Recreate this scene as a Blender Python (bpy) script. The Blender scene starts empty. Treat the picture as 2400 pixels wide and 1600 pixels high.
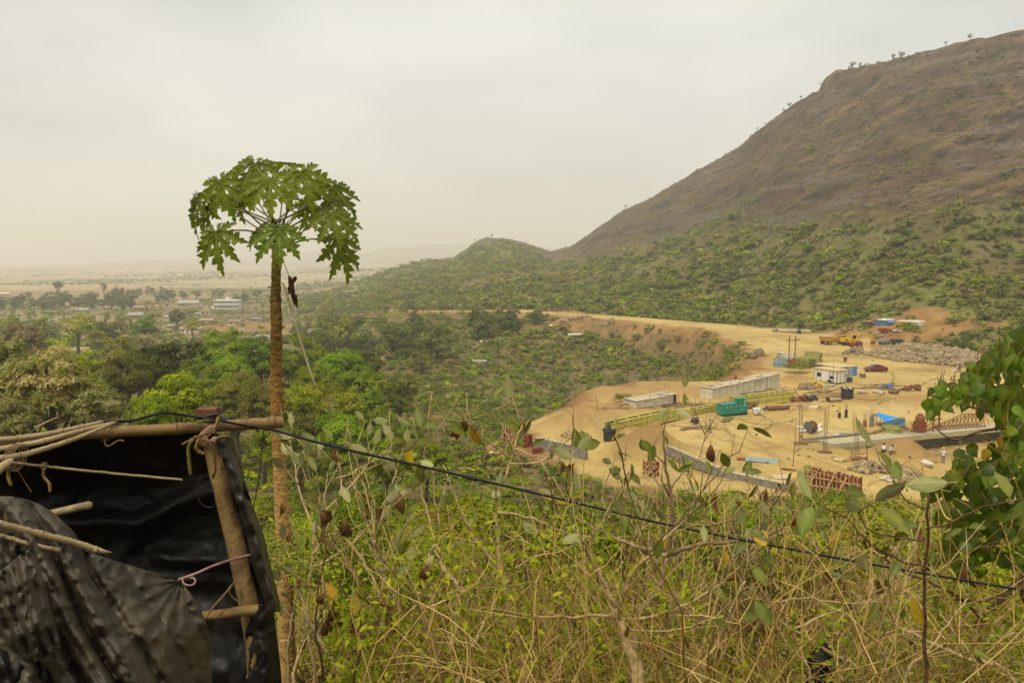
import bpy, math, random
import numpy as np
from mathutils import Vector, Matrix
SC = bpy.context.scene
COL = SC.collection
RNG = np.random.default_rng(11)
random.seed(11)

# ------------------------------------------------------------------ camera, sky, sun, exposure
F, PITCH = 1866.67, math.radians(5.95)          # focal length in pixels of the 2400 px wide photograph, downward pitch
CT, ST = math.cos(PITCH), math.sin(PITCH)
cam = bpy.data.objects.new('camera', bpy.data.cameras.new('camera'))
COL.objects.link(cam)
cam.data.lens, cam.data.sensor_width = 28.0, 36.0
cam.data.clip_start, cam.data.clip_end = 0.1, 40000
cam.rotation_euler = (math.radians(90) - PITCH, 0, 0)
SC.camera = cam

SUN_EL, SUN_AZ = math.radians(62), math.radians(-150)   # azimuth from +Y towards +X
W = bpy.data.worlds.new('World'); SC.world = W; W.use_nodes = True
nt = W.node_tree; N = nt.nodes; L = nt.links
bg = N['Background']; bg.inputs['Strength'].default_value = 0.1
sky = N.new('ShaderNodeTexSky'); sky.sky_type = 'NISHITA'; sky.sun_disc = False
sky.sun_elevation, sky.sun_rotation = SUN_EL, SUN_AZ
sky.dust_density, sky.air_density, sky.ozone_density = 6.0, 1.2, 1.0
tc = N.new('ShaderNodeTexCoord'); mp = N.new('ShaderNodeMapping'); mp.inputs['Scale'].default_value = (1, 1, 2.6)
nz = N.new('ShaderNodeTexNoise'); nz.inputs['Scale'].default_value = 2.2; nz.inputs['Detail'].default_value = 5; nz.inputs['Roughness'].default_value = .5
cr = N.new('ShaderNodeValToRGB')
cr.color_ramp.elements[0].position, cr.color_ramp.elements[0].color = .38, (4.55, 4.52, 4.2, 1)
cr.color_ramp.elements[1].position, cr.color_ramp.elements[1].color = .62, (5.75, 5.68, 5.15, 1)
mx = N.new('ShaderNodeMix'); mx.data_type = 'RGBA'; mx.inputs[0].default_value = .9   # overcast veil over the clear sky
L.new(tc.outputs['Generated'], mp.inputs['Vector']); L.new(mp.outputs[0], nz.inputs['Vector']); L.new(nz.outputs['Fac'], cr.inputs['Fac'])
L.new(sky.outputs[0], mx.inputs[6]); L.new(cr.outputs[0], mx.inputs[7]); L.new(mx.outputs[2], bg.inputs['Color'])

sl = bpy.data.lights.new('sun', 'SUN'); sl.energy = 1.5; sl.angle = math.radians(10); sl.color = (1, .95, .80)
so = bpy.data.objects.new('sun', sl); COL.objects.link(so)
sd = Vector((math.sin(SUN_AZ) * math.cos(SUN_EL), math.cos(SUN_AZ) * math.cos(SUN_EL), math.sin(SUN_EL)))
so.rotation_euler = sd.to_track_quat('Z', 'Y').to_euler(); so.location = (0, -20, 60)
vs = SC.view_settings; vs.view_transform = 'Standard'; vs.look = 'None'; vs.exposure = 0.75; vs.gamma = 1; vs.use_curve_mapping = False
cy = SC.cycles
cy.use_denoising = True; cy.max_bounces = 6; cy.diffuse_bounces = 3; cy.glossy_bounces = 2; cy.transmission_bounces = 3
cy.transparent_max_bounces = 4; cy.volume_bounces = 1; cy.use_adaptive_sampling = True; cy.adaptive_threshold = 0.012
cy.caustics_reflective = False; cy.caustics_refractive = False

# ------------------------------------------------------------------ helpers
def ray(U, V):
    b = 800 - V
    d = F * CT + b * ST
    return (U - 1200) / d, (b * CT - F * ST) / d
def P(U, V, Y):
    s, e = ray(U, V); return Vector((s * Y, Y, e * Y))
def mpp(Y): return Y / F                          # metres per photograph pixel at depth Y

def tag(o, label=None, cat=None, group=None, kind=None):
    if label: o['label'] = label
    if cat: o['category'] = cat
    if group: o['group'] = group
    if kind: o['kind'] = kind
    return o
def link(name, me, parent=None):
    o = bpy.data.objects.new(name, me); COL.objects.link(o)
    if parent: o.parent = parent
    return o
def empty(name, loc, rz=0, label=None, cat=None, group=None, sc=1):
    o = bpy.data.objects.new(name, None); COL.objects.link(o)
    o.empty_display_size = .1
    o.location = loc; o.rotation_euler = (0, 0, rz); o.scale = (sc, sc, sc)
    return tag(o, label, cat, group)
def kids(o): return [c for c in COPYKIDS.get(o.name, [])] or list(o.children)
COPYKIDS = {}
def dup(root, loc, rz=0, sc=None, label=None, group=None):
    ch = list(root.children)
    r = root.copy(); COL.objects.link(r); r.location = loc; r.rotation_euler = (0, 0, rz)
    if sc is not None: r.scale = (sc, sc, sc) if not hasattr(sc, '__len__') else sc
    if label: r['label'] = label
    if group: r['group'] = group
    for c in ch:
        d = c.copy(); COL.objects.link(d); d.parent = r
        for g in list(c.children):
            e = g.copy(); COL.objects.link(e); e.parent = d
    return r

class MB:
    def __init__(s): s.v = []; s.f = []; s.m = []
    def add(s, vs, fs, mi=0):
        n = len(s.v); s.v += [tuple(p) for p in vs]; s.f += [tuple(i + n for i in f) for f in fs]; s.m += [mi] * len(fs); return s
    def box(s, c, d, rz=0, mi=0, rx=0, ry=0):
        R = Matrix.Rotation(rz, 3, 'Z') @ Matrix.Rotation(ry, 3, 'Y') @ Matrix.Rotation(rx, 3, 'X'); c = Vector(c)
        vs = [c + R @ Vector((x * d[0] / 2, y * d[1] / 2, z * d[2] / 2)) for z in (-1, 1) for y in (-1, 1) for x in (-1, 1)]
        return s.add(vs, [(0, 2, 3, 1), (4, 5, 7, 6), (0, 1, 5, 4), (2, 6, 7, 3), (0, 4, 6, 2), (1, 3, 7, 5)], mi)
    def hexa(s, b, t, mi=0):                       # four bottom points, four top points (counter-clockwise)
        return s.add(list(b) + list(t), [(3, 2, 1, 0), (4, 5, 6, 7), (0, 1, 5, 4), (1, 2, 6, 5), (2, 3, 7, 6), (3, 0, 4, 7)], mi)
    def bar(s, a, b, w, h=None, mi=0, up=(0, 0, 1)):
        a, b = Vector(a), Vector(b); h = h or w; d = (b - a).normalized(); u = Vector(up)
        if abs(d.dot(u)) > .97: u = Vector((0, 1, 0))
        x = d.cross(u).normalized() * w / 2; y = x.cross(d).normalized() * h / 2
        return s.hexa([a - x - y, a + x - y, b + x - y, b - x - y], [a - x + y, a + x + y, b + x + y, b - x + y], mi)
    def tube(s, pts, r, n=6, mi=0, cap=True):
        pts = [Vector(p) for p in pts]; rs = r if hasattr(r, '__len__') else [r] * len(pts)
        vs = []; fs = []; x = None
        for i, p in enumerate(pts):
            d = (pts[min(i + 1, len(pts) - 1)] - pts[max(i - 1, 0)]).normalized()
            if x is None: x = d.orthogonal().normalized()
            x = (x - d * x.dot(d)).normalized(); y = d.cross(x)
            vs += [p + (x * math.cos(2 * math.pi * k / n) + y * math.sin(2 * math.pi * k / n)) * rs[i] for k in range(n)]
        for i in range(len(pts) - 1):
            for k in range(n):
                a, b = i * n + k, i * n + (k + 1) % n; fs.append((a, b, b + n, a + n))
        if cap: fs += [tuple(reversed(range(n))), tuple(range((len(pts) - 1) * n, len(pts) * n))]
        return s.add(vs, fs, mi)
    def lathe(s, prof, c=(0, 0, 0), n=16, mi=0, axis='Z'):
        c = Vector(c); vs = []; fs = []
        for r, z in prof:
            for k in range(n):
                a = 2 * math.pi * k / n; p = Vector((r * math.cos(a), r * math.sin(a), z))
                if axis == 'Y': p = Vector((p.x, p.z, p.y))
                if axis == 'X': p = Vector((p.z, p.x, p.y))
                vs.append(c + p)
        for i in range(len(prof) - 1):
            for k in range(n):
                a, b = i * n + k, i * n + (k + 1) % n; fs.append((a, b, b + n, a + n))
        return s.add(vs, fs, mi)
    def prism(s, poly, y0, y1, mi=0):              # outline in X-Z swept along Y
        n = len(poly)
        vs = [(x, y0, z) for x, z in poly] + [(x, y1, z) for x, z in poly]
        return s.add(vs, [tuple(range(n)), tuple(reversed(range(n, 2 * n)))] + [(i, i + n, (i + 1) % n + n, (i + 1) % n) for i in range(n)], mi)
    def mesh(s, name, mats, smooth=False):
        me = bpy.data.meshes.new(name); me.from_pydata(s.v, [], s.f)
        for m in (mats if isinstance(mats, (list, tuple)) else [mats]): me.materials.append(m)
        if any(s.m): me.polygons.foreach_set('material_index', s.m)
        if smooth: me.polygons.foreach_set('use_smooth', [True] * len(s.f))
        me.update(); return me
    def build(s, name, mats, parent=None, smooth=False):
        return link(name, s.mesh(name, mats, smooth), parent)

def npmesh(name, v, f, mat=None, attrs=None, smooth=False):
    """v (n,3), f (m,k) arrays of equal-sided faces"""
    me = bpy.data.meshes.new(name); v = np.asarray(v, np.float32); f = np.asarray(f, np.int32)
    me.vertices.add(len(v)); me.vertices.foreach_set('co', v.ravel())
    m, k = f.shape
    me.loops.add(m * k); me.loops.foreach_set('vertex_index', f.ravel())
    me.polygons.add(m); me.polygons.foreach_set('loop_start', np.arange(0, m * k, k, dtype=np.int32))
    me.polygons.foreach_set('use_smooth', np.full(m, smooth))
    for nm, (dom, arr) in (attrs or {}).items():
        a = me.attributes.new(nm, 'FLOAT', dom); a.data.foreach_set('value', np.asarray(arr, np.float32))
    me.update(calc_edges=True)
    if mat: me.materials.append(mat)
    return me

def nodes(m): m.use_nodes = True; return m.node_tree.nodes, m.node_tree.links
MATS = {}
def mat(name, col, rough=.8, var=.25, scale=6.0, bump=0.0, metal=0.0, col2=None, detail=5, spec=.35, rnd=0.0):
    """procedural surface: two tones mixed by noise, optional relief; rnd varies the tone from object to object"""
    if name in MATS: return MATS[name]
    m = bpy.data.materials.new(name); N, L = nodes(m); b = N['Principled BSDF']
    b.inputs['Roughness'].default_value = rough; b.inputs['Metallic'].default_value = metal; b.inputs['Specular IOR Level'].default_value = spec
    tc = N.new('ShaderNodeTexCoord'); nz = N.new('ShaderNodeTexNoise'); nz.inputs['Scale'].default_value = scale; nz.inputs['Detail'].default_value = detail; nz.inputs['Roughness'].default_value = .62
    L.new(tc.outputs['Object'], nz.inputs['Vector'])
    c2 = col2 or tuple(c * (1 - var) for c in col); c1 = col if col2 else tuple(min(1, c * (1 + var)) for c in col)
    r = N.new('ShaderNodeValToRGB'); r.color_ramp.elements[0].position, r.color_ramp.elements[1].position = .34, .66
    r.color_ramp.elements[0].color = (*c2, 1); r.color_ramp.elements[1].color = (*c1, 1)
    L.new(nz.outputs['Fac'], r.inputs['Fac']); out = r.outputs[0]
    if rnd:
        oi = N.new('ShaderNodeObjectInfo'); mr = N.new('ShaderNodeMapRange'); mr.inputs[3].default_value, mr.inputs[4].default_value = 1 - rnd, 1 + rnd
        h = N.new('ShaderNodeHueSaturation'); L.new(oi.outputs['Random'], mr.inputs[0]); L.new(mr.outputs[0], h.inputs['Value']); L.new(out, h.inputs['Color']); out = h.outputs[0]
    L.new(out, b.inputs['Base Color'])
    if bump:
        bp = N.new('ShaderNodeBump'); bp.inputs['Strength'].default_value = bump; bp.inputs['Distance'].default_value = .05
        L.new(nz.outputs['Fac'], bp.inputs['Height']); L.new(bp.outputs[0], b.inputs['Normal'])
    MATS[name] = m; return m
def leafmat(name, cols, transl=.35, rough=.55, hue=.03, spec=.3, veins=False):
    """foliage: a tone per leaf (face attribute rnd) shifted a little per object"""
    if name in MATS: return MATS[name]
    m = bpy.data.materials.new(name); N, L = nodes(m); b = N['Principled BSDF']; o = N['Material Output']
    b.inputs['Roughness'].default_value = rough; b.inputs['Specular IOR Level'].default_value = spec
    at = N.new('ShaderNodeAttribute'); at.attribute_name = 'rnd'
    r = N.new('ShaderNodeValToRGB'); e = r.color_ramp.elements
    while len(e) < len(cols): e.new(.5)
    for i, c in enumerate(cols): e[i].position = i / (len(cols) - 1); e[i].color = (*c, 1)
    oi = N.new('ShaderNodeObjectInfo'); a1 = N.new('ShaderNodeMapRange'); a1.inputs[3].default_value, a1.inputs[4].default_value = .5 - hue, .5 + hue
    a2 = N.new('ShaderNodeMapRange'); a2.inputs[3].default_value, a2.inputs[4].default_value = .75, 1.3
    h = N.new('ShaderNodeHueSaturation'); L.new(at.outputs['Fac'], r.inputs['Fac']); L.new(r.outputs[0], h.inputs['Color'])
    L.new(oi.outputs['Random'], a1.inputs[0]); L.new(a1.outputs[0], h.inputs['Hue'])
    wn = N.new('ShaderNodeTexWhiteNoise'); wn.noise_dimensions = '1D'; L.new(oi.outputs['Random'], wn.inputs['W'])
    L.new(wn.outputs['Value'], a2.inputs[0]); L.new(a2.outputs[0], h.inputs['Value'])
    L.new(h.outputs[0], b.inputs['Base Color'])
    tr = N.new('ShaderNodeBsdfTranslucent'); L.new(h.outputs[0], tr.inputs['Color'])
    mxs = N.new('ShaderNodeMixShader'); mxs.inputs[0].default_value = transl
    L.new(b.outputs[0], mxs.inputs[1]); L.new(tr.outputs[0], mxs.inputs[2]); L.new(mxs.outputs[0], o.inputs['Surface'])
    MATS[name] = m; return m

def ss(a, b, x):
    t = np.clip((x - a) / (b - a), 0, 1); return t * t * (3 - 2 * t)
def vnoise(x, y, seed=0):
    xi = np.floor(x).astype(np.int64); yi = np.floor(y).astype(np.int64); fx = x - xi; fy = y - yi
    def hsh(a, b):
        n = (a * 374761393 + b * 668265263 + seed * 974711) & 0xFFFFFFFF
        n = ((n ^ (n >> 13)) * 1274126177) & 0xFFFFFFFF
        return ((n ^ (n >> 16)) & 0xFFFF) / 65535.0
    ux = fx * fx * (3 - 2 * fx); uy = fy * fy * (3 - 2 * fy)
    return (hsh(xi, yi) * (1 - ux) + hsh(xi + 1, yi) * ux) * (1 - uy) + (hsh(xi, yi + 1) * (1 - ux) + hsh(xi + 1, yi + 1) * ux) * uy
def fbm(x, y, sc, octv=4, seed=0, rough=.5):
    a, t, tot = 1.0, 0, 0
    for i in range(octv):
        t = t + a * (vnoise(x / sc, y / sc, seed + i * 17) - .5); tot += a; a *= rough; sc *= .5
    return t / tot * 2

# ------------------------------------------------------------------ terrain: the valley, the levelled yard, the road, the hill
TY = np.array([75, 100, 125, 150, 175, 200, 225, 250, 275, 300, 330, 360, 400, 450, 600, 900, 1500, 3000, 6000, 9500.])
TS = np.array([-1.2, -.55, -.3, -.1, .05, .2, .3, .4, .65, 1.2])
LEFT = [-24, -27, -30, -33, -35, -37, -38, -39, -40, -40.5, -41, -41.5, -42, -42.5, -43, -45, -48, -55, -60, -60]
TZ = np.array([LEFT, LEFT,
    [-24, -27, -29.5, -32, -34.5, -37, -38.5, -40, -40.5, -41, -41, -41, -41.5, -42, -43, -45, -48, -55, -60, -60],
    [-23.5, -26, -28.5, -31, -33.5, -36, -36.5, -36, -35.5, -34.5, -32.5, -31, -29.5, -30, -32, -34, -40, -55, -60, -60],
    [-23, -24, -26.5, -33, -36, -38, -39, -38.5, -36.5, -33, -28, -25, -25, -26, -28, -30, -36, -55, -60, -60],
    [-23, -23, -23, -25, -33, -36.5, -37, -35.5, -32.5, -28, -25, -24, -24, -24, -24, -24, -30, -55, -60, -60],
    [-23] * 5 + [-23.5, -24, -24, -24, -24, -24] + [-24] * 6 + [-55, -60, -60],
    [-23] * 17 + [-55, -60, -60], [-23] * 17 + [-55, -60, -60], [-23] * 17 + [-55, -60, -60]]).T
NY = [-600, -120, -25, -6, 0, 3, 6, 12, 25, 45, 60, 75]; NZ = [90, 22, 3.5, -.8, -1.7, -2.5, -3.7, -6.2, -10.8, -17, -20.5, -23.3]
FS = [-.6, -.35, -.2, -.1, 0, .05, .1, .2, .3, .35, .4, .45, .5, .65, 1.2]; FY = [900, 700, 520, 455, 395, 372, 350, 322, 290, 262, 238, 216, 202, 178, 120]
RIDGE = [(2900, -20, 470), (2400, 63, 540), (2337, 80, 545), (2275, 92, 560), (2082, 143, 600), (1954, 163, 640), (1929, 189, 650), (1921, 211, 655),
         (1857, 245, 680), (1776, 306, 720), (1735, 342, 750), (1633, 398, 800), (1530, 459, 870), (1469, 488, 920), (1398, 536, 1000), (1337, 577, 1080),
         (1291, 589, 1120), (1240, 571, 1130), (1195, 562, 1130), (1138, 556, 1130), (1102, 576, 1110), (1061, 602, 1090), (980, 612, 1060), (888, 641, 1000),
         (837, 663, 950), (806, 668, 920), (760, 690, 850), (690, 720, 800)]
rs = np.array([ray(u, v)[0] for u, v, d in RIDGE])[::-1]; rd = np.array([d for u, v, d in RIDGE], float)[::-1]
rz = np.array([ray(u, v)[1] * d for u, v, d in RIDGE])[::-1]
SMO = np.array([u not in (1954, 1929, 1921) for u, v, d in RIDGE])[::-1]
FAR = [(1400, 600), (1250, 582), (1100, 575), (1000, 580), (900, 587), (850, 598), (760, 592), (650, 599), (520, 603), (350, 609), (200, 617), (0, 624), (-300, 628)]
fs = np.array([ray(u, v)[0] for u, v in FAR])[::-1]; fz = np.array([ray(u, v)[1] * 8000 for u, v in FAR])[::-1]
def onz(U, V, z): s, e = ray(U, V); Y = z / e; return (s * Y, Y)
SITE = [onz(u, v, -23) for u, v in [(1290, 1070), (1262, 1040), (1260, 1016), (1285, 992), (1380, 930), (1480, 905), (1600, 893), (1730, 896), (1775, 870), (1795, 835),
        (1765, 795), (1745, 775), (1800, 768), (1880, 780), (1990, 792), (2055, 812), (2120, 845), (2330, 868), (2480, 880), (2700, 1190), (2300, 1190), (1900, 1168), (1700, 1160), (1500, 1128), (1380, 1092)]]
PIT = [onz(u, v, -24.8) for u, v in [(1940, 1052), (2060, 1036), (2350, 1010), (2480, 1004), (2480, 1125), (2260, 1118), (2100, 1095), (2000, 1085)]]
ROAD = [(1800, 800, -23, 9), (1760, 778, -23, 10), (1700, 766, -23.5, 9), (1573, 755, -24, 9), (1430, 743, -24.5, 8), (1290, 734, -25, 7), (1200, 728, -26, 7), (1100, 728, -27.5, 5), (1020, 729, -29, 4), (915, 727, -31, 4)]
ROADP = [(*onz(u, v, z), z, w) for u, v, z, w in ROAD]
def sdpoly(x, y, poly):
    d = np.full(x.shape, 1e18); inside = np.zeros(x.shape, bool); n = len(poly)
    for i in range(n):
        (ax, ay), (bx, by) = poly[i], poly[(i + 1) % n]; ex, ey = bx - ax, by - ay
        t = np.clip(((x - ax) * ex + (y - ay) * ey) / (ex * ex + ey * ey), 0, 1)
        d = np.minimum(d, (x - ax - t * ex) ** 2 + (y - ay - t * ey) ** 2)
        c = ((ay > y) != (by > y)) & (x < ex * (y - ay) / (ey if ey else 1e-9) + ax); inside ^= c
    return np.where(inside, -1, 1) * np.sqrt(d)
def sdroad(x, y):
    bd = np.full(x.shape, 1e9); bz = np.zeros(x.shape)
    for i in range(len(ROADP) - 1):
        ax, ay, az, aw = ROADP[i]; bx, by, bz_, bw = ROADP[i + 1]; ex, ey = bx - ax, by - ay
        t = np.clip(((x - ax) * ex + (y - ay) * ey) / (ex * ex + ey * ey), 0, 1)
        d = np.hypot(x - ax - t * ex, y - ay - t * ey) - (aw + t * (bw - aw)); z = az + t * (bz_ - az)
        m = d < bd; bd = np.where(m, d, bd); bz = np.where(m, z, bz)
    return bd, bz
def interp2(s, Y):
    s = np.clip(s, TS[0], TS[-1]); Y = np.clip(Y, TY[0], TY[-1])
    i = np.clip(np.searchsorted(TS, s) - 1, 0, len(TS) - 2); j = np.clip(np.searchsorted(TY, Y) - 1, 0, len(TY) - 2)
    a = (s - TS[i]) / (TS[i + 1] - TS[i]); a = a * a * (3 - 2 * a); b = (Y - TY[j]) / (TY[j + 1] - TY[j])
    return (TZ[j, i] * (1 - a) + TZ[j, i + 1] * a) * (1 - b) + (TZ[j + 1, i] * (1 - a) + TZ[j + 1, i + 1] * a) * b
def green_band(x, y, s, t):
    cl, cl2 = fbm(x, y, 30, 3, 51), fbm(x, y, 90, 2, 52)
    th = np.interp(s, [-.2, .0, .08, .2, .4, .6], [1.5, 1.0, .62, .42, .31, .25])
    gb = (1 - ss(th - .26, th + .13, t + cl2 * .34 + cl * .2)) * (.45 + .55 * ss(-.4, .15, cl2 * .6 + cl + .15 + .5 * ss(.3, .0, t)))
    return gb, ss(.62, .8, t) * ss(-.1, .2, cl2 + cl * .5) * ss(.3, .42, s)
def height(x, y, full=False):
    x = np.asarray(x, float); y = np.asarray(y, float)
    Yq = np.maximum(y, 70); s = x / Yq
    foot = np.interp(s, FS, FY)
    base = interp2(s, np.minimum(Yq, np.maximum(foot, np.where(s < -.27, 1e5, 0))))
    zn = np.interp(y, NY, NZ)
    z = np.where(y < 75, zn + (interp2(s, np.full(s.shape, 75.)) + 23.3) * ss(30, 75, y), base)
    z = z - np.where(s > .65, 0, 0)
    # hill
    D = np.interp(s, rs, rd); zr = np.interp(s, rs, rz); fade = ss(-.30, -.2, s)
    t = np.maximum((y - foot) / np.maximum(D - foot, 1), 0)
    zs = np.interp(s, rs[SMO], rz[SMO])
    rise0 = np.where(t <= 1, np.power(np.minimum(t, 1), 1.15), np.maximum(1 - (y - D) * .22 / np.maximum(zs - base, 8), 0)) * np.maximum(zs - base, 0) * fade
    rise0 = rise0 + (zr - zs) * ss(.86, .955, t) * fade
    rise0 = np.where(y > 75, rise0, 0)
    amp = np.clip(rise0 / 40, 0, 1)
    n1 = 1 - np.abs(fbm(x + y * .25, y - x * .2, 85, 4, 3)); n2 = fbm(x, y, 22, 4, 9)
    rise = rise0 + amp * ((n1 - .8) * 20 * np.clip(1.15 - t, .12, 1) + n2 * 4.2 * np.clip(1.3 - t, .25, 1))
    led = rise / 13 + fbm(x, y, 120, 2, 41) * .8
    rise = rise + amp * ((led % 1) ** 2 - .33) * 6.5 * np.clip(fbm(x, y, 90, 2, 77) + .35, 0, 1) * np.clip(1.2 - t, .2, 1)
    z = z + np.maximum(rise, 0)
    # far ridges
    fr = np.maximum(np.interp(s, fs, fz) + 58, 0) * np.exp(-((y - 8000) / 1700.) ** 2) * (y > 2500)
    z = z + fr
    # roughness off the yard
    sd_ = sdpoly(x, y, SITE); rd_, rz_ = sdroad(x, y)
    off = ss(2, 25, sd_) * ss(2, 20, rd_)
    z = z + off * ss(90, 200, np.hypot(x, y)) * (fbm(x, y, 45, 3, 5) * 1.6 + fbm(x, y, 9, 2, 6) * .35) * np.where(np.hypot(x, y) > 2500, 2.5, 1)
    ms = 1 - ss(0, 10, sd_); mr = 1 - ss(0, 10, rd_)
    ms = np.where(y < 75, 0, ms) * np.where((y > foot) & (sd_ > 0), .0 + .8 * (1 - ss(0, 9, sd_)), 1)
    ysite = -23 + fbm(x, y, 22, 3, 14) * .5 + fbm(x, y, 5, 3, 15) * .3
    z = z * (1 - ms) + ysite * ms
    z = z * (1 - mr) + (rz_ + fbm(x, y, 5, 2, 16) * .1) * mr
    pit = 1 - ss(-1.5, 1.2, sdpoly(x, y, PIT))
    z = z - pit * 1.8
    for bx, by, br, bh in BERMS:
        q = np.hypot(x - bx, y - by) / br
        z = z + bh * 1.35 * np.exp(-q * q * 2.2) * (1 + .25 * fbm(x, y, 2.5, 2, 33))
    if full:
        dirt = np.maximum(1 - ss(-1.5, 2.5, sd_ + fbm(x, y, 9, 4, 21, .65) * 8), 1 - ss(-.8, 1.2, rd_ + fbm(x, y, 6, 3, 22) * 2))
        cut = np.maximum(np.clip((1 - ss(1, 10, sd_ + fbm(x, y, 10, 3, 25) * 9)) * (y > 75), 0, 1), np.clip((1 - ss(0, 10, rd_ + fbm(x, y, 10, 3, 26) * 9)), 0, 1))
        for cx, cy_, ax, ay, v in CLEAR:
            q = np.hypot((x - cx) / ax, (y - cy_) / ay) + fbm(x, y, ax * .6, 3, 28) * .5
            cut = np.maximum(cut, (1 - ss(.75, 1.1, q)) * v)
        for tr in TRACKS:
            tp = [onz(u, v, -23) for u, v in tr]; bd = np.full(x.shape, 1e9)
            for (ax, ay), (bx, by) in zip(tp, tp[1:]):
                ex, ey = bx - ax, by - ay; q = np.clip(((x - ax) * ex + (y - ay) * ey) / (ex * ex + ey * ey), 0, 1); bd = np.minimum(bd, np.hypot(x - ax - q * ex, y - ay - q * ey))
            bd = bd + fbm(x, y, 7, 2, 31) * 1.2
            dirt = dirt * (1 - .55 * np.exp(-((np.abs(bd) - .95) / .3) ** 2) * ss(-.5, .3, fbm(x, y, 14, 2, 32)))
        for bx, by, br, bh in BERMS: dirt = dirt * (1 - .75 * np.exp(-(np.hypot(x - bx, y - by) / br) ** 2 * 1.6))
        cut = np.maximum(cut, 1 - ss(0, 8, sd_))
        hill = np.clip(rise0 / 45, 0, 1); plain = np.maximum(ss(1100, 1500, np.hypot(x, y)), .45 * ss(320, 520, np.hypot(x, y)) * ss(-.12, -.22, s)) * (1 - hill) * (fr < 4)
        gb, top = green_band(x, y, s, t)
        lush = np.where((t > 0) & (s > -.27) & (y > 75), np.maximum(gb * .8, top * .6), .25 * ss(-.1, .5, fbm(x, y, 60, 3, 53)))
        litter = (1 - ss(70, 84, y)) * ss(0, 2, sd_)  # dark leaf litter, also painting in the shade of gaps between stems
        return z, dirt, cut, hill, plain, sd_, rd_, lush, litter
    return z
BERMS, CLEAR = [], []
TRACKS = [[(1340, 968), (1480, 952), (1600, 935), (1700, 918)], [(1480, 1000), (1620, 985), (1780, 960), (1900, 930), (2030, 912), (2180, 905)], [(1660, 985), (1700, 1030), (1790, 1075), (1880, 1110)], [(1690, 980), (1740, 1020), (1840, 1062), (1960, 1100)], [(1800, 800), (1860, 830), (1960, 850), (2060, 890), (2120, 920)], [(1770, 790), (1830, 812), (1930, 830), (2010, 845)], [(1520, 1040), (1640, 1050), (1780, 1090)], [(2150, 890), (2000, 925), (1850, 960), (1780, 1000)]]
_YS = np.concatenate([np.geomspace(2, 70, 150), np.linspace(70.5, 600, 1200), np.geomspace(601, 5000, 500)])
def G(U, V, maxY=5000):
    """ground point seen at a pixel of the photograph"""
    s, e = ray(U, V); z = height(s * _YS, _YS); d = e * _YS - z
    i = int(np.argmax((d <= 0) & (_YS > 8)))
    if d[i] > 0: i = len(_YS) - 1
    a, b = d[i - 1], d[i]; t = a / (a - b + 1e-9) if i and a > 0 else 1
    Y = _YS[i - 1] + (_YS[i] - _YS[i - 1]) * t
    return Vector((s * Y, Y, float(height(np.array([s * Y]), np.array([Y]))[0])))
def gz(x, y): return float(height(np.array([x]), np.array([y]))[0])
for u, v, r, h in [(1335, 1010, 5, 2.0), (1375, 985, 6, 1.5), (1500, 1055, 4.5, 1.9), (1560, 1050, 4, 1.3), (1480, 1015, 3.5, .7), (1852, 897, 4, 1.1), (1870, 890, 3, .8),
                   (2170, 945, 8, .9), (1830, 1010, 4, .8), (2100, 1072, 5, 1.1), (2140, 1078, 4, .9), (1650, 925, 8, .5), (1420, 925, 9, .9), (1540, 912, 8, .9), (2035, 940, 5, .5), (1450, 960, 6, .5)]:
    x, y = onz(u, v, -23); BERMS.append((x, y, r, h))
for u, v, z, ax, ay, k in [(2080, 770, -19, 26, 16, 1), (2200, 800, -17, 30, 20, .7), (560, 765, -42, 30, 40, .85), (480, 775, -42, 18, 18, .6), (620, 770, -41.5, 22, 40, .8), (880, 848, -38, 14, 14, .7), (905, 880, -36, 14, 14, .5), (900, 925, -33, 10, 14, .45),
                           (1350, 795, -33, 8, 8, .7), (1330, 752, -26, 20, 8, .9), (1400, 752, -26, 14, 5, .8), (960, 950, -31, 12, 20, .4), (120, 690, -50, 200, 90, .5), (300, 750, -43, 30, 40, .35)]:
    x, y = onz(u, v, z); CLEAR.append((x, y, ax, ay, k))

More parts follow.
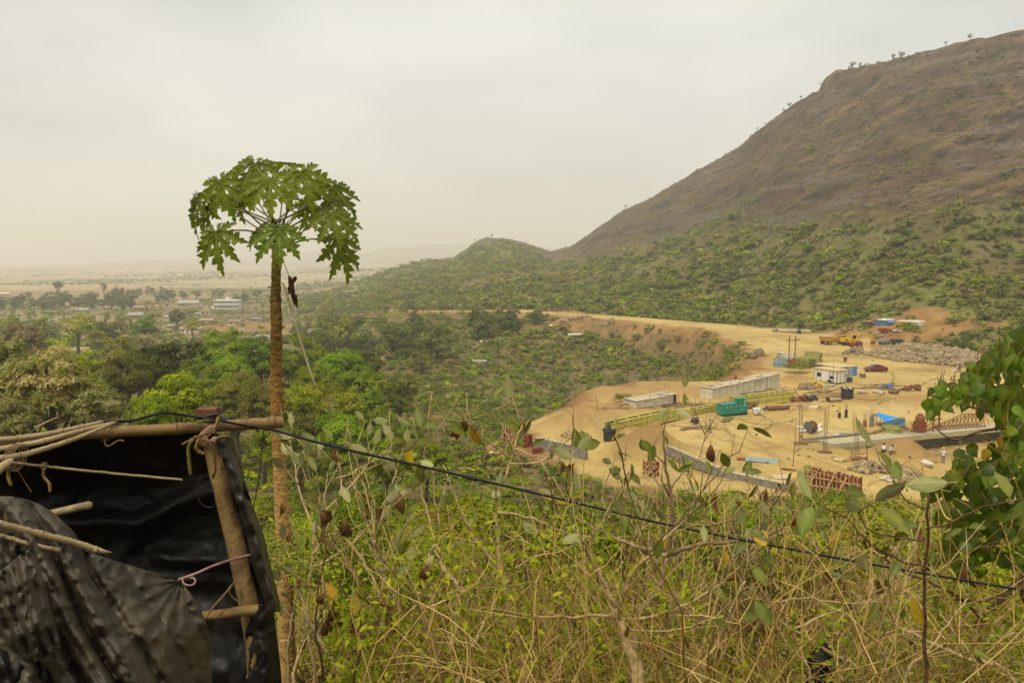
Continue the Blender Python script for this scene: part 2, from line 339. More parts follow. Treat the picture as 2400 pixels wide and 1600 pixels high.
def terrain():
    phi = np.concatenate([np.linspace(-math.pi, -.70, 34)[:-1], np.linspace(-.70, .70, 600), np.linspace(.70, math.pi, 34)[1:-1]])
    r = np.concatenate([np.geomspace(.8, 75, 90)[:-1], 1 / np.linspace(1 / 75., 1 / 460., 330)[:-1], np.geomspace(460, 1500, 120)[:-1], np.geomspace(1500, 14500, 56)])
    R, A = np.meshgrid(r, phi, indexing='ij'); x = (R * np.sin(A)).ravel(); y = (R * np.cos(A)).ravel()
    z, dirt, cut, hill, plain, sd_, rd_, lush, litter = height(x, y, True)
    nr, na = R.shape; i = np.arange(nr - 1)[:, None] * na; j = np.arange(na)[None, :]; jn = (j + 1) % na
    f = np.stack([i + j, i + na + j, i + na + jn, i + jn], -1).reshape(-1, 4)[:, ::-1]
    v = np.stack([x, y, z], -1)
    cx, cy2 = x[f].mean(1), y[f].mean(1)
    ds, dr, dpt = dirt[f].mean(1), rd_[f].mean(1), sd_[f].mean(1)
    road = (dr < 0) & (dpt > -3); yard = ~road & (dpt < 0); rest = ~(road | yard)
    M = ground_material()
    for nm, sel in (('hillside_terrain', rest), ('dirt_road', road), ('construction_yard_ground', yard)):
        ff = f[sel]; u, inv = np.unique(ff, return_inverse=True)
        me = npmesh(nm, v[u], inv.reshape(ff.shape), M, {k: ('POINT', a[u]) for k, a in (('dirt', dirt), ('cut', cut), ('hill', hill), ('plain', plain), ('lush', lush), ('litter', litter))}, True)
        o = link(nm, me)
        tag(o, {'hillside_terrain': 'brown scrubby valley floor rising into a rocky flat-topped hill', 'dirt_road': 'curved unpaved ochre road cut along the foot of the hill',
                'construction_yard_ground': 'levelled bare ochre earth of the building site'}[nm], kind='structure')
def ground_material():
    m = bpy.data.materials.new('ground'); N, L = nodes(m); b = N['Principled BSDF']; b.inputs['Roughness'].default_value = .95; b.inputs['Specular IOR Level'].default_value = .1
    geo = N.new('ShaderNodeNewGeometry')
    def noise(sc, det=6, rough=.6, vec=None):
        n = N.new('ShaderNodeTexNoise'); n.inputs['Scale'].default_value = sc; n.inputs['Detail'].default_value = det; n.inputs['Roughness'].default_value = rough
        L.new(vec or geo.outputs['Position'], n.inputs['Vector']); return n.outputs['Fac']
    def ramp(fac, *st):
        r = N.new('ShaderNodeValToRGB'); e = r.color_ramp.elements
        while len(e) < len(st): e.new(.5)
        for i, (p, c) in enumerate(st): e[i].position = p; e[i].color = (*c, 1)
        L.new(fac, r.inputs['Fac']); return r.outputs[0]
    def mix(fac, a, c):
        x = N.new('ShaderNodeMix'); x.data_type = 'RGBA'; L.new(fac, x.inputs[0]); L.new(a, x.inputs[6]); L.new(c, x.inputs[7]); return x.outputs[2]
    def attr(n): a = N.new('ShaderNodeAttribute'); a.attribute_name = n; return a.outputs['Fac']
    def scaled(s): 
        q = N.new('ShaderNodeMapping'); q.inputs['Scale'].default_value = s; L.new(geo.outputs['Position'], q.inputs['Vector']); return q.outputs[0]
    nf, nm_, nl, nx = noise(.9), noise(.13, 8, .65), noise(.03, 8, .6), noise(.012, 7, .6)
    scrub = ramp(nm_, (.32, (.075, .07, .022)), (.45, (.15, .115, .045)), (.56, (.21, .14, .06)), (.68, (.10, .105, .03)), (.78, (.27, .19, .09)))
    hillc = mix(ramp(noise(.045, 6, .6), (.42, (0, 0, 0)), (.58, (1, 1, 1))), ramp(noise(.09, 9, .75), (.40, (.02, .014, .011)), (.47, (.080, .046, .029)), (.54, (.125, .074, .042)), (.61, (.21, .14, .065))), ramp(nl, (.41, (.024, .018, .015)), (.48, (.094, .054, .036)), (.55, (.065, .058, .024)), (.62, (.165, .11, .056))))
    mpr = N.new('ShaderNodeMapping'); mpr.inputs['Rotation'].default_value = (0, 0, math.radians(-33)); mpr.inputs['Scale'].default_value = (.008, .05, .02); L.new(geo.outputs['Position'], mpr.inputs['Vector'])
    hillc = mix(ramp(noise(1, 7, .68, mpr.outputs[0]), (.55, (0, 0, 0)), (.64, (.6, .6, .6))), hillc, ramp(noise(.2, 6, .7), (.35, (.13, .085, .04)), (.65, (.32, .215, .095))))
    hillc = mix(ramp(noise(.35, 5, .7), (.56, (0, 0, 0)), (.62, (.75, .75, .75))), hillc, ramp(noise(.1, 3), (.4, (.028, .026, .014)), (.6, (.06, .06, .02))))
    strat = noise(1.0, 7, .65, scaled((.012, .012, .11)))
    hillc = mix(ramp(strat, (.52, (0, 0, 0)), (.6, (.85, .85, .85))), hillc, ramp(noise(.4, 8, .7), (.36, (.04, .032, .03)), (.64, (.21, .16, .125))))  # rock bands darkened in colour to stand in for faint ledge shading
    track = noise(1, 5, .6, scaled((.35, .05, .3)))
    dirtc = mix(ramp(track, (.42, (0, 0, 0)), (.66, (.6, .6, .6))), ramp(noise(.06, 9, .7), (.34, (.25, .165, .06)), (.45, (.45, .31, .10)), (.55, (.56, .40, .14)), (.68, (.62, .47, .21))), ramp(nf, (.3, (.27, .175, .075)), (.7, (.56, .41, .20))))
    cutc = ramp(noise(.16, 9, .68), (.3, (.17, .085, .03)), (.5, (.30, .165, .062)), (.7, (.40, .25, .10)))
    plainc = ramp(noise(1, 8, .66, scaled((.0022, .009, .01))), (.38, (.11, .11, .05)), (.45, (.27, .21, .12)), (.55, (.50, .375, .22)), (.63, (.20, .18, .09)))
    dirtc = mix(ramp(noise(2.2, 6, .7), (.5, (0, 0, 0)), (.72, (.8, .8, .8))), dirtc, ramp(noise(5, 4, .6), (.3, (.20, .13, .055)), (.7, (.42, .29, .12))))
    c = mix(attr('hill'), scrub, hillc)
    c = mix(attr('lush'), c, ramp(noise(.16, 8, .7), (.34, (.055, .065, .014)), (.46, (.13, .15, .03)), (.56, (.19, .195, .045)), (.68, (.18, .125, .05))))
    c = mix(attr('litter'), c, ramp(noise(3, 8, .7), (.35, (.022, .016, .006)), (.55, (.06, .04, .014)), (.7, (.12, .085, .03))))  # litter brown kept very dark, so the thicket's shade is in the colour
    c = mix(attr('plain'), c, plainc); c = mix(attr('cut'), c, cutc); c = mix(attr('dirt'), c, dirtc)
    L.new(c, b.inputs['Base Color'])
    bp = N.new('ShaderNodeBump'); bp.inputs['Strength'].default_value = 1.0; bp.inputs['Distance'].default_value = 1.3
    ad = N.new('ShaderNodeMath'); ad.operation = 'MULTIPLY_ADD'; ad.inputs[1].default_value = .25; L.new(nf, ad.inputs[0])
    L.new(nm_, ad.inputs[2])
    hs = N.new('ShaderNodeMath'); hs.operation = 'MULTIPLY_ADD'; L.new(strat, hs.inputs[0]); h3 = N.new('ShaderNodeMath'); h3.operation = 'MULTIPLY'; h3.inputs[1].default_value = 4.0
    L.new(attr('hill'), h3.inputs[0]); L.new(h3.outputs[0], hs.inputs[1]); L.new(ad.outputs[0], hs.inputs[2])
    L.new(hs.outputs[0], bp.inputs['Height']); L.new(bp.outputs[0], b.inputs['Normal'])
    return m
terrain()

# haze: the dusty air of the valley
hm = bpy.data.materials.new('haze'); N_, L_ = nodes(hm)
N_.remove(N_['Principled BSDF']); pv = N_.new('ShaderNodeVolumePrincipled')
pv.inputs['Color'].default_value = (.99, .97, .905, 1); pv.inputs['Density'].default_value = .00033; pv.inputs['Anisotropy'].default_value = .15
L_.new(pv.outputs[0], N_['Material Output'].inputs['Volume'])
hz = MB().box((0, 0, 80), (30000, 30000, 330)).build('haze', hm); tag(hz, 'pale dusty haze filling the whole valley', kind='stuff')

# ------------------------------------------------------------------ foliage meshes
def frames(nrm, spin):
    nrm = nrm / np.linalg.norm(nrm, axis=1, keepdims=True)
    a = np.where(np.abs(nrm[:, 2:3]) > .9, np.array([[1., 0, 0]]), np.array([[0, 0, 1.]]))
    x = np.cross(a, nrm); x /= np.linalg.norm(x, axis=1, keepdims=True); y = np.cross(nrm, x)
    c, s = np.cos(spin)[:, None], np.sin(spin)[:, None]
    return x * c + y * s, y * c - x * s, nrm
def leaves(pos, nrm, size, rnd, g, asp=.5, spin=None):
    """one folded rhombic leaf per point"""
    n = len(pos); spin = g.uniform(0, 6.28, n) if spin is None else spin
    x, y, z = frames(nrm, spin); s = size[:, None] if hasattr(size, '__len__') else size
    v = np.stack([pos - y * s * .5, pos + x * s * asp * .5 + z * s * .08, pos + y * s * .5, pos - x * s * asp * .5 + z * s * .08], 1).reshape(-1, 3)
    return v, np.arange(n * 4).reshape(n, 4), rnd
def crown(n, leaf, seed, flat=.75, clusters=26, low=-.35, spread=.34, airy=.0, asp=.55):
    """crown of radius 1 centred on the origin, leaves gathered in clumps with gaps"""
    g = np.random.default_rng(seed)
    d = g.normal(size=(clusters * 3, 3)); d /= np.linalg.norm(d, axis=1, keepdims=True); d = d[d[:, 2] > low][:clusters]
    rad = g.uniform(.45, .82, len(d)) * (1 + .22 * np.sin(d[:, 0] * 3.1 + seed) * np.cos(d[:, 1] * 2.7 + seed * 2))
    cc = d * rad[:, None]; cr_ = g.uniform(spread * .6, spread * 1.15, len(d)); ct_ = g.uniform(0, 1, len(d))
    k = g.integers(0, len(d), n); e = g.normal(size=(n, 3)); e /= np.linalg.norm(e, axis=1, keepdims=True)
    e[:, 2] = np.where(e[:, 2] < -.2, -e[:, 2] * .6, e[:, 2])
    p = cc[k] + e * (cr_[k] * g.uniform(.62 - airy * .4, 1.0, n))[:, None]; p[:, 2] *= flat
    nr = e * 1.0 + d[k] * .6 + np.array([0, 0, .6]) + g.normal(size=(n, 3)) * .34
    rnd = np.clip(.18 + .42 * ct_[k] + g.normal(0, .16, n) + .0 * e[:, 2], 0, 1)
    return leaves(p, nr, leaf * g.uniform(.65, 1.3, n), rnd, g, asp)
def crown_mesh(name, m, *a, **k):
    v, f, r = crown(*a, **k); return npmesh(name, v, f, m, {'rnd': ('FACE', r)})
def trunk_mesh(name, m, seed, flat=.75, hgt=1.2, r=.07, limbs=7, tip=.55):
    """tapered trunk with limbs for a crown of radius 1 centred on the origin"""
    g = random.Random(seed); b = MB()
    b.tube([(0, 0, -hgt), (g.uniform(-.04, .04), g.uniform(-.04, .04), -hgt * .6), (g.uniform(-.1, .1), g.uniform(-.1, .1), -.2 * hgt), (0, 0, .15)], [r * 1.4, r, r * .75, r * .4], 7)
    for i in range(limbs):
        a = i * 2.4 + g.uniform(-.4, .4); z0 = -hgt * g.uniform(.15, .5); L_ = g.uniform(.5, .85)
        q = Vector((math.cos(a) * L_, math.sin(a) * L_, g.uniform(-.3, .12) * flat))
        b.tube([(0, 0, z0), Vector((0, 0, z0)) * .45 + q * .5, q], [r * .55, r * .36, r * .12], 5)
        b.tube([Vector((0, 0, z0)) * .45 + q * .5, q * .8 + Vector((g.uniform(-.3, .3), g.uniform(-.3, .3), .08))], [r * .3, r * .08], 4)
    return b.mesh(name, m, True)
G_DARK = leafmat('leaf_dark_olive', [(.05, .06, .007), (.125, .14, .018), (.23, .23, .04)], .36, .6, .02, .12)
G_MID = leafmat('leaf_green', [(.075, .115, .005), (.19, .25, .010), (.36, .42, .022)], .36, .6, .02, .12)
G_BRIGHT = leafmat('leaf_bright_green', [(.10, .15, .005), (.26, .33, .010), (.46, .51, .022)], .36, .6, .02, .12)
G_CREAM = leafmat('leaf_cream_blossom', [(.13, .165, .015), (.36, .34, .075), (.62, .54, .22), (.74, .66, .34)], .5)
G_OLIVE = leafmat('leaf_dusty_olive', [(.10, .11, .014), (.23, .235, .03), (.40, .375, .06)], .36, .6, .02, .12)
G_DRY = leafmat('leaf_dry_tan', [(.16, .13, .03), (.34, .28, .085), (.48, .41, .15)], .4)
G_YEL = leafmat('leaf_yellow_green', [(.13, .16, .007), (.33, .35, .013), (.55, .50, .03)], .36, .6, .02, .12)
G_BLUE = leafmat('leaf_hazy_green', [(.075, .098, .016), (.145, .175, .028), (.225, .255, .042)], .36, .6, .02, .12)
BARK = mat('bark_grey_brown', (.12, .09, .06), .9, .35, 8, .6)
TREEMATS = {'dark': G_DARK, 'mid': G_MID, 'bright': G_BRIGHT, 'cream': G_CREAM, 'olive': G_OLIVE, 'dry': G_DRY, 'yel': G_YEL, 'blue': G_BLUE}
_tm = {}
def treemesh(kind, lod, var):
    """lod 0 near grove, 1 valley, 2 far"""
    k = (kind, lod, var)
    if k not in _tm:
        n, lf, cl = [(8000, .082, 74), (1300, .17, 34), (300, .30, 18)][lod]
        airy = .45 if kind in ('dry', 'cream') else .15
        _tm[k] = (crown_mesh('crown', TREEMATS[kind], n, lf, 100 + var * 7 + lod + sum(map(ord, kind)), flat=(.85, 1.0, .78)[var % 3], clusters=cl, low=-.95, spread=(.25, .32, .42)[lod], airy=airy),
                  trunk_mesh('trunk', BARK, 30 + var, (.85, 1.0, .78)[var % 3], 1.25))
    return _tm[k]
def tree(U, V, wpx, Y, kind, label, var=0, group=None, name='tree', lod=0, ratio=1.0):
    """crown centred on pixel (U, V) at depth Y, as wide as wpx; trunk down to the ground"""
    c = P(U, V, Y); R = wpx * mpp(Y) / 2; cm, tm = treemesh(kind, lod, var)
    g0 = gz(c.x, c.y); dz = c.z - g0
    o = empty(name, (c.x, c.y, g0), 0, label, 'tree', group)
    a = link('crown', cm, o); a.location = (0, 0, dz); a.scale = (R, R, R * ratio); a.rotation_euler = (0, 0, (U * 7 + V) % 6.28)
    t = link('trunk', tm, o); t.scale = (R, R, max(dz, .3) / 1.25); t.location = (0, 0, dz); t.rotation_euler = (0, 0, (U * 3) % 6.28)
    return o
GROVE = [
 (383, 872, 215, 110, 'dark', 0, 'broad dark olive tree standing behind the round bright green crown'),
 (300, 885, 140, 100, 'olive', 1, 'dusty tree between the cream blossom tree and the broad dark crown'),
 (455, 888, 120, 105, 'mid', 2, 'green tree filling the gap before the papaya trunk'),
 (417, 945, 185, 58, 'bright', 0, 'round bright green crown rising just behind the shack roof'),
 (350, 975, 120, 55, 'bright', 1, 'low bright green crown directly behind the bamboo roof poles'),
 (110, 905, 250, 46, 'cream', 0, 'large cream blossomed tree at the edge behind the shack'),
 (18, 860, 150, 48, 'cream', 1, 'tall cream blossomed tree cut by the picture edge'),
 (235, 962, 160, 44, 'cream', 2, 'low cream blossomed tree over the thin roof poles'),
 (30, 985, 160, 42, 'cream', 0, 'cream blossomed tree lowest behind the shack roof edge'),
 (168, 868, 120, 72, 'bright', 2, 'bright green tree behind the large cream blossomed crown'),
 (205, 915, 100, 56, 'bright', 0, 'bright green crown growing through the cream blossomed trees'),
 (524, 832, 150, 145, 'bright', 0, 'green tree farthest back in the grove beside the papaya trunk'),
 (540, 878, 125, 118, 'bright', 1, 'bright green tree left of the papaya trunk below the grove top'),
 (608, 842, 140, 140, 'mid', 0, 'green tree half hidden by the papaya trunk at the grove top'),
 (708, 850, 160, 142, 'mid', 1, 'dark green tree behind the end of the hanging papaya stalk'),
 (800, 868, 165, 132, 'bright', 2, 'broad green tree near the outer end of the grove'),
 (852, 866, 100, 138, 'dark', 1, 'dark tree at the outer end of the grove beside the bare earth'),
 (842, 912, 150, 118, 'bright', 2, 'bright green tree below the dark outer end of the grove'),
 (733, 908, 130, 112, 'bright', 0, 'green tree under the tip of the hanging papaya stalk'),
 (700, 950, 130, 92, 'yel', 0, 'light yellow green tree immediately beside the papaya trunk'),
 (785, 968, 165, 97, 'yel', 1, 'light green spreading tree on the slope below the grove'),
 (866, 955, 110, 106, 'mid', 2, 'plain green tree on the lower slope of the grove'),
 (885, 1008, 135, 96, 'mid', 1, 'deep green tree lowest on the slope below the grove'),
 (553, 926, 150, 92, 'olive', 0, 'dusty olive tree right behind the timber block on the roof'),
 (615, 950, 140, 86, 'olive', 1, 'dusty olive tree behind the free end of the bamboo pole'),
 (500, 905, 110, 96, 'mid', 1, 'small green tree between the olive tree and the bright crown'),
 (945, 1016, 110, 101, 'bright', 2, 'round fresh green tree beside the dry gully'),
 (942, 906, 110, 172, 'olive', 2, 'olive tree on the far bank of the dry gully'),
 (938, 950, 66, 142, 'mid', 0, 'small green tree halfway up the dry gully'),
 (700, 1010, 150, 80, 'olive', 2, 'dusty tree under the black cable beside the papaya'),
 (800, 1030, 160, 76, 'bright', 1, 'green tree under the black cable beyond the shrubs'),
 (650, 1040, 150, 66, 'yel', 2, 'yellow green tree close behind the papaya trunk'),
 (1000, 1075, 130, 70, 'mid', 2, 'deep green tree beside the yard behind the tall shrub'),
 (905, 1075, 130, 66, 'bright', 0, 'bright green tree beneath the middle of the sagging cable'),
]
for u, v, w, y, k, va, lb in GROVE: tree(u, v, w, y, k, lb, va, 'trees of the grove behind the shack')
VALLEY = [(1024, 803, 115, 275, 'blue', 'pale green spreading tree in the middle of the scrub'), (930, 806, 115, 280, 'blue', 'dull green tree beside the pale spreading tree'),
 (896, 757, 38, 390, 'dark', 'small dark rounded tree standing alone below the road end'), (1052, 757, 46, 380, 'dark', 'larger dark rounded tree standing alone below the road'),
 (974, 729, 21, 425, 'dark', 'tiny dark tree standing on the far end of the dirt road'), (776, 756, 80, 380, 'blue', 'hazy green tree below the spur beside the hanging stalk'),
 (835, 752, 46, 400, 'dark', 'dark green tree among the hazy trees below the spur'), (802, 800, 130, 300, 'olive', 'wide dull tree behind the outer end of the grove'),
 (1185, 748, 90, 330, 'blue', 'bluish green tree below the road bend'), (1256, 740, 46, 335, 'blue', 'bluish green tree poking over the dirt road'),
 (1120, 762, 80, 320, 'blue', 'bluish green tree below the road beside the dark rounded tree'), (860, 812, 90, 300, 'blue', 'hazy tree at the edge of the bare earth'),
 (740, 806, 110, 280, 'olive', 'dull tree just above the dark grove'), (985, 845, 60, 250, 'olive', 'low olive tree beside the bare earth patch'),
 (182, 768, 95, 330, 'yel', 'big yellow green tree in front of the village'), (258, 775, 80, 330, 'olive', 'rounded olive tree beside the big yellow green tree'),
 (340, 768, 75, 380, 'mid', 'green tree between the village houses'), (415, 742, 50, 470, 'dark', 'dark tree beside the white village houses'),
 (450, 762, 40, 440, 'yel', 'light green tree before the dusty clearing'), (340, 800, 60, 300, 'dry', 'bare dry tree among the village trees'),

 (300, 640, 1, 1, None, ''), (135, 668, 26, 820, 'blue', 'tall tree pair rising above the distant tree line'), (243, 672, 18, 860, 'blue', 'narrow tree standing above the distant tree line'),
 (277, 684, 40, 830, 'blue', 'broad tree beside the narrow one on the distant tree line'), (392, 687, 18, 850, 'blue', 'single tree beyond the white school'), (68, 690, 18, 800, 'dark', 'dark narrow tree inside the distant tree line'),
 (308, 712, 24, 640, 'dark', 'dark round tree between the distant roofs'), (570, 702, 26, 760, 'blue', 'hazy tree beside the white school'), (280, 745, 26, 480, 'yel', 'bright yellow green crown beside the grey roofed house'),
 (60, 800, 120, 200, 'dry', 'dry tan tree behind the cream blossomed trees'), (130, 815, 100, 210, 'yel', 'yellow green tree before the brown roofed houses'), (280, 828, 100, 190, 'yel', 'light green tree above the dark olive grove'),
 (215, 842, 80, 180, 'yel', 'pale green tree behind the bright green crowns'), (330, 838, 60, 175, 'mid', 'small green tree before the brown hut'), (100, 775, 70, 340, 'yel', 'light green tree behind the yellow green crown'),
 (20, 765, 70, 330, 'yel', 'yellow green tree at the picture edge before the village'), (618, 792, 22, 330, 'dark', 'small dark tree beside the papaya trunk at the clearing'),
 (225, 800, 60, 300, 'olive', 'olive tree beside the brown roofed houses')]
for i, (u, v, w, y, k, lb) in enumerate(VALLEY):
    if k: tree(u, v, w, y, k, lb, i % 3, 'trees of the valley', lod=1)
for i, (u, d_, w) in enumerate([(1992, 622, 16), (2010, 618, 10), (2085, 600, 13), (2106, 598, 18), (2140, 592, 10), (1874, 672, 9), (1848, 688, 12), (1835, 694, 8), (1775, 720, 7), (1470, 918, 9), (2262, 563, 14), (2205, 572, 9), (1345, 1078, 7), (1152, 1128, 8), (1112, 1112, 7)]):
    x_ = ray(u, 300)[0] * d_; R = w * mpp(d_) / 2; cm, tm = treemesh('dry' if i % 2 else 'olive', 2, i % 3); zz = gz(x_, d_); o = empty('tree', (x_, d_, zz), 0, 'small thin tree standing on the skyline of the hill', 'tree', 'trees on the hill skyline')
    a = link('crown', cm, o); a.location = (0, 0, R * 1.5); a.scale = (R, R, R * .7); t = link('trunk', tm, o); t.location = (0, 0, R * 1.5); t.scale = (R, R, R * 1.2)
g = np.random.default_rng(5)
nv = 0
def scatter_tree(U, V, hm_, kinds, lod, label, group):
    global nv
    q = G(U, V); R = hm_ / 2; k = kinds[nv % len(kinds)]; cm, tm = treemesh(k, lod, nv % 3); nv += 1
    o = empty('tree', q, 0, label, 'tree', group)
    a = link('crown', cm, o); a.location = (0, 0, R * .85); a.scale = (R, R, R * float(g.uniform(.8, 1.2))); a.rotation_euler = (0, 0, float(g.uniform(0, 6)))
    t = link('trunk', tm, o); t.location = (0, 0, R * .85); t.scale = (R, R, R * .7)
for i in range(70):   # the dark tree line behind the village
    u = float(g.uniform(-30, 310)) if i < 52 else float(g.uniform(300, 640)); v = float(g.uniform(706, 728)) if i < 52 else float(g.uniform(690, 712))
    scatter_tree(u, v, float(g.uniform(8, 15)), ['blue', 'dark', 'blue'], 2, 'hazy dark tree in the distant tree line behind the village' if i < 52 else 'small hazy tree on the far plain beyond the school', 'far tree line')
for i in range(100):
    u, v = float(g.uniform(0, 640)), float(g.uniform(735, 830))
    while 425 < u < 655 and 742 < v < 803: u, v = float(g.uniform(0, 640)), float(g.uniform(735, 830))
    scatter_tree(u, v, float(g.uniform(3, 6.5)), ['yel', 'olive', 'yel', 'dry', 'mid', 'olive', 'bright'], 1 if v > 780 else 2, 'dusty tree growing among the village houses', 'trees among the village houses')
for i in range(40):
    u, v = float(g.uniform(690, 1000)), float(g.uniform(765, 835))
    scatter_tree(u, v, float(g.uniform(4, 9)), ['blue', 'olive', 'blue', 'mid'], 1, 'hazy green tree in the wooded hollow below the road', 'trees in the hollow below the road')

# ------------------------------------------------------------------ scrub: nearest bushes single, the rest as one mass
BUSHK = ['mid', 'olive', 'yel', 'bright', 'dry', 'blue']
_bm = {}
def bushmesh(kind, lod, var):
    k = (kind, lod, var)
    if k not in _bm:
        n, lf, cl = [(1500, .10, 26), (260, .24, 13), (70, .42, 7)][lod]
        _bm[k] = crown_mesh('bush', TREEMATS[kind], n, lf, 500 + var * 3 + lod + sum(map(ord, kind)), flat=.7, clusters=cl, low=-.1, spread=.42, airy=.5 if kind == 'dry' else .2)
    return _bm[k]
def valid(q, sd_, rd_): return sd_ > 4 and rd_ > 3
bush_pts = []
def try_bushes(n, ulo, uhi, vlo, vhi, smin, smax, kinds, dens=None):
    for i in range(n):
        u, v = float(g.uniform(ulo, uhi)), float(g.uniform(vlo, vhi)); bush_pts.append((u, v, float(g.uniform(smin, smax)), kinds[int(g.integers(0, len(kinds)))]))
KM = ['mid', 'olive', 'mid', 'bright', 'yel', 'dry', 'olive', 'blue']
nb = 0
def put_bush(q, size, kind, lod, label, group, name='bush'):
    global nb
    o = link(name, bushmesh(kind, lod, nb % 3)); nb += 1
    o.location = (q.x, q.y, q.z + size * .12); R = size / 2; o.scale = (R, R, R * float(g.uniform(.75, 1.15))); o.rotation_euler = (0, 0, float(g.uniform(0, 6.28)))
    return tag(o, label, 'bush', group)
cnt = 0
while cnt < 250:
    u, v = float(g.uniform(880, 1790)), float(g.uniform(770, 1010))
    q = G(u, v)
    if sdpoly(np.array([q.x]), np.array([q.y]), SITE)[0] < 5 or sdroad(np.array([q.x]), np.array([q.y]))[0][0] < 11: continue
    if q.y < 80: continue
    put_bush(q, float(g.uniform(1.6, 4.6)) * (.8 if q.y > 250 else 1), KM[int(g.integers(0, 8))], 1, 'scrubby bush on the dry slope between grove and dirt road', 'bushes on the dry slope'); cnt += 1
def scatter(name, label, pos, rot, scl, idx, sources):
    """one mass of instanced growth: points carry turn, size and which plant"""
    coll = bpy.data.collections.new(name + '_sources')
    for i, me in enumerate(sources): coll.objects.link(bpy.data.objects.new('%s_plant_%02d' % (name, i), me))
    me = bpy.data.meshes.new(name); me.vertices.add(len(pos)); me.vertices.foreach_set('co', np.asarray(pos, np.float32).ravel())
    for nm, a, ty in (('turn', rot, 'FLOAT'), ('size', scl, 'FLOAT'), ('which', idx, 'INT')):
        at = me.attributes.new(nm, ty, 'POINT'); at.data.foreach_set('value', np.asarray(a, np.float32 if ty == 'FLOAT' else np.int32))
    o = link(name, me); tag(o, label, kind='stuff')
    ng = bpy.data.node_groups.new(name, 'GeometryNodeTree'); ng.interface.new_socket('Geometry', in_out='INPUT', socket_type='NodeSocketGeometry'); ng.interface.new_socket('Geometry', in_out='OUTPUT', socket_type='NodeSocketGeometry')
    N, L = ng.nodes, ng.links; gi, go = N.new('NodeGroupInput'), N.new('NodeGroupOutput')
    ci = N.new('GeometryNodeCollectionInfo'); ci.inputs['Collection'].default_value = coll; ci.inputs['Separate Children'].default_value = True; ci.inputs['Reset Children'].default_value = True
    ip = N.new('GeometryNodeInstanceOnPoints'); ip.inputs['Pick Instance'].default_value = True
    def na(n, t): a = N.new('GeometryNodeInputNamedAttribute'); a.data_type = t; a.inputs['Name'].default_value = n; return a.outputs['Attribute']
    cx = N.new('ShaderNodeCombineXYZ'); L.new(na('turn', 'FLOAT'), cx.inputs['Z'])
    mtp = N.new('GeometryNodeMeshToPoints'); L.new(gi.outputs[0], mtp.inputs[0])
    L.new(mtp.outputs[0], ip.inputs['Points']); L.new(ci.outputs[0], ip.inputs['Instance']); L.new(na('which', 'INT'), ip.inputs['Instance Index'])
    L.new(cx.outputs[0], ip.inputs['Rotation']); L.new(na('size', 'FLOAT'), ip.inputs['Scale']); L.new(ip.outputs[0], go.inputs[0])
    md = o.modifiers.new('scatter', 'NODES'); md.node_group = ng
    return o
def scrub():
    g = np.random.default_rng(77); n = 160000
    s = g.uniform(-.75, .82, n); Y = np.exp(g.uniform(math.log(84), math.log(1350), n)); x = s * Y
    z, dirt, cut, hill, plain, sd_, rd_, lush, litter = height(x, Y, True)
    foot = np.interp(s, FS, FY); D = np.interp(s, rs, rd); t = (Y - foot) / np.maximum(D - foot, 1); onhill = (t > 0) & (s > -.27)
    cl = fbm(x, Y, 30, 3, 51); cl2 = fbm(x, Y, 90, 2, 52)
    gb, top = green_band(x, Y, s, t)            # the green lower band of the hill, the greener strip below the rim
    pr = np.where(onhill, np.maximum(np.maximum(gb * .85, top * .8), .30), .38) * ss(-.55, .25, cl + .15)
    pr = np.where((~onhill) & (Y > 420), pr * .55, pr)
    pr = pr * (sd_ > 3.5) * (rd_ > 2.2) * (1 - np.where((rd_ < 12) | ((sd_ < 10) & (s < .33)), .7, .97) * np.clip(cut, 0, 1)) * (t < 1.15)
    keep = g.uniform(0, 1, n) < pr; x, Y, z, s, t, onhill, gb, top, cl2 = (a[keep] for a in (x, Y, z, s, t, onhill, gb, top, cl2)); m = len(x)
    size = (.22 + g.uniform(0, 1, m) ** 2.6 * 1.2) * np.where(onhill, np.where(np.maximum(gb, top) > .35, 5.0, 2.4), 3.8) * np.clip(Y / 260, .55, 1.5)
    kinds = ['mid', 'bright', 'yel', 'olive', 'dry', 'blue', 'dark']
    w1, w2, w3 = [.20, .05, .06, .38, .14, .17, .0], [.04, .01, .04, .26, .60, .03, .02], [.22, .14, .14, .24, .18, .06, .02]
    i1, i2, i3 = (g.choice(7, m, p=w) for w in (w1, w2, w3))
    idx = np.where(onhill, np.where(np.maximum(gb, top) > .35, i1, i2), i3)
    src = [bushmesh(k, 2, v) for k in kinds for v in range(2)]
    scatter('hillside_scrub', 'mixed green and dry scrub covering the valley floor and hill', np.stack([x, Y, z + size * .1], -1), g.uniform(0, 6.28, m), size / 2, idx * 2 + g.integers(0, 2, m), src)
    print('scrub', m)
scrub()
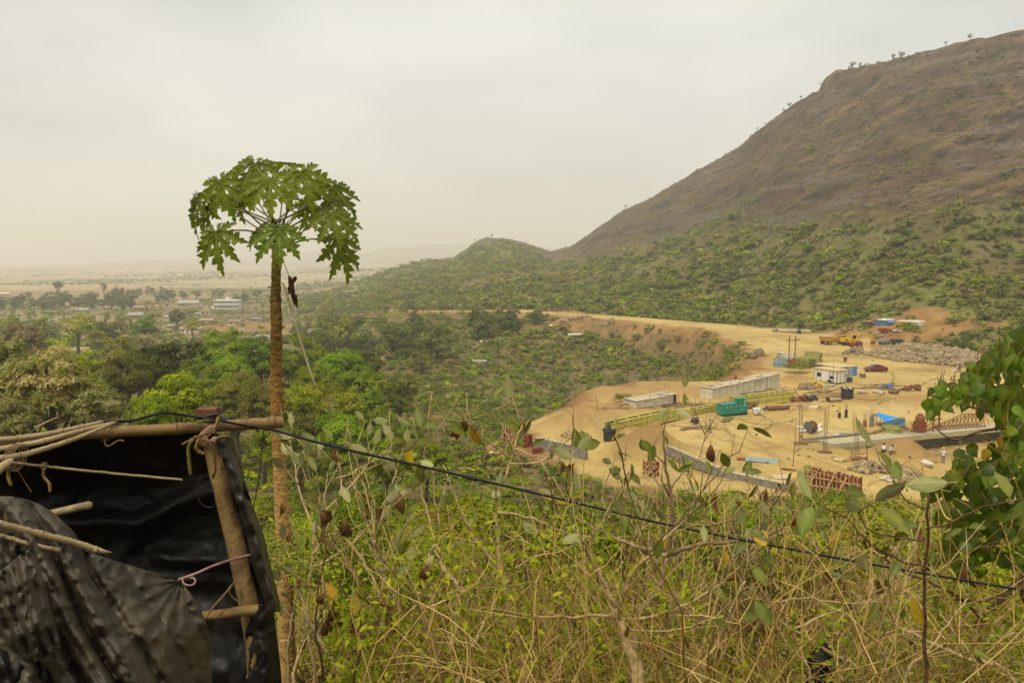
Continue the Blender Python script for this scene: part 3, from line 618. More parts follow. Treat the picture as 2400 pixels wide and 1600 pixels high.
def near_cover():
    """leafy low growth between the shrubs and the yard (12 to 80 m)"""
    g = np.random.default_rng(78); n = 5200
    s = g.uniform(-.75, .75, n); Y = np.exp(g.uniform(math.log(13), math.log(84), n)); x = s * Y; z = height(x, Y)
    cl = fbm(x, Y, 9, 3, 61); sd_ = sdpoly(x, Y, SITE)
    keep = (g.uniform(0, 1, n) < ss(-.5, .3, cl + .25) * .8) & (sd_ > 1.0)
    x, Y, z, cl = x[keep], Y[keep], z[keep], cl[keep]; m = len(x)
    size = g.uniform(.7, 1.7, m) * np.clip(Y / 34, .6, 1.35)
    kinds = ['bright', 'yel', 'mid', 'olive', 'dry']; idx = np.where(Y < 26, g.choice(5, m, p=[.2, .36, .08, .16, .2]), g.choice(5, m, p=[.32, .22, .22, .16, .08]))
    src = [bushmesh(k, 0 if v else 1, v) for k in kinds for v in range(2)]
    scatter('slope_undergrowth', 'leafy green and yellow undergrowth on the slope above the yard', np.stack([x, Y, z + size * .12], -1), g.uniform(0, 6.28, m), size / 2, idx * 2 + (Y < 50), src)
near_cover()
def far_plain_trees():
    g = np.random.default_rng(79); n = 9000; s = g.uniform(-.75, .02, n); Y = np.exp(g.uniform(math.log(620), math.log(4800), n)); x = s * Y
    z, dirt, cut, hill, plain, sd_, rd_, lush, litter = height(x, Y, True)
    k = (g.uniform(0, 1, n) < ss(-.02, .42, fbm(x, Y * .45, 260, 3, 91)) + .05) & (hill < .02) & (cut < .4); x, Y, z = x[k], Y[k], z[k]; m = len(x); size = g.uniform(3.5, 9, m) * np.clip(Y / 1500, .75, 1.5)
    scatter('distant_trees', 'hazy trees and thickets dotted over the far plain', np.stack([x, Y, z + size * .2], -1), g.uniform(0, 6.28, m), size / 2, g.integers(0, 6, m), [bushmesh(q, 2, v) for q in ('olive', 'blue', 'mid') for v in range(2)])
far_plain_trees()
gb_ = random.Random(314)
for i in range(64):      # leafy bushes standing in the thicket
    Yb = gb_.uniform(5.6, 14); u, v = gb_.uniform(700, 2150), 1085 + 560 / Yb * gb_.uniform(.8, 2.6)
    c = P(u, v, Yb); kd = gb_.choice(['yel', 'bright', 'yel', 'olive', 'bright', 'mid']); R = gb_.uniform(.38, .75) * (Yb / 9) ** .5
    o = link('bush', bushmesh(kd, 0, i % 3)); z0 = gz(c.x, c.y); o.location = (c.x, c.y, max(min(c.z, z0 + 2.0) - R * .5, z0 + R * .3)); o.scale = (R, R, R * gb_.uniform(.7, 1.1)); o.rotation_euler[2] = gb_.uniform(0, 6)
    tag(o, 'small leafy %s bush growing among the dry stems' % {'yel': 'yellow green', 'bright': 'bright green', 'olive': 'olive', 'mid': 'green'}[kd], 'bush', 'leafy bushes in the thicket')
for i, (u, v, w, y, k, lb) in enumerate([(1950, 1195, 190, 55, 'mid', 'rounded dull green bush below the red formwork'), (1080, 1130, 160, 45, 'mid', 'deep green bush behind the crossing stems under the cable'), (1285, 1120, 150, 48, 'dark', 'dark green bush at the yard edge behind the tall shrub'),
        (1550, 1085, 70, 50, 'bright', 'bright green sapling before the grey retaining wall'), (1395, 1050, 70, 60, 'yel', 'yellow green sapling before the rubble by the dark tank'), (1450, 1045, 60, 98, 'olive', 'small bush in the dug earth beside the yellow girder'),
        (1870, 862, 70, 160, 'olive', 'bush on the earth mound between tin shed and white cabin'), (1462, 945, 50, 127, 'olive', 'bush beside the broken tin shack'), (850, 1130, 210, 40, 'bright', 'bright green bush behind the pale stems beside the papaya'),
        (1020, 1165, 240, 32, 'yel', 'yellow green bush with pale leaves under the cable'), (1220, 1190, 220, 30, 'bright', 'bright green bush beneath the tall middle shrub'), (2000, 1240, 260, 34, 'yel', 'yellow leaved bush below the rounded dull green bush'),
        (1800, 1225, 200, 36, 'olive', 'olive bush beside the yellow leaved bush'), (690, 1090, 160, 40, 'bright', 'bright green bush immediately behind the papaya trunk'), (2135, 795, 45, 215, 'mid', 'bush just above the long heap of stones'), (2240, 795, 60, 212, 'bright', 'bright green bush on bare soil above the long stone heap'),
        (2178, 812, 52, 195, 'mid', 'dark green bush touching the long stone heap'), (1525, 1010, 40, 105, 'olive', 'dusty bush at the spoil heap by the girders')]):
    c = P(u, v, y); R = w * mpp(y) / 2; o = link('bush', bushmesh(k, 0, i % 3)); o.location = c; o.scale = (R, R, R * .8); tag(o, lb, 'bush')
    zz = gz(c.x, c.y); o.location.z = max(min(c.z, zz + R * .9), zz + R * .1)

# ------------------------------------------------------------------ tangle of dry stems and small leaves on the near slope
def attr_ramp(name, cols, rough=.8):
    return leafmat(name, cols, .12, rough, .01, .2)
STRAW = attr_ramp('dry_stem', [(.06, .032, .008), (.27, .165, .036), (.60, .42, .115), (.78, .60, .22)])
def tangle():
    g = np.random.default_rng(21); K = 7; V_, F_, R_ = [], [], []; off = 0
    def grow(p0, d, L_, r, rn, gn, lim=True):
        """crooked stems: a random walk in direction from each base point"""
        nonlocal off
        n = len(p0); pts = np.empty((n, K, 3)); pts[:, 0] = p0; dd = d.copy()
        for k in range(1, K):
            dd = dd + g.normal(0, gn, (n, 3)); dd[:, 2] -= .05; dd /= np.linalg.norm(dd, axis=1, keepdims=True); pts[:, k] = pts[:, k - 1] + dd * (L_ / (K - 1))[:, None]
        if lim:
            top = (pts[:, :, 2] / pts[:, :, 1]).max(1); mx_ = -.275 - .03 * (p0[:, 0] > .3 * p0[:, 1]) + np.abs(g.normal(0, .02, n)); pts[:, :, 2] -= (np.maximum(top - mx_, 0) * pts[:, :, 1].mean(1))[:, None]
        ok = ~(((pts[:, :, 0] / pts[:, :, 1]).min(1) < -.288) & (pts[:, :, 1].min(1) < 5.6)) & (pts[:, :, 1].min(1) > 3.0) & ~(((pts[:, :, 0] / pts[:, :, 1]).min(1) < -.255) & (pts[:, :, 1].min(1) < 7.1))
        pts, d, r, rn = pts[ok], d[ok], r[ok], rn[ok]; n = len(pts); rr = r[:, None] * (1.05 - .7 * np.linspace(0, 1, K))[None]
        u = np.cross(d, np.array([.3, .5, .81])); u /= np.linalg.norm(u, axis=1, keepdims=True); w = np.cross(d, u); w /= np.linalg.norm(w, axis=1, keepdims=True); ang = np.arange(3) * 2.094
        v = pts[:, :, None] + rr[:, :, None, None] * (u[:, None, None] * np.cos(ang)[None, None, :, None] + w[:, None, None] * np.sin(ang)[None, None, :, None])
        base = off + (np.arange(n)[:, None, None] * K + np.arange(K - 1)[None, :, None]) * 3; k = np.arange(3)[None, None]; k2 = (k + 1) % 3
        V_.append(v.reshape(-1, 3)); F_.append(np.stack([base + k, base + k2, base + 3 + k2, base + 3 + k], -1).reshape(-1, 4)); R_.append(np.repeat(rn, (K - 1) * 3)); off += n * K * 3
        return pts, r, rn
    def dirs(n, mean, sd): az = g.uniform(0, 6.28, n); ti = np.abs(g.normal(mean, sd, n)); return np.stack([np.sin(ti) * np.cos(az), np.sin(ti) * np.sin(az), np.cos(ti)], -1)
    # woody stems with side twigs
    n = 2300; Y = 3.7 + g.uniform(0, 1, n) ** 1.3 * 12; x = g.uniform(-.34, .74, n) * Y; z = height(x, Y); L_ = g.uniform(.8, 2.1, n)
    pts, r, rn = grow(np.stack([x, Y, z], -1), dirs(n, .35, .4), L_, g.uniform(.004, .0115, n) * np.clip(Y / 6, .8, 1.4), np.clip(g.normal(.62, .2, n), 0, 1), .22)
    for lev in range(2):
        m = len(pts); q = g.integers(0, m, 3300 if lev == 0 else 5000); t = g.integers(1, K, len(q)); p = pts[q, t]; pd = pts[q, t] - pts[q, t - 1]; pd /= np.linalg.norm(pd, axis=1, keepdims=True)
        d = pd * .5 + dirs(len(q), 1.1, .5); d /= np.linalg.norm(d, axis=1, keepdims=True)
        a = grow(p, d, g.uniform(.25, .95, len(q)) * (1 if lev == 0 else .6), np.minimum(r[q] * .55, .0045 if lev == 0 else .0026), np.clip(rn[q] + g.normal(0, .12, len(q)), 0, 1), .26, False)
        if lev == 0: pts, r, rn = a
    # thin straw
    n = 1300; Y = 3.6 + g.uniform(0, 1, n) ** 1.5 * 12; x = g.uniform(-.34, .74, n) * Y; z = height(x, Y); cl = fbm(x, Y, 1.3, 2, 71); k = g.uniform(0, 1, n) < .55 + cl * 1.2; x, Y, z, n = x[k], Y[k], z[k], int(k.sum())
    grow(np.stack([x, Y, z + g.uniform(0, .8, n)], -1), dirs(n, .7, .6), g.uniform(.3, 1.1, n), g.uniform(.0014, .003, n), np.clip(g.normal(.6, .25, n), 0, 1), .17)
    o = link('dry_undergrowth', npmesh('dry_undergrowth', np.concatenate(V_), np.concatenate(F_), STRAW, {'rnd': ('FACE', np.concatenate(R_))}, True)); tag(o, 'tangle of dry straw coloured stems on the near slope', kind='stuff')
    # grass blades and small leaves among the stems
    for nm, mt, n, sz, y0, y1, hmax, seed, lab, cutoff in (('small_leaves', G_YEL, 60000, .062, 4.0, 26, 1.7, 1, 'small yellow green leaves among the dry stems', -.12), ('green_leaves', G_BRIGHT, 56000, .066, 4.2, 26, 1.8, 2, 'small bright green leaves among the dry stems', -.08),
                                             ('withered_leaves', G_DRY, 30000, .05, 3.2, 15, .9, 3, 'small withered brown leaves caught among the dry stems', -.3)):
        g = np.random.default_rng(200 + seed); Y = y0 + g.uniform(0, 1, n) ** 1.4 * (y1 - y0); x = g.uniform(-.36, .72, n) * Y; z = height(x, Y)
        cl = fbm(x, Y, 2.2, 3, 80 + seed); k = (cl > cutoff + g.normal(0, .10, n)) & ((x > -.245 * Y) | (Y > 7.4)); x, Y, z, cl = x[k], Y[k], z[k], cl[k]; n = len(x)
        h = g.uniform(0, 1, n) ** .8 * hmax * (.6 + cl); h = np.minimum(h, np.maximum((-.262 - np.abs(g.normal(0, .02, n))) * Y - z, .02))
        p = np.stack([x, Y, z + h], -1)
        v, f, r = leaves(p, g.normal(0, .6, (n, 3)) + np.array([0, -.3, .9]), sz * g.uniform(.45, 1.6, n) * np.clip(Y / 9, .8, 1.6), np.clip(g.normal(.5, .25, n), 0, 1), g, .42)
        o = link(nm, npmesh(nm, v, f, mt, {'rnd': ('FACE', r)})); tag(o, lab, kind='stuff')
tangle()

# ------------------------------------------------------------------ big leaves and the tall shrubs
def leaf_mesh(name, m, prof, fold=.12, droop=.12, seed=0, wav=.03, curl=0.0):
    """leaf of length 1 along +Y, midrib along the middle, blade slightly folded and curved; petiole below"""
    g = random.Random(seed); v, f, r = [], [], []
    for t, w in prof:
        z = -droop * t * t + curl * math.sin(t * 3)
        for q in (-1, -.5, 0, .5, 1):
            v.append((q * w, t, z + abs(q) * w * fold * 2 + (g.uniform(-wav, wav) if abs(q) > .4 else 0)))
    n = len(prof)
    for i in range(n - 1):
        for j in range(4):
            a = i * 5 + j; f.append((a, a + 1, a + 6, a + 5)); r.append(.5 + g.uniform(-.12, .12) + (.12 if j in (1, 2) else -.04))
    k = len(v); w = .012
    for t, z in ((-.22, .03), (.0, .004), (.5, -droop * .25 + .006), (.97, -droop * .94 + .006)):
        v += [(-w, t, z), (w, t, z)]; w *= .75
    for i in range(3): a = k + i * 2; f.append((a, a + 1, a + 3, a + 2)); r.append(.95)
    return npmesh(name, np.array(v), np.array(f), m, {'rnd': ('FACE', r)}, True)
OVAL = [(0, .01), (.06, .08), (.18, .16), (.35, .215), (.52, .228), (.68, .2), (.82, .135), (.93, .062), (1, .006)]
HEART = [(-.1, .16), (-.02, .32), (.1, .41), (.25, .43), (.42, .37), (.58, .27), (.72, .16), (.84, .07), (1.0, .006)]
LF_OL = leafmat('leaf_shrub_olive', [(.06, .08, .010), (.15, .175, .022), (.28, .29, .045)], .3, .5, .02, .4)
LF_PALE = leafmat('leaf_shrub_pale', [(.19, .19, .06), (.30, .295, .10), (.42, .40, .17)], .22, .6, .02, .3)
LF_YEL = leafmat('leaf_shrub_yellow', [(.36, .22, .012), (.50, .31, .02), (.58, .40, .05)], .4, .5, .02, .3)
LF_DRY = leafmat('leaf_shrub_withered', [(.10, .045, .015), (.19, .095, .03), (.28, .16, .06)], .2, .7, .02, .2)
LF_PEE = leafmat('leaf_glossy_green', [(.045, .078, .005), (.115, .175, .010), (.23, .30, .02)], .45, .42, .02, .35)
LF_PEB = leafmat('leaf_glossy_fresh', [(.09, .14, .007), (.18, .25, .013), (.28, .35, .03)], .4, .36, .02, .5)
SHL = {'ol': [leaf_mesh('leaf', LF_OL, OVAL, .14, .15, i) for i in range(3)], 'pale': [leaf_mesh('leaf', LF_PALE, OVAL, -.08, -.1, i + 5) for i in range(3)],
       'yel': [leaf_mesh('leaf', LF_YEL, OVAL, .1, .12, i + 9) for i in range(2)], 'dry': [leaf_mesh('withered_leaf', LF_DRY, OVAL, .6, .5, i + 12, .07, .15) for i in range(2)]}
PEL = {'pe': [leaf_mesh('leaf', LF_PEE, HEART, .12, .22, i) for i in range(3)], 'fr': [leaf_mesh('leaf', LF_PEB, HEART, .12, .2, i + 4) for i in range(2)], 'yel': [leaf_mesh('leaf', LF_YEL, HEART, .1, .2, 8)]}
def place_leaf(me, parent, base, tip, face, length=None, wid=1.0):
    """blade from base to tip turned so its upper side looks along face"""
    base, tip = Vector(base), Vector(tip); d = tip - base; Lg = length or d.length; d.normalize(); n = Vector(face); n = (n - d * n.dot(d))
    if n.length < 1e-3: n = d.orthogonal()
    n.normalize(); x = d.cross(n)
    o = link(me.name.split('.')[0], me, parent)
    M = Matrix((x * Lg * wid, d * Lg, n * Lg)).transposed().to_4x4(); M.translation = base - (parent.location if parent else Vector())
    o.matrix_local = M
    return o
BARKP = mat('bark_pale', (.46, .33, .15), .85, .32, 14, .5)
BARKG = mat('bark_grey', (.27, .19, .095), .88, .35, 14, .5)
BARKD = mat('bark_dark_reddish', (.15, .08, .035), .85, .35, 14, .5)
def smooth_path(pts, k=4):
    out = []
    for i in range(len(pts) - 1):
        p0, p1, p2, p3 = pts[max(i - 1, 0)], pts[i], pts[i + 1], pts[min(i + 2, len(pts) - 1)]
        for j in range(k):
            t = j / k; out.append(.5 * ((2 * p1) + (p2 - p0) * t + (2 * p0 - 5 * p1 + 4 * p2 - p3) * t * t + (3 * p1 - p0 - 3 * p2 + p3) * t ** 3))
    return out + [pts[-1]]
def shrub(name, label, cat, Y, stems, m, seed, nleaf, mixk, twig=.6, lsize=(.09, .14), dens=2.2, depth=.5, twigs=True):
    """stems: list of (pixel path, thickness in pixels at start); twigs and leaves grow from their ends"""
    g = random.Random(seed); b = MB(); ends = []; root = None
    for path, th in stems:
        d0, d1 = g.uniform(-depth, depth) * .3, g.uniform(-depth, depth)
        if path[0][1] > 1580: path = [(path[0][0] + (path[0][0] - path[1][0]) * .8, path[0][1] + 330)] + list(path)
        pts = [P(u, v, Y + d0 + (d1 - d0) * i / (len(path) - 1)) for i, (u, v) in enumerate(path)]
        if root is None: root = pts[0].copy(); root.z = min(root.z, gz(root.x, root.y))
        sp = smooth_path(pts, 5); r0 = th * mpp(Y) / 2
        sp = [p + Vector((g.uniform(-1, 1), g.uniform(-1, 1), g.uniform(-1, 1))) * .006 for p in sp]
        b.tube([p - root for p in sp], [r0 * (1 - .62 * i / (len(sp) - 1)) for i in range(len(sp))], 7)
        for i in range(len(sp)):
            if i > len(sp) * .35 and g.random() < dens / 5: ends.append((sp[i], (sp[i] - sp[i - 1]).normalized(), r0 * (1 - .62 * i / len(sp))))
        ends.append((sp[-1], (sp[-1] - sp[-2]).normalized(), r0 * .38))
    o = empty(name, root, 0, label, cat); tips = []
    for p, d, r in ends:
        if not twigs: tips.append((p, d)); continue
        e = (d + Vector((g.uniform(-1, 1), g.uniform(-1, 1), g.uniform(-.25, .9))) * .9).normalized(); ln = g.uniform(.35, 1) * twig
        q1 = p + e * ln * .5; e2 = (e + Vector((g.uniform(-.5, .5), g.uniform(-.5, .5), g.uniform(-.1, .6)))).normalized(); q2 = q1 + e2 * ln * .5
        b.tube([p - root, q1 - root, q2 - root], [max(r * .55, .003), .0028, .0018], 5); tips += [(q2, e2), (q2, e2)]
        if g.random() < .5: tips.append((q1, e))
    b.build('branches', m, o, True)
    g.shuffle(tips); i = 0
    while i < nleaf and tips:
        p, d = tips[i % len(tips)]; k = g.choices(list(mixk), list(mixk.values()))[0]; ms = SHL[k]
        if k == 'dry': td = Vector((g.uniform(-.4, .4), g.uniform(-.4, .4), -1))
        elif k == 'pale' and g.random() < .6: td = d * .6 + Vector((g.uniform(-1, 1), g.uniform(-.6, .6), g.uniform(-.3, .9)))
        else: td = Vector((g.uniform(-.8, .8), g.uniform(-.7, .5), g.uniform(-1.3, .15)))
        Ln = g.uniform(*lsize) * (1.25 if k == 'yel' else 1); td.normalize()
        place_leaf(ms[g.randrange(len(ms))], o, p + td * .02, p + td * (.02 + Ln), Vector((g.uniform(-.7, .7), -1 if k == 'pale' else g.uniform(-1.1, .2), g.uniform(.1, 1))), Ln, g.uniform(.8, 1.15)); i += 1
    return o
MIX1 = {'ol': 6, 'pale': 2.6, 'yel': .55, 'dry': .7}; MIX2 = {'ol': 3, 'pale': 5.5, 'yel': .4, 'dry': .6}; MIX3 = {'ol': 2.4, 'pale': 1.2, 'yel': .5, 'dry': 1.6}
shrub('shrub', 'tall shrub with forked grey trunk crossing the cable before the yard', 'shrub', 4.4, [
    ([(1478, 1600), (1492, 1500), (1500, 1430), (1545, 1385), (1562, 1300)], 24), ([(1562, 1300), (1575, 1230), (1572, 1150), (1560, 1090), (1555, 1020)], 13), ([(1562, 1300), (1500, 1282), (1440, 1260), (1390, 1235), (1330, 1205)], 11),
    ([(1560, 1300), (1640, 1275), (1740, 1265), (1800, 1250), (1870, 1225)], 13), ([(1788, 1252), (1790, 1190), (1775, 1140), (1750, 1120)], 7), ([(1570, 1250), (1620, 1180), (1680, 1110), (1700, 1075)], 6), ([(1575, 1215), (1640, 1230), (1730, 1215), (1840, 1150)], 6), ([(1568, 1170), (1535, 1120), (1520, 1060)], 5),
    ([(1560, 1160), (1600, 1110), (1640, 1070), (1650, 1020)], 5)], BARKG, 1, 34, MIX1, .35, (.075, .115), 1.3)
shrub('shrub', 'slender shrub with upright stem in the middle of the thicket', 'shrub', 4.6, [
    ([(1228, 1600), (1214, 1506), (1198, 1454), (1180, 1367), (1170, 1288), (1163, 1201), (1167, 1154), (1196, 1087), (1210, 1031), (1225, 995)], 15), ([(1168, 1330), (1120, 1270), (1075, 1180), (1040, 1090)], 7), ([(1165, 1200), (1250, 1215), (1330, 1250), (1420, 1262)], 8),
    ([(1196, 1087), (1260, 1085), (1300, 1060), (1320, 1040)], 6), ([(1200, 1075), (1150, 1040), (1110, 1000), (1092, 985)], 5), ([(1180, 1360), (1240, 1310), (1330, 1285), (1420, 1220)], 6), ([(1205, 1050), (1260, 1070), (1310, 1065)], 4)], BARKP, 2, 32, MIX1, .32, (.095, .14), 1.2)
shrub('shrub', 'shrub whose pale slanting stems meet at a low dark stump', 'shrub', 4.0, [
    ([(1495, 1600), (1487, 1553), (1463, 1494), (1445, 1440), (1430, 1400)], 40), ([(1445, 1430), (1480, 1350), (1530, 1290), (1600, 1220), (1640, 1180)], 13), ([(1440, 1420), (1400, 1340), (1372, 1280), (1340, 1230)], 12), ([(1450, 1450), (1540, 1440), (1640, 1400), (1730, 1330), (1790, 1240)], 10), ([(1440, 1440), (1340, 1445), (1230, 1440), (1130, 1420)], 8),
    ([(1460, 1470), (1560, 1480), (1700, 1440)], 7)], BARKP, 3, 18, MIX3, .4, (.085, .12), 1.5)
shrub('shrub', 'many stemmed pale shrub next to the papaya trunk', 'shrub', 4.8, [
    ([(1033, 1600), (992, 1454), (969, 1387), (937, 1352), (890, 1296), (878, 1265)], 14), ([(953, 1600), (913, 1490), (893, 1403), (860, 1330), (800, 1250), (740, 1180)], 15), ([(1072, 1600), (1119, 1494), (1155, 1423), (1200, 1340)], 15), ([(800, 1600), (760, 1520), (720, 1440), (700, 1380)], 15),
    ([(1056, 1533), (1072, 1435), (1072, 1375), (1048, 1344), (1020, 1290)], 18), ([(890, 1400), (830, 1400), (770, 1380), (720, 1370)], 7), ([(969, 1387), (1010, 1395), (1100, 1380), (1180, 1370)], 7), ([(880, 1290), (870, 1200), (850, 1130), (835, 1080)], 6), ([(1030, 1300), (1000, 1200), (985, 1120), (1000, 1040)], 6)], BARKP, 4, 36, MIX2, .45, (.08, .115), 1.8)
shrub('shrub', 'pale leaved shrub tops crowding between papaya and cable', 'shrub', 5.2, [
    ([(740, 1600), (720, 1450), (735, 1300), (750, 1180), (735, 1080)], 9), ([(735, 1300), (780, 1210), (800, 1130), (790, 1060)], 7), ([(740, 1250), (700, 1150), (690, 1080), (680, 1030)], 6), ([(760, 1200), (830, 1130), (860, 1090), (870, 1060)], 6), ([(735, 1330), (830, 1270), (900, 1180), (930, 1100)], 6), ([(750, 1260), (850, 1230), (960, 1150), (1000, 1040)], 5), ([(790, 1120), (840, 1100), (905, 1060), (925, 1075)], 4)], BARKP, 5, 84, MIX2, .3, (.10, .15), 2.2)
shrub('shrub', 'low shrub with long arching stems at the bottom between stump and black post', 'shrub', 4.2, [
    ([(2030, 1600), (1930, 1520), (1850, 1470), (1800, 1430), (1740, 1390)], 13), ([(1900, 1600), (1870, 1530), (1840, 1500), (1800, 1400), (1790, 1340)], 9), ([(1640, 1600), (1680, 1510), (1710, 1440), (1745, 1360)], 14), ([(1850, 1480), (1960, 1430), (2050, 1400), (2120, 1340)], 8), ([(1780, 1420), (1880, 1400), (2000, 1415), (2100, 1390)], 6), ([(1700, 1480), (1620, 1420), (1570, 1380)], 6)], BARKP, 6, 30, MIX1, .45, (.10, .14), 1.8)
shrub('shrub', 'thin upright shrub beside the glossy heart leaved tree', 'shrub', 3.6, [
    ([(2168, 1600), (2168, 1450), (2170, 1300), (2178, 1160)], 12), ([(2175, 1190), (2120, 1170), (2085, 1110)], 6), ([(2170, 1260), (2110, 1260), (2040, 1240), (2010, 1200)], 6), ([(2170, 1330), (2080, 1300), (2020, 1255), (1990, 1215)], 6), ([(2172, 1240), (2230, 1220), (2300, 1190)], 6)], BARKD, 7, 14, {'ol': 4, 'pale': 3}, .25, (.13, .18), 1.0)
shrub('shrub', 'pale crossing stems of the shrub at the lower corner beneath the heart leaved tree', 'shrub', 3.9, [
    ([(2380, 1600), (2260, 1540), (2150, 1490), (2080, 1450), (1990, 1380)], 15), ([(2120, 1600), (2180, 1520), (2230, 1450), (2270, 1400)], 10), ([(2300, 1600), (2250, 1500), (2180, 1420), (2100, 1370)], 8), ([(2080, 1600), (2060, 1500), (2090, 1400), (2140, 1330)], 7)], BARKP, 8, 22, MIX3, .4, (.10, .14), 1.5)
shrub('shrub', 'straggling brown shrub at the foot of the papaya', 'shrub', 4.3, [
    ([(760, 1600), (740, 1480), (745, 1400), (760, 1310)], 8), ([(830, 1600), (850, 1500), (830, 1430), (780, 1330), (760, 1260)], 7), ([(900, 1600), (880, 1520), (920, 1450), (1000, 1400)], 6), ([(760, 1600), (800, 1540), (900, 1500), (960, 1440)], 6)], BARKD, 9, 28, {'ol': 1, 'dry': 4, 'pale': 1, 'yel': .5}, .4, (.09, .13), 1.6)
shrub('shrub', 'leafy shrub between the middle stem and the forked trunk', 'shrub', 5.6, [
    ([(1330, 1600), (1340, 1450), (1370, 1330), (1400, 1220), (1420, 1130)], 9), ([(1370, 1330), (1320, 1230), (1290, 1150), (1275, 1100)], 6), ([(1390, 1250), (1450, 1180), (1470, 1120), (1465, 1080)], 6), ([(1350, 1400), (1450, 1330), (1490, 1250), (1510, 1170)], 6)], BARKP, 10, 26, MIX1, .35, (.09, .13), 1.8)
shrub('shrub', 'yellowing shrub below the forked trunk and right of the pale stems', 'shrub', 5.8, [
    ([(1660, 1600), (1650, 1450), (1690, 1340), (1700, 1260), (1680, 1180)], 9), ([(1690, 1340), (1760, 1260), (1800, 1200), (1830, 1150)], 6), ([(1650, 1450), (1740, 1400), (1850, 1330), (1960, 1300)], 7), ([(1700, 1290), (1640, 1200), (1620, 1120)], 5)], BARKG, 11, 26, {'ol': 4, 'pale': 2, 'yel': 1.8, 'dry': .6}, .35, (.10, .15), 1.8)

gg = random.Random(404)
for i in range(16):      # more bare stemmed shrubs through the thicket
    u0 = 720 + i * 92 + gg.uniform(-40, 40); Ys = gg.uniform(4.6, 7.5); st = []
    for k in range(gg.randint(3, 5)):
        u, v = u0 + gg.uniform(-60, 60), 1640; p = [(u, v)]; du = gg.uniform(-60, 60); n = gg.randint(3, 4)
        for j in range(n): u += du + gg.uniform(-45, 45); v -= gg.uniform(75, 125); p.append((u, max(v, 1150 + gg.uniform(0, 120))))
        st.append((p, gg.uniform(8, 15)))
    shrub('shrub', 'nearly bare pale stemmed shrub within the dry thicket', 'shrub', Ys, st, [BARKP, BARKP, BARKG][i % 3], 500 + i, 9, {'ol': 2, 'dry': 4, 'pale': 1.5, 'yel': .5}, .5, (.07, .11), 2.4)['group'] = 'bare shrubs of the thicket'

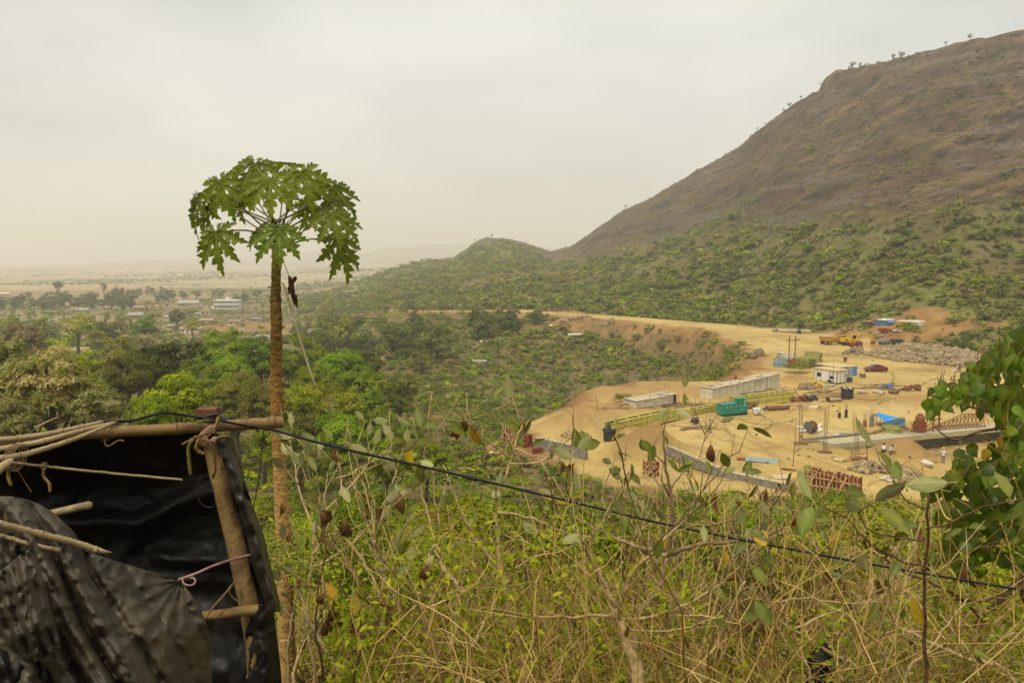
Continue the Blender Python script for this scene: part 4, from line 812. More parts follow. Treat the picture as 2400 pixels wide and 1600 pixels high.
# the glossy tree at the picture edge
def glossy_tree():
    g = random.Random(44); b = MB(); root = P(2285, 1760, 4.6); root.z = gz(root.x, root.y)
    o = empty('heart_leaved_tree', root, 0, 'tree with glossy dark heart shaped leaves on drooping twigs before the yard', 'tree')
    def br(path, th, Y0, Y1):
        pts = smooth_path([P(u, v, Y0 + (Y1 - Y0) * i / (len(path) - 1)) - root for i, (u, v) in enumerate(path)], 5); r = th * mpp(Y0) / 2
        b.tube(pts, [r * (1 - .6 * i / (len(pts) - 1)) for i in range(len(pts))], 7)
    br([(2285, 1760), (2285, 1600), (2292, 1480), (2310, 1440), (2380, 1370), (2440, 1290), (2440, 1150)], 26, 4.6, 4.9)
    br([(2300, 1450), (2250, 1400), (2170, 1360), (2100, 1330), (2020, 1250)], 9, 4.6, 4.3); br([(2420, 1320), (2330, 1400), (2250, 1405), (2180, 1395)], 8, 4.8, 4.4)
    br([(2440, 1150), (2380, 1000), (2300, 960), (2210, 940)], 12, 4.9, 5.1); br([(2440, 1150), (2420, 1020), (2390, 900), (2370, 840)], 12, 4.9, 5.3); br([(2440, 1180), (2350, 1120), (2270, 1110), (2190, 1130)], 10, 4.9, 4.7)
    br([(2440, 1230), (2360, 1210), (2290, 1180), (2240, 1190)], 9, 4.9, 4.6); br([(2400, 1330), (2330, 1280), (2280, 1270), (2230, 1290)], 7, 4.8, 4.6); br([(2380, 1000), (2300, 1010), (2240, 1030), (2200, 1010)], 8, 4.9, 5.0)
    br([(2300, 960), (2280, 930), (2230, 920)], 6, 5, 5.1); br([(2410, 960), (2340, 900), (2300, 870)], 8, 5, 5.2)
    b.build('branches', BARKD, o, True)
    CL = [(2370, 850, 42, 42), (2345, 905, 62, 45), (2300, 900, 40, 30), (2395, 930, 40, 60), (2275, 945, 55, 32), (2215, 955, 32, 34), (2340, 975, 60, 40), (2180, 975, 14, 26), (2395, 1010, 30, 55), (2372, 1052, 30, 24), (2390, 1090, 40, 45),
          (2262, 1135, 40, 28), (2300, 1110, 60, 45), (2200, 1168, 34, 28), (2350, 1150, 60, 40), (2260, 1170, 50, 34), (2320, 1210, 70, 40), (2390, 1190, 30, 60), (2240, 1230, 45, 30), (2370, 1260, 50, 30), (2280, 1280, 60, 34), (2330, 1320, 50, 26), (2215, 1320, 22, 28), (2390, 1330, 30, 40), (2270, 1350, 40, 22), (2330, 870, 30, 20), (2385, 820, 24, 26)]
    bk = []; tw = MB(); n = 0
    for ci, (u, v, ru, rv) in enumerate(CL):
        for i in range(int(7 + ru * rv / 62)):
            a, q = g.uniform(0, 6.28), math.sqrt(g.random()); uu, vv = u + ru * q * math.cos(a), v + rv * q * math.sin(a) - 30; dY = g.uniform(-.55, .6); Y = 4.85 + dY
            p = P(uu, vv, Y); Ln = g.uniform(.052, .088) * (1 if dY < .3 else 1.1); k = 'yel' if g.random() < .02 else ('fr' if g.random() < (.34 if v < 1000 else .5 if 1040 < v < 1260 else .25) else 'pe')
            td = Vector((g.uniform(-.6, .5), g.uniform(-.5, .3), -1 + g.uniform(-.2, .75))).normalized(); fc = Vector((g.uniform(-.9, .6), g.uniform(-1.2, -.1), g.uniform(.2, 1.1)))
            if g.random() < .35: tw.tube([p - root, p - td * .04 - root, p - td * .07 + Vector((g.uniform(0, .03), .02, .01)) - root], .0022, 4)
            if dY < .28 and n < 298: place_leaf(PEL[k][g.randrange(len(PEL[k]))], o, p, p + td * Ln, fc, Ln, g.uniform(.85, 1.1)); n += 1
            else: bk.append((p, td, fc, Ln, k))
    tw.build('twigs', BARKD, o)['kind'] = 'stuff'
    vs, fs_, rn = [], [], []; hv = np.array([(q * w, t, -.2 * t * t + abs(q) * w * .25) for t, w in HEART for q in (-1, 0, 1)]); hf = [(i * 3 + j, i * 3 + j + 1, i * 3 + j + 4, i * 3 + j + 3) for i in range(len(HEART) - 1) for j in (0, 1)]
    for p, td, fc, Ln, k in bk:
        nn = (fc - td * fc.dot(td)).normalized(); x = td.cross(nn); M = np.array([x, td, nn]).T * Ln; c = len(vs) * len(hv)
        vs.append(hv @ M.T + np.array(p - root)); fs_ += [tuple(j + c for j in q) for q in hf]; rn += [g.uniform(.15, .75)] * len(hf)
    c = link('inner_leaves', npmesh('inner_leaves', np.concatenate(vs), np.array(fs_), LF_PEE, {'rnd': ('FACE', rn)}, True), o); c['kind'] = 'stuff'
glossy_tree()
# ------------------------------------------------------------------ papaya tree
def papaya():
    Yp = 7.0; g = random.Random(3)
    path = [(648, 575, 25), (647, 640, 27), (646, 700, 30), (648, 760, 32), (647, 850, 33), (648, 920, 34), (650, 985, 36), (654, 1060, 38), (660, 1180, 41), (666, 1300, 44), (671, 1450, 46), (675, 1600, 48), (678, 1900, 52)]
    root = P(678, 1900, Yp); root.z = min(gz(root.x, root.y), root.z)
    o = empty('papaya_tree', root, 0, 'single stemmed papaya tree with umbrella of lobed leaves beside the shack', 'papaya tree')
    pts = [P(u, v, Yp) - root for u, v, w in path][::-1]; wr = [w * mpp(Yp) / 2 - .012 for u, v, w in path][::-1]
    if root.z < pts[0].z - 0: pts = [Vector((0, 0, 0))] + pts; wr = [wr[0] * 1.1] + wr
    cum = [0]
    for i in range(1, len(pts)): cum.append(cum[-1] + (pts[i] - pts[i - 1]).length)
    n, m = 420, 30; tt = np.linspace(0, cum[-1], n)
    cx = [np.interp(tt, cum, [p[k] for p in pts]) for k in range(3)]; R = np.interp(tt, cum, wr)
    A = np.linspace(0, 2 * math.pi, m, endpoint=False); T, AA = np.meshgrid(tt, A, indexing='ij')
    hh = T / cum[-1]; TR, TA = T / .055, AA * 1.6
    wob = fbm(T * 1.0, AA * .05, .06, 3, 5) * .004
    # old leaf scars: staggered rings with a swollen lower lip
    rowi = np.floor(T / .052); ph = (T / .052) % 1; off = (rowi * 2.399) % 6.283; da = np.abs(((AA - off + math.pi) % (2 * math.pi)) - math.pi)
    scar = np.exp(-((ph - .5) / .2) ** 2) * np.exp(-(da / .62) ** 2) - .9 * np.exp(-((ph - .5) / .11) ** 2) * np.exp(-(da / .4) ** 2)
    rag = fbm(T, AA * .07, .02, 3, 8) * np.where(hh > .64, .011, .005)
    ring = -np.exp(-(((T + .012 * np.sin(AA * 2 + rowi)) / .034 % 1 - .5) / .1) ** 2) * .0045 * (hh < .7)
    rr = R[:, None] + wob + rag + scar * np.where(hh > .85, .009, .004) + ring
    v = np.stack([cx[0][:, None] + rr * np.cos(AA), cx[1][:, None] + rr * np.sin(AA), np.broadcast_to(cx[2][:, None], rr.shape)], -1).reshape(-1, 3)
    i = np.arange(n - 1)[:, None] * m; j = np.arange(m)[None]; jn = (j + 1) % m
    f = np.stack([i + j, i + jn, i + m + jn, i + m + j], -1).reshape(-1, 4)
    tm = bpy.data.materials.new('papaya_bark'); N, L = nodes(tm); b = N['Principled BSDF']; b.inputs['Roughness'].default_value = .85; b.inputs['Specular IOR Level'].default_value = .25
    a = N.new('ShaderNodeAttribute'); a.attribute_name = 'hgt'; rp = N.new('ShaderNodeValToRGB'); e = rp.color_ramp.elements
    for q in range(3): e.new(.5)
    for q, (p_, c) in enumerate([(0, (.62, .42, .17)), (.58, (.60, .39, .14)), (.72, (.38, .20, .055)), (.9, (.26, .17, .045)), (1, (.32, .28, .07))]): e[q].position = p_; e[q].color = (*c, 1)
    L.new(a.outputs['Fac'], rp.inputs['Fac']); gn = N.new('ShaderNodeNewGeometry')
    mp2 = N.new('ShaderNodeMapping'); mp2.inputs['Scale'].default_value = (1, 1, 2.2); L.new(gn.outputs['Position'], mp2.inputs['Vector'])
    n1 = N.new('ShaderNodeTexNoise'); n1.inputs['Scale'].default_value = 22; n1.inputs['Detail'].default_value = 7; n1.inputs['Roughness'].default_value = .7; L.new(mp2.outputs[0], n1.inputs['Vector'])
    rp2 = N.new('ShaderNodeValToRGB'); e = rp2.color_ramp.elements; e[0].position, e[1].position = .33, .68; e[0].color, e[1].color = (.34, .28, .24, 1), (1.3, 1.22, 1.1, 1); L.new(n1.outputs['Fac'], rp2.inputs['Fac'])
    mu = N.new('ShaderNodeMix'); mu.data_type = 'RGBA'; mu.blend_type = 'MULTIPLY'; mu.inputs[0].default_value = 1; L.new(rp.outputs[0], mu.inputs[6]); L.new(rp2.outputs[0], mu.inputs[7]); L.new(mu.outputs[2], b.inputs['Base Color'])
    bp = N.new('ShaderNodeBump'); bp.inputs['Strength'].default_value = .8; bp.inputs['Distance'].default_value = .012; L.new(n1.outputs['Fac'], bp.inputs['Height']); L.new(bp.outputs[0], b.inputs['Normal'])
    link('trunk', npmesh('trunk', v, f, tm, {'hgt': ('POINT', hh.ravel())}, True), o)
    # stubs of shed leaf stalks
    for k in range(9):
        z = g.uniform(620, 860); p = P(648, z, Yp) - root; an = g.uniform(0, 6.28); d = Vector((math.cos(an), math.sin(an), .3)); rad = .055
        MB().tube([p + d * rad * .8, p + d * (rad + .012), p + d * (rad + .022)], [.007, .005, .002], 5).build('stalk_stub', BARKD, o)
    LEAFP = leafmat('papaya_leaf', [(.055, .082, .005), (.16, .21, .010), (.34, .39, .022)], .48, .5, .012, .25)
    VEIN = mat('papaya_vein', (.22, .26, .07), .5, .1); STALK = mat('papaya_stalk', (.16, .13, .045), .5, .25, 12)
    def blade(seed):
        h = random.Random(seed); v, f, r, vv, vf = [], [], [], [], []
        lobes = [(0, 1.0), (34, .92), (-34, .94), (68, .80), (-68, .78), (104, .55), (-104, .53), (140, .30), (-140, .30)]
        for ang, Lb in lobes:
            A_ = math.radians(ang + h.uniform(-4, 4)); Lb *= h.uniform(.92, 1.06); dx, dy = math.sin(A_), math.cos(A_)
            prof = [(0, .02), (.12, .075), (.24, .095), (.34, .075), (.42, .15), (.50, .22), (.54, .085), (.60, .15), (.68, .19), (.72, .06), (.80, .11), (.86, .05), (.93, .04), (1, .004)]
            c0 = len(v); side = h.uniform(-.02, .02)
            for i, (t, w) in enumerate(prof):
                w *= Lb * h.uniform(.85, 1.15) * (1.0 if Lb > .5 else 1.25); dz = -.27 * (t * Lb) ** 2 * (1 + .35 * abs(ang) / 140) + .0
                back = .09 * Lb if i in (5, 8, 10) else 0
                for q in (-1, -.5, 0, .5, 1):
                    tt = t * Lb + (back * .65 if abs(q) == 1 else 0); lx = q * w + side * math.sin(t * 6)
                    v.append((dx * tt + dy * lx, dy * tt - dx * lx, dz + abs(q) * w * .42 + h.uniform(-.012, .012)))
            for i in range(len(prof) - 1):
                tone = h.uniform(-.1, .1)
                for j in range(4): a = c0 + i * 5 + j; f.append((a, a + 1, a + 6, a + 5)); r.append(.5 + tone + h.uniform(-.08, .08))
            c1 = len(vv)
            for t in (0, .25, .5, .75, .95):
                w = .014 * (1.1 - t); z = -.27 * (t * Lb) ** 2 * (1 + .35 * abs(ang) / 140) + .006
                for q in (-1, 1): vv.append((dx * t * Lb + dy * q * w, dy * t * Lb - dx * q * w, z))
            vf += [(c1 + i * 2, c1 + i * 2 + 1, c1 + i * 2 + 3, c1 + i * 2 + 2) for i in range(4)]
            for t in (.32, .5, .66):       # side veins
                for q in (-1, 1):
                    c2 = len(vv); z = -.27 * (t * Lb) ** 2 * (1 + .35 * abs(ang) / 140) + .008; w = .19 * Lb; t2 = (t + .12) * Lb; z2 = -.27 * t2 ** 2 + w * .40 * .8 + .006
                    for tx, lx, zz in ((t * Lb, 0, z), (t2, q * w * .8, z2)):
                        for s_ in (-.004, .004): vv.append((dx * (tx + s_) + dy * lx, dy * (tx + s_) - dx * lx, zz))
                    vf.append((c2, c2 + 1, c2 + 3, c2 + 2))
        me = npmesh('leaf', np.array(v), np.array(f), LEAFP, {'rnd': ('FACE', r)}, True); mv = npmesh('veins', np.array(vv), np.array(vf), VEIN)
        return me, mv
    BL = [blade(60 + i) for i in range(5)]
    z2 = lambda x, y: (400 + x * .2424, 340 + y * .2424)
    LV = [((hx - 55 + (12 if hx > 1000 else 0), hy), (tx - 55, ty), a_, b_) for (hx, hy), (tx, ty), a_, b_ in [((720, 190), (575, 250), .15, 1.0), ((872, 185), (850, 450), -.5, .95), ((1003, 340), (1030, 660), -.62, 1.1), ((532, 355), (620, 680), -.35, 1.1), ((1300, 265), (1430, 560), -.35, 1.1), ((1160, 175), (1050, 140), .3, .9), ((1605, 405), (1720, 720), -.1, 1.1),
          ((300, 535), (240, 900), .0, 1.15), ((1590, 660), (1690, 960), -.3, 1.1), ((492, 845), (500, 1210), -.4, 1.12), ((1085, 822), (1095, 1135), -.68, 1.0), ((1670, 925), (1810, 1270), .0, 1.15), ((420, 420), (250, 500), .3, .9),
          ((860, 320), (790, 570), .25, 1.0), ((1470, 380), (1640, 400), .35, .9), ((1390, 590), (1335, 790), .3, .75), ((720, 470), (715, 690), .3, .95), ((405, 600), (405, 830), .3, .9), ((920, 800), (840, 965), .2, .8)]]
    hub0 = P(650, 545, Yp) - root
    for i, (hb, tp, dy, sc) in enumerate(LV):
        hp = P(*z2(*hb), Yp + dy) - root; Ln = .322 * sc * g.uniform(.94, 1.06); t2 = P(*z2(*tp), Yp + dy * 1.25) - root
        d = t2 - hp; px = d.length; d.normalize()
        out = Vector((hp.x - hub0.x, (hp.y - hub0.y) * 1.0, 0)); out = out.normalized() if out.length > .05 else Vector((0, -1, 0))
        if px < Ln * .8: d = (d * px + Vector((out.x * .25, (-.5 if dy < .1 else .5), -.12)) * math.sqrt(max(Ln * Ln - px * px, 0))).normalized()
        n = (out * .55 + Vector((0, -.55, .7))); n = (n - d * n.dot(d)).normalized(); x = d.cross(n)
        me, mv = BL[i % 5]; lf = link('leaf', me, o); M = Matrix((x * Ln, d * Ln, n * Ln)).transposed().to_4x4(); M.translation = hp; lf.matrix_local = M
        ve = link('veins', mv, lf)
        st = P(650 + g.uniform(-8, 8), 538 + g.uniform(-22, 30), Yp) - root
        if hb[1] > 600: st.z -= .05
        midp = (st + hp) / 2 + Vector((0, 0, .045 if hb[1] > 500 else -.03))
        MB().tube(smooth_path([st, midp, hp], 4), [.009, .0085, .008, .0075, .007, .0065, .006, .006, .0055], 6).build('leaf_stalk', STALK, o, True)
    # young leaves and knot of stalk bases in the heart of the crown
    kb = MB()
    for k in range(16): a = k * 2.4; p0 = hub0 + Vector((math.cos(a) * .03, math.sin(a) * .03, -.06 + g.uniform(-.05, .03))); kb.tube([p0, p0 + Vector((math.cos(a) * .07, math.sin(a) * .07, .14))], [.012, .005], 5)
    kb.build('stalk_bases', STALK, o)
    DRY = mat('dead_leaf_brown', (.13, .055, .022), .8, .45, 9, .5); PALE = mat('dead_stalk', (.46, .37, .20), .7, .22, 10)
    # the dead stalk hanging beside the trunk, and the withered leaf on its string of a stalk
    q = lambda u, v, dy=-.09: P(u, v, Yp + dy) - root
    MB().tube(smooth_path([q(662, 664, -.03), q(668, 678), q(690, 750), q(711, 820), q(727, 870), q(742, 909)], 4), [.012] * 6 + [.011] * 6 + [.010] * 5 + [.007] * 4, 7).build('dead_leaf_stalk', PALE, o, True)
    MB().tube(smooth_path([q(661, 600, -.05), q(668, 622), q(677, 647)], 4), .0035, 5).build('dead_leaf_stalk', STALK, o, True)
    b = MB()
    for k, (u0, v0, u1, v1, w) in enumerate([(677, 647, 690, 700, 13), (690, 648, 680, 690, 12), (683, 665, 690, 715, 10), (686, 690, 698, 722, 8), (694, 648, 684, 668, 9), (680, 655, 677, 690, 8), (692, 690, 698, 708, 5)]):
        a, c = q(u0, v0, -.1 - .012 * k), q(u1, v1, -.1 + .01 * k); mid_ = (a + c) / 2; x = Vector((w * mpp(Yp) / 2, 0, 0)); yv = Vector((0, .012, 0)); vs_ = []
        for t, ww in ((0, .5), (.2, 1), (.4, .75), (.6, 1), (.8, .6), (1, .15)):
            p = a.lerp(c, t) + Vector((math.sin(t * 7 + k) * .006, math.cos(t * 9 + k) * .012, 0)); vs_ += [p - x * ww + yv * math.sin(t * 11 + k), p - yv * 1.2, p + x * ww + yv * math.cos(t * 8 + k)]
        b.add(vs_, [(i * 3 + j, i * 3 + j + 1, i * 3 + j + 4, i * 3 + j + 3) for i in range(5) for j in (0, 1)])
    b.build('withered_leaf', DRY, o, True)
papaya()

# ------------------------------------------------------------------ shack of bamboo and black plastic
z3 = lambda x, y: (x * .4337, 920 + y * .4337)
BAMB = mat('bamboo_brown', (.27, .165, .055), .55, .4, 5, .2, col2=(.12, .066, .022)); BAMP = mat('bamboo_pale', (.40, .30, .155), .65, .3, 7, .25, col2=(.25, .175, .085))
BAMN = mat('bamboo_node', (.13, .085, .04), .8, .4, 12, .3); WOODW = mat('weathered_wood', (.31, .20, .07), .8, .4, 6, .6, col2=(.14, .08, .03)); STRING = mat('twine', (.20, .125, .05), .9, .3, 20); ROPEP = mat('pink_rope', (.33, .12, .14), .9, .3, 20, col2=(.42, .30, .25))
def plastic(name, col, rough):
    m = bpy.data.materials.new(name); N, L = nodes(m); b = N['Principled BSDF']; b.inputs['Specular IOR Level'].default_value = .32
    tc = N.new('ShaderNodeTexCoord')
    def nz(s, d, st, lo, hi):
        n = N.new('ShaderNodeTexNoise'); n.inputs['Scale'].default_value = s; n.inputs['Detail'].default_value = d; n.inputs['Roughness'].default_value = .65; L.new(tc.outputs['Object'], n.inputs['Vector'])
        r = N.new('ShaderNodeMapRange'); r.inputs[1].default_value, r.inputs[2].default_value, r.inputs[3].default_value, r.inputs[4].default_value = .35, .7, lo, hi; L.new(n.outputs['Fac'], r.inputs[0]); return n, r.outputs[0]
    n1, f1 = nz(3.5, 8, 0, 0, 1); mx = N.new('ShaderNodeMix'); mx.data_type = 'RGBA'; mx.inputs[6].default_value = (*[c * .55 for c in col], 1); mx.inputs[7].default_value = (col[0] * 1.7, col[1] * 1.6, col[2] * 1.4, 1); L.new(f1, mx.inputs[0]); L.new(mx.outputs[2], b.inputs['Base Color'])
    n2, f2 = nz(9, 6, 0, rough - .1, rough + .15); L.new(f2, b.inputs['Roughness'])
    n3, f3 = nz(16, 5, 0, 0, 1); bp = N.new('ShaderNodeBump'); bp.inputs['Strength'].default_value = .35; bp.inputs['Distance'].default_value = .02; L.new(n3.outputs['Fac'], bp.inputs['Height']); L.new(bp.outputs[0], b.inputs['Normal'])
    return m
PLB, PLG, PLE = plastic('black_plastic', (.010, .009, .007), .55), plastic('dusty_grey_plastic', (.060, .050, .034), .47), plastic('black_plastic_edge', (.022, .019, .014), .4)
sroot = P(300, 1900, 3.7); sroot.z = -3.3
shack = empty('shack', sroot, 0, 'makeshift shack of bamboo poles and black plastic sheeting below the papaya', 'shack')
def q3(x, y, Y): return P(*z3(x, y), Y) - sroot
def pole(name, pts, w, m, n=10, knots=0, hollow=False):
    P3 = [q3(x, y, Y) for x, y, Y in pts]; sp = smooth_path(P3, 6); L_ = len(sp); rs_ = []
    for i in range(L_):
        t = i / (L_ - 1); Yl = pts[0][2] + (pts[-1][2] - pts[0][2]) * t; ww = w[0] + (w[1] - w[0]) * t; rs_.append(ww * .4337 * mpp(Yl) / 2)
    if knots:
        out, orr = [], []
        for i in range(L_ - 1):
            out.append(sp[i]); orr.append(rs_[i])
        out.append(sp[-1]); orr.append(rs_[-1]); n_ = len(out); fin, fr = [], []
        for k in range(80):
            t = k / 79 * (n_ - 1); i = min(int(t), n_ - 2); fin.append(out[i].lerp(out[i + 1], t - i)); kk = (k / 79 * knots + .35) % 1; fr.append((orr[i] + (orr[i + 1] - orr[i]) * (t - i)) * (1 + .10 * math.exp(-((kk - .5) / .05) ** 2) * 1.4 + .012 * math.sin(k * 1.7)))
        gj = random.Random(int(w[0] * 7 + pts[0][1])); fr = [r_ * (1 + gj.uniform(-.03, .03)) for r_ in fr]; sp, rs_ = [p_ + Vector((0, gj.uniform(-1, 1), gj.uniform(-1, 1))) * .0012 for p_ in fin], fr; ring = [k for k in range(1, 79) if (k / 79 * knots + .35) % 1 < .5 <= ((k + 1) / 79 * knots + .35) % 1]
        for k in ring: MB().tube([sp[k], sp[k].lerp(sp[k + 1], .35)], [fr[k] * 1.13, fr[k] * 1.08], 10).build('bamboo_node', BAMN, shack, True)
    b = MB(); b.tube(sp, rs_, n)
    o = b.build(name, m, shack, True)
    if hollow:
        d = (sp[-1] - sp[-2]).normalized(); MB().tube([sp[-1] - d * .004, sp[-1] + d * .002], rs_[-1] * .78, n).build('hollow_end_shade', PLB, o)  # black disc closing the tube, its colour standing in for the hollow's shade
        MB().tube([sp[-1] - d * .012, sp[-1] + d * .0035], rs_[-1] * 1.04, n, cap=False).build('rim', BAMB, o)
    return o
pole('bamboo_pole', [(-120, 285, 3.3), (300, 240, 3.5), (600, 213, 3.7), (1000, 192, 3.85), (1522, 158, 4.1)], (62, 62), BAMB, 14, 4.3, True)
pole('bamboo_pole', [(-100, 262, 3.2), (200, 232, 3.3), (560, 158, 3.5)], (34, 24), BAMP, 10, 3.2); pole('bamboo_pole', [(-100, 320, 3.1), (200, 268, 3.2), (420, 210, 3.35), (610, 165, 3.5)], (34, 22), BAMP, 10, 3); pole('bamboo_pole', [(-100, 362, 3.05), (120, 336, 3.1), (400, 250, 3.3), (620, 160, 3.48)], (40, 16), BAMP, 10, 3.5)
pole('bamboo_pole', [(-100, 285, 3.35), (150, 260, 3.45), (330, 225, 3.6)], (30, 24), BAMB, 8, 2); pole('twig', [(60, 300, 3.2), (150, 225, 3.3), (230, 170, 3.4), (350, 115, 3.5)], (9, 4), BARKD, 5); pole('twig', [(190, 190, 3.3), (270, 150, 3.35), (320, 130, 3.5)], (14, 6), BAMP, 5)
pole('bamboo_stick', [(70, 378, 3.1), (500, 425, 3.3), (985, 470, 3.5)], (15, 13), BAMP, 8, 4)
pole('wooden_post', [(1140, 260, 3.95), (1190, 480, 3.93), (1280, 850, 3.9), (1350, 1180, 3.88), (1385, 1420, 3.85), (1420, 1900, 3.82)], (92, 118), WOODW, 12)
pole('wooden_log', [(1085, 1205, 3.72), (1200, 1195, 3.74), (1300, 1180, 3.78), (1415, 1172, 3.82)], (50, 66), WOODW, 9); pole('wooden_stub', [(230, 660, 3.6), (330, 640, 3.45), (480, 606, 3.3)], (40, 44), BAMP, 9)
pole('bamboo_stick', [(-150, 675, 2.6), (0, 708, 2.65), (200, 760, 2.75), (420, 815, 2.85), (520, 850, 2.9)], (42, 38), BAMP, 9, 2.2); MB().tube([q3(515, 846, 2.9), q3(560, 858, 2.92), q3(606, 862, 2.94)], [38 * .4337 * mpp(2.9) / 2, 24 * .4337 * mpp(2.9) / 2, .001], 9).build('split_end', BAMP, shack, True)
pole('bamboo_stick', [(-150, 735, 2.6), (0, 768, 2.65), (150, 815, 2.7), (318, 852, 2.78)], (24, 26), BAMP, 8, 2.4); pole('wooden_post', [(40, 590, 2.85), (55, 700, 2.85), (95, 900, 2.85), (130, 1300, 2.85)], (30, 95), WOODW, 9)
pole('wooden_post', [(-10, 830, 2.9), (10, 980, 2.9), (30, 1300, 2.9)], (60, 60), WOODW, 8); pole('bamboo_pole', [(-60, 470, 2.9), (10, 400, 2.95), (60, 370, 3.0)], (50, 40), BAMP, 9)
def sheet(name, m, rows, nu=70, nv=60, folds=None, seed=0, amp=.02, fold=None):
    """plastic sheet through rows of (x, y, depth) points, with folds pushed in and out along the view depth"""
    RS = []
    for r in rows:
        a = np.array(r, float); t = np.linspace(0, 1, len(a)); tt = np.linspace(0, 1, nu); RS.append(np.stack([np.interp(tt, t, a[:, k]) for k in range(3)], -1))
    RS = np.array(RS); t = np.linspace(0, 1, len(RS)); tt = np.linspace(0, 1, nv); out = np.empty((nv, nu, 3))
    for k in range(3):
        for i in range(nu): out[:, i, k] = np.interp(tt, t, RS[:, i, k])
    for _ in range(5): out[1:-1] = (out[:-2] + out[2:] + 2 * out[1:-1]) / 4; out[:, 1:-1] = (out[:, :-2] + out[:, 2:] + 2 * out[:, 1:-1]) / 4
    U, V = np.meshgrid(np.linspace(0, 1, nu), np.linspace(0, 1, nv))
    cx_, cy_ = out[..., 0] / 100, out[..., 1] / 100; dz = -(1 - np.abs(fbm(cx_ * .6 + cy_ * .3, cy_ * .5, 1.1, 3, seed + 7))) * .06 - (1 - np.abs(fbm(cx_ * .8 + cy_ * .4, cy_ * .8 - cx_ * .2, .62, 2, seed + 9))) ** 2 * .022 - (1 - np.abs(fbm(cx_, cy_, .3, 2, seed + 11))) ** 2 * .003 + fbm(out[..., 0] / 100, out[..., 1] / 100, 2.2, 4, seed) * amp + fbm(out[..., 0] / 100, out[..., 1] / 100, .5, 2, seed + 3) * amp * .3
    if fold: dz = dz + fold(out[..., 0], out[..., 1], U, V)
    Yd = out[..., 2] + dz
    b_ = 800 - (920 + out[..., 1] * .4337); dn = F * CT + b_ * ST; sx = (out[..., 0] * .4337 - 1200) / dn; ez = (b_ * CT - F * ST) / dn
    v = np.stack([sx * Yd, Yd, ez * Yd], -1).reshape(-1, 3) - np.array(sroot)
    i = np.arange(nv - 1)[:, None] * nu; j = np.arange(nu - 1)[None]
    f = np.stack([i + j, i + nu + j, i + nu + j + 1, i + j + 1], -1).reshape(-1, 4)
    return link(name, npmesh(name, v, f, m, None, True), shack)
def ridges(x, y, ang, wl, amp, sharp=1.6, seed=0):
    u = x * math.cos(ang) + y * math.sin(ang) + fbm(x, y, 520, 2, seed) * 40; p = np.abs(np.sin(u / wl * math.pi)); return -amp * p ** sharp
# dark back sheet with a slack fold across it
sheet('plastic_sheet', PLB, [[(-150, 300, 3.7), (500, 235, 3.85), (1100, 215, 4.05), (1250, 230, 4.12)], [(-150, 520, 4.1), (500, 500, 4.3), (1150, 480, 4.2), (1330, 500, 4.08)], [(-150, 720, 4.1), (500, 720, 4.35), (1150, 700, 4.25), (1400, 720, 4.05)],
    [(-150, 950, 4.1), (500, 960, 4.3), (1150, 950, 4.25), (1450, 960, 4.02)], [(-150, 1500, 4.0), (500, 1500, 4.2), (1150, 1500, 4.1), (1520, 1500, 3.98)], [(-150, 2000, 4.0), (500, 2000, 4.2), (1150, 2000, 4.1), (1540, 2000, 3.98)]], 90, 80, seed=4, amp=.05,
    fold=lambda x, y, U, V: -.16 * np.exp(-((y - (700 - 160 * ss(700, 1150, x) + 40 * ss(300, 0, x))) / 60) ** 2) * ss(250, 420, x) - .10 * np.exp(-((y - (900 + (x - 1000) * .05)) / 50) ** 2) * ss(780, 900, x) - .05 * np.exp(-((y - 1010) / 30) ** 2))
# edge of the sheet wrapped round the post
sheet('plastic_sheet', PLE, [[(1165, 255, 3.90), (1205, 240, 3.92), (1250, 232, 4.02)], [(1215, 400, 3.90), (1265, 400, 3.88), (1300, 410, 4.02)], [(1265, 560, 3.88), (1310, 540, 3.86), (1345, 560, 4.0)], [(1330, 760, 3.86), (1375, 740, 3.83), (1425, 760, 3.98)], [(1365, 940, 3.84), (1425, 930, 3.80), (1462, 930, 3.96)],
    [(1430, 1120, 3.82), (1480, 1120, 3.78), (1510, 1120, 3.94)], [(1440, 1180, 3.82), (1490, 1185, 3.78), (1521, 1178, 3.94)]], 20, 60, seed=9, amp=.03)
sheet('plastic_sheet', PLB, [[(1400, 1140, 3.86), (1440, 1150, 3.84), (1480, 1170, 3.96)], [(1320, 1290, 3.84), (1400, 1290, 3.82), (1495, 1300, 3.94)], [(1350, 1420, 3.84), (1440, 1400, 3.82), (1505, 1420, 3.94)], [(1330, 1600, 3.84), (1430, 1600, 3.82), (1525, 1600, 3.94)], [(1330, 2000, 3.84), (1430, 2000, 3.82), (1540, 2000, 3.94)]], 24, 50, seed=12, amp=.04)
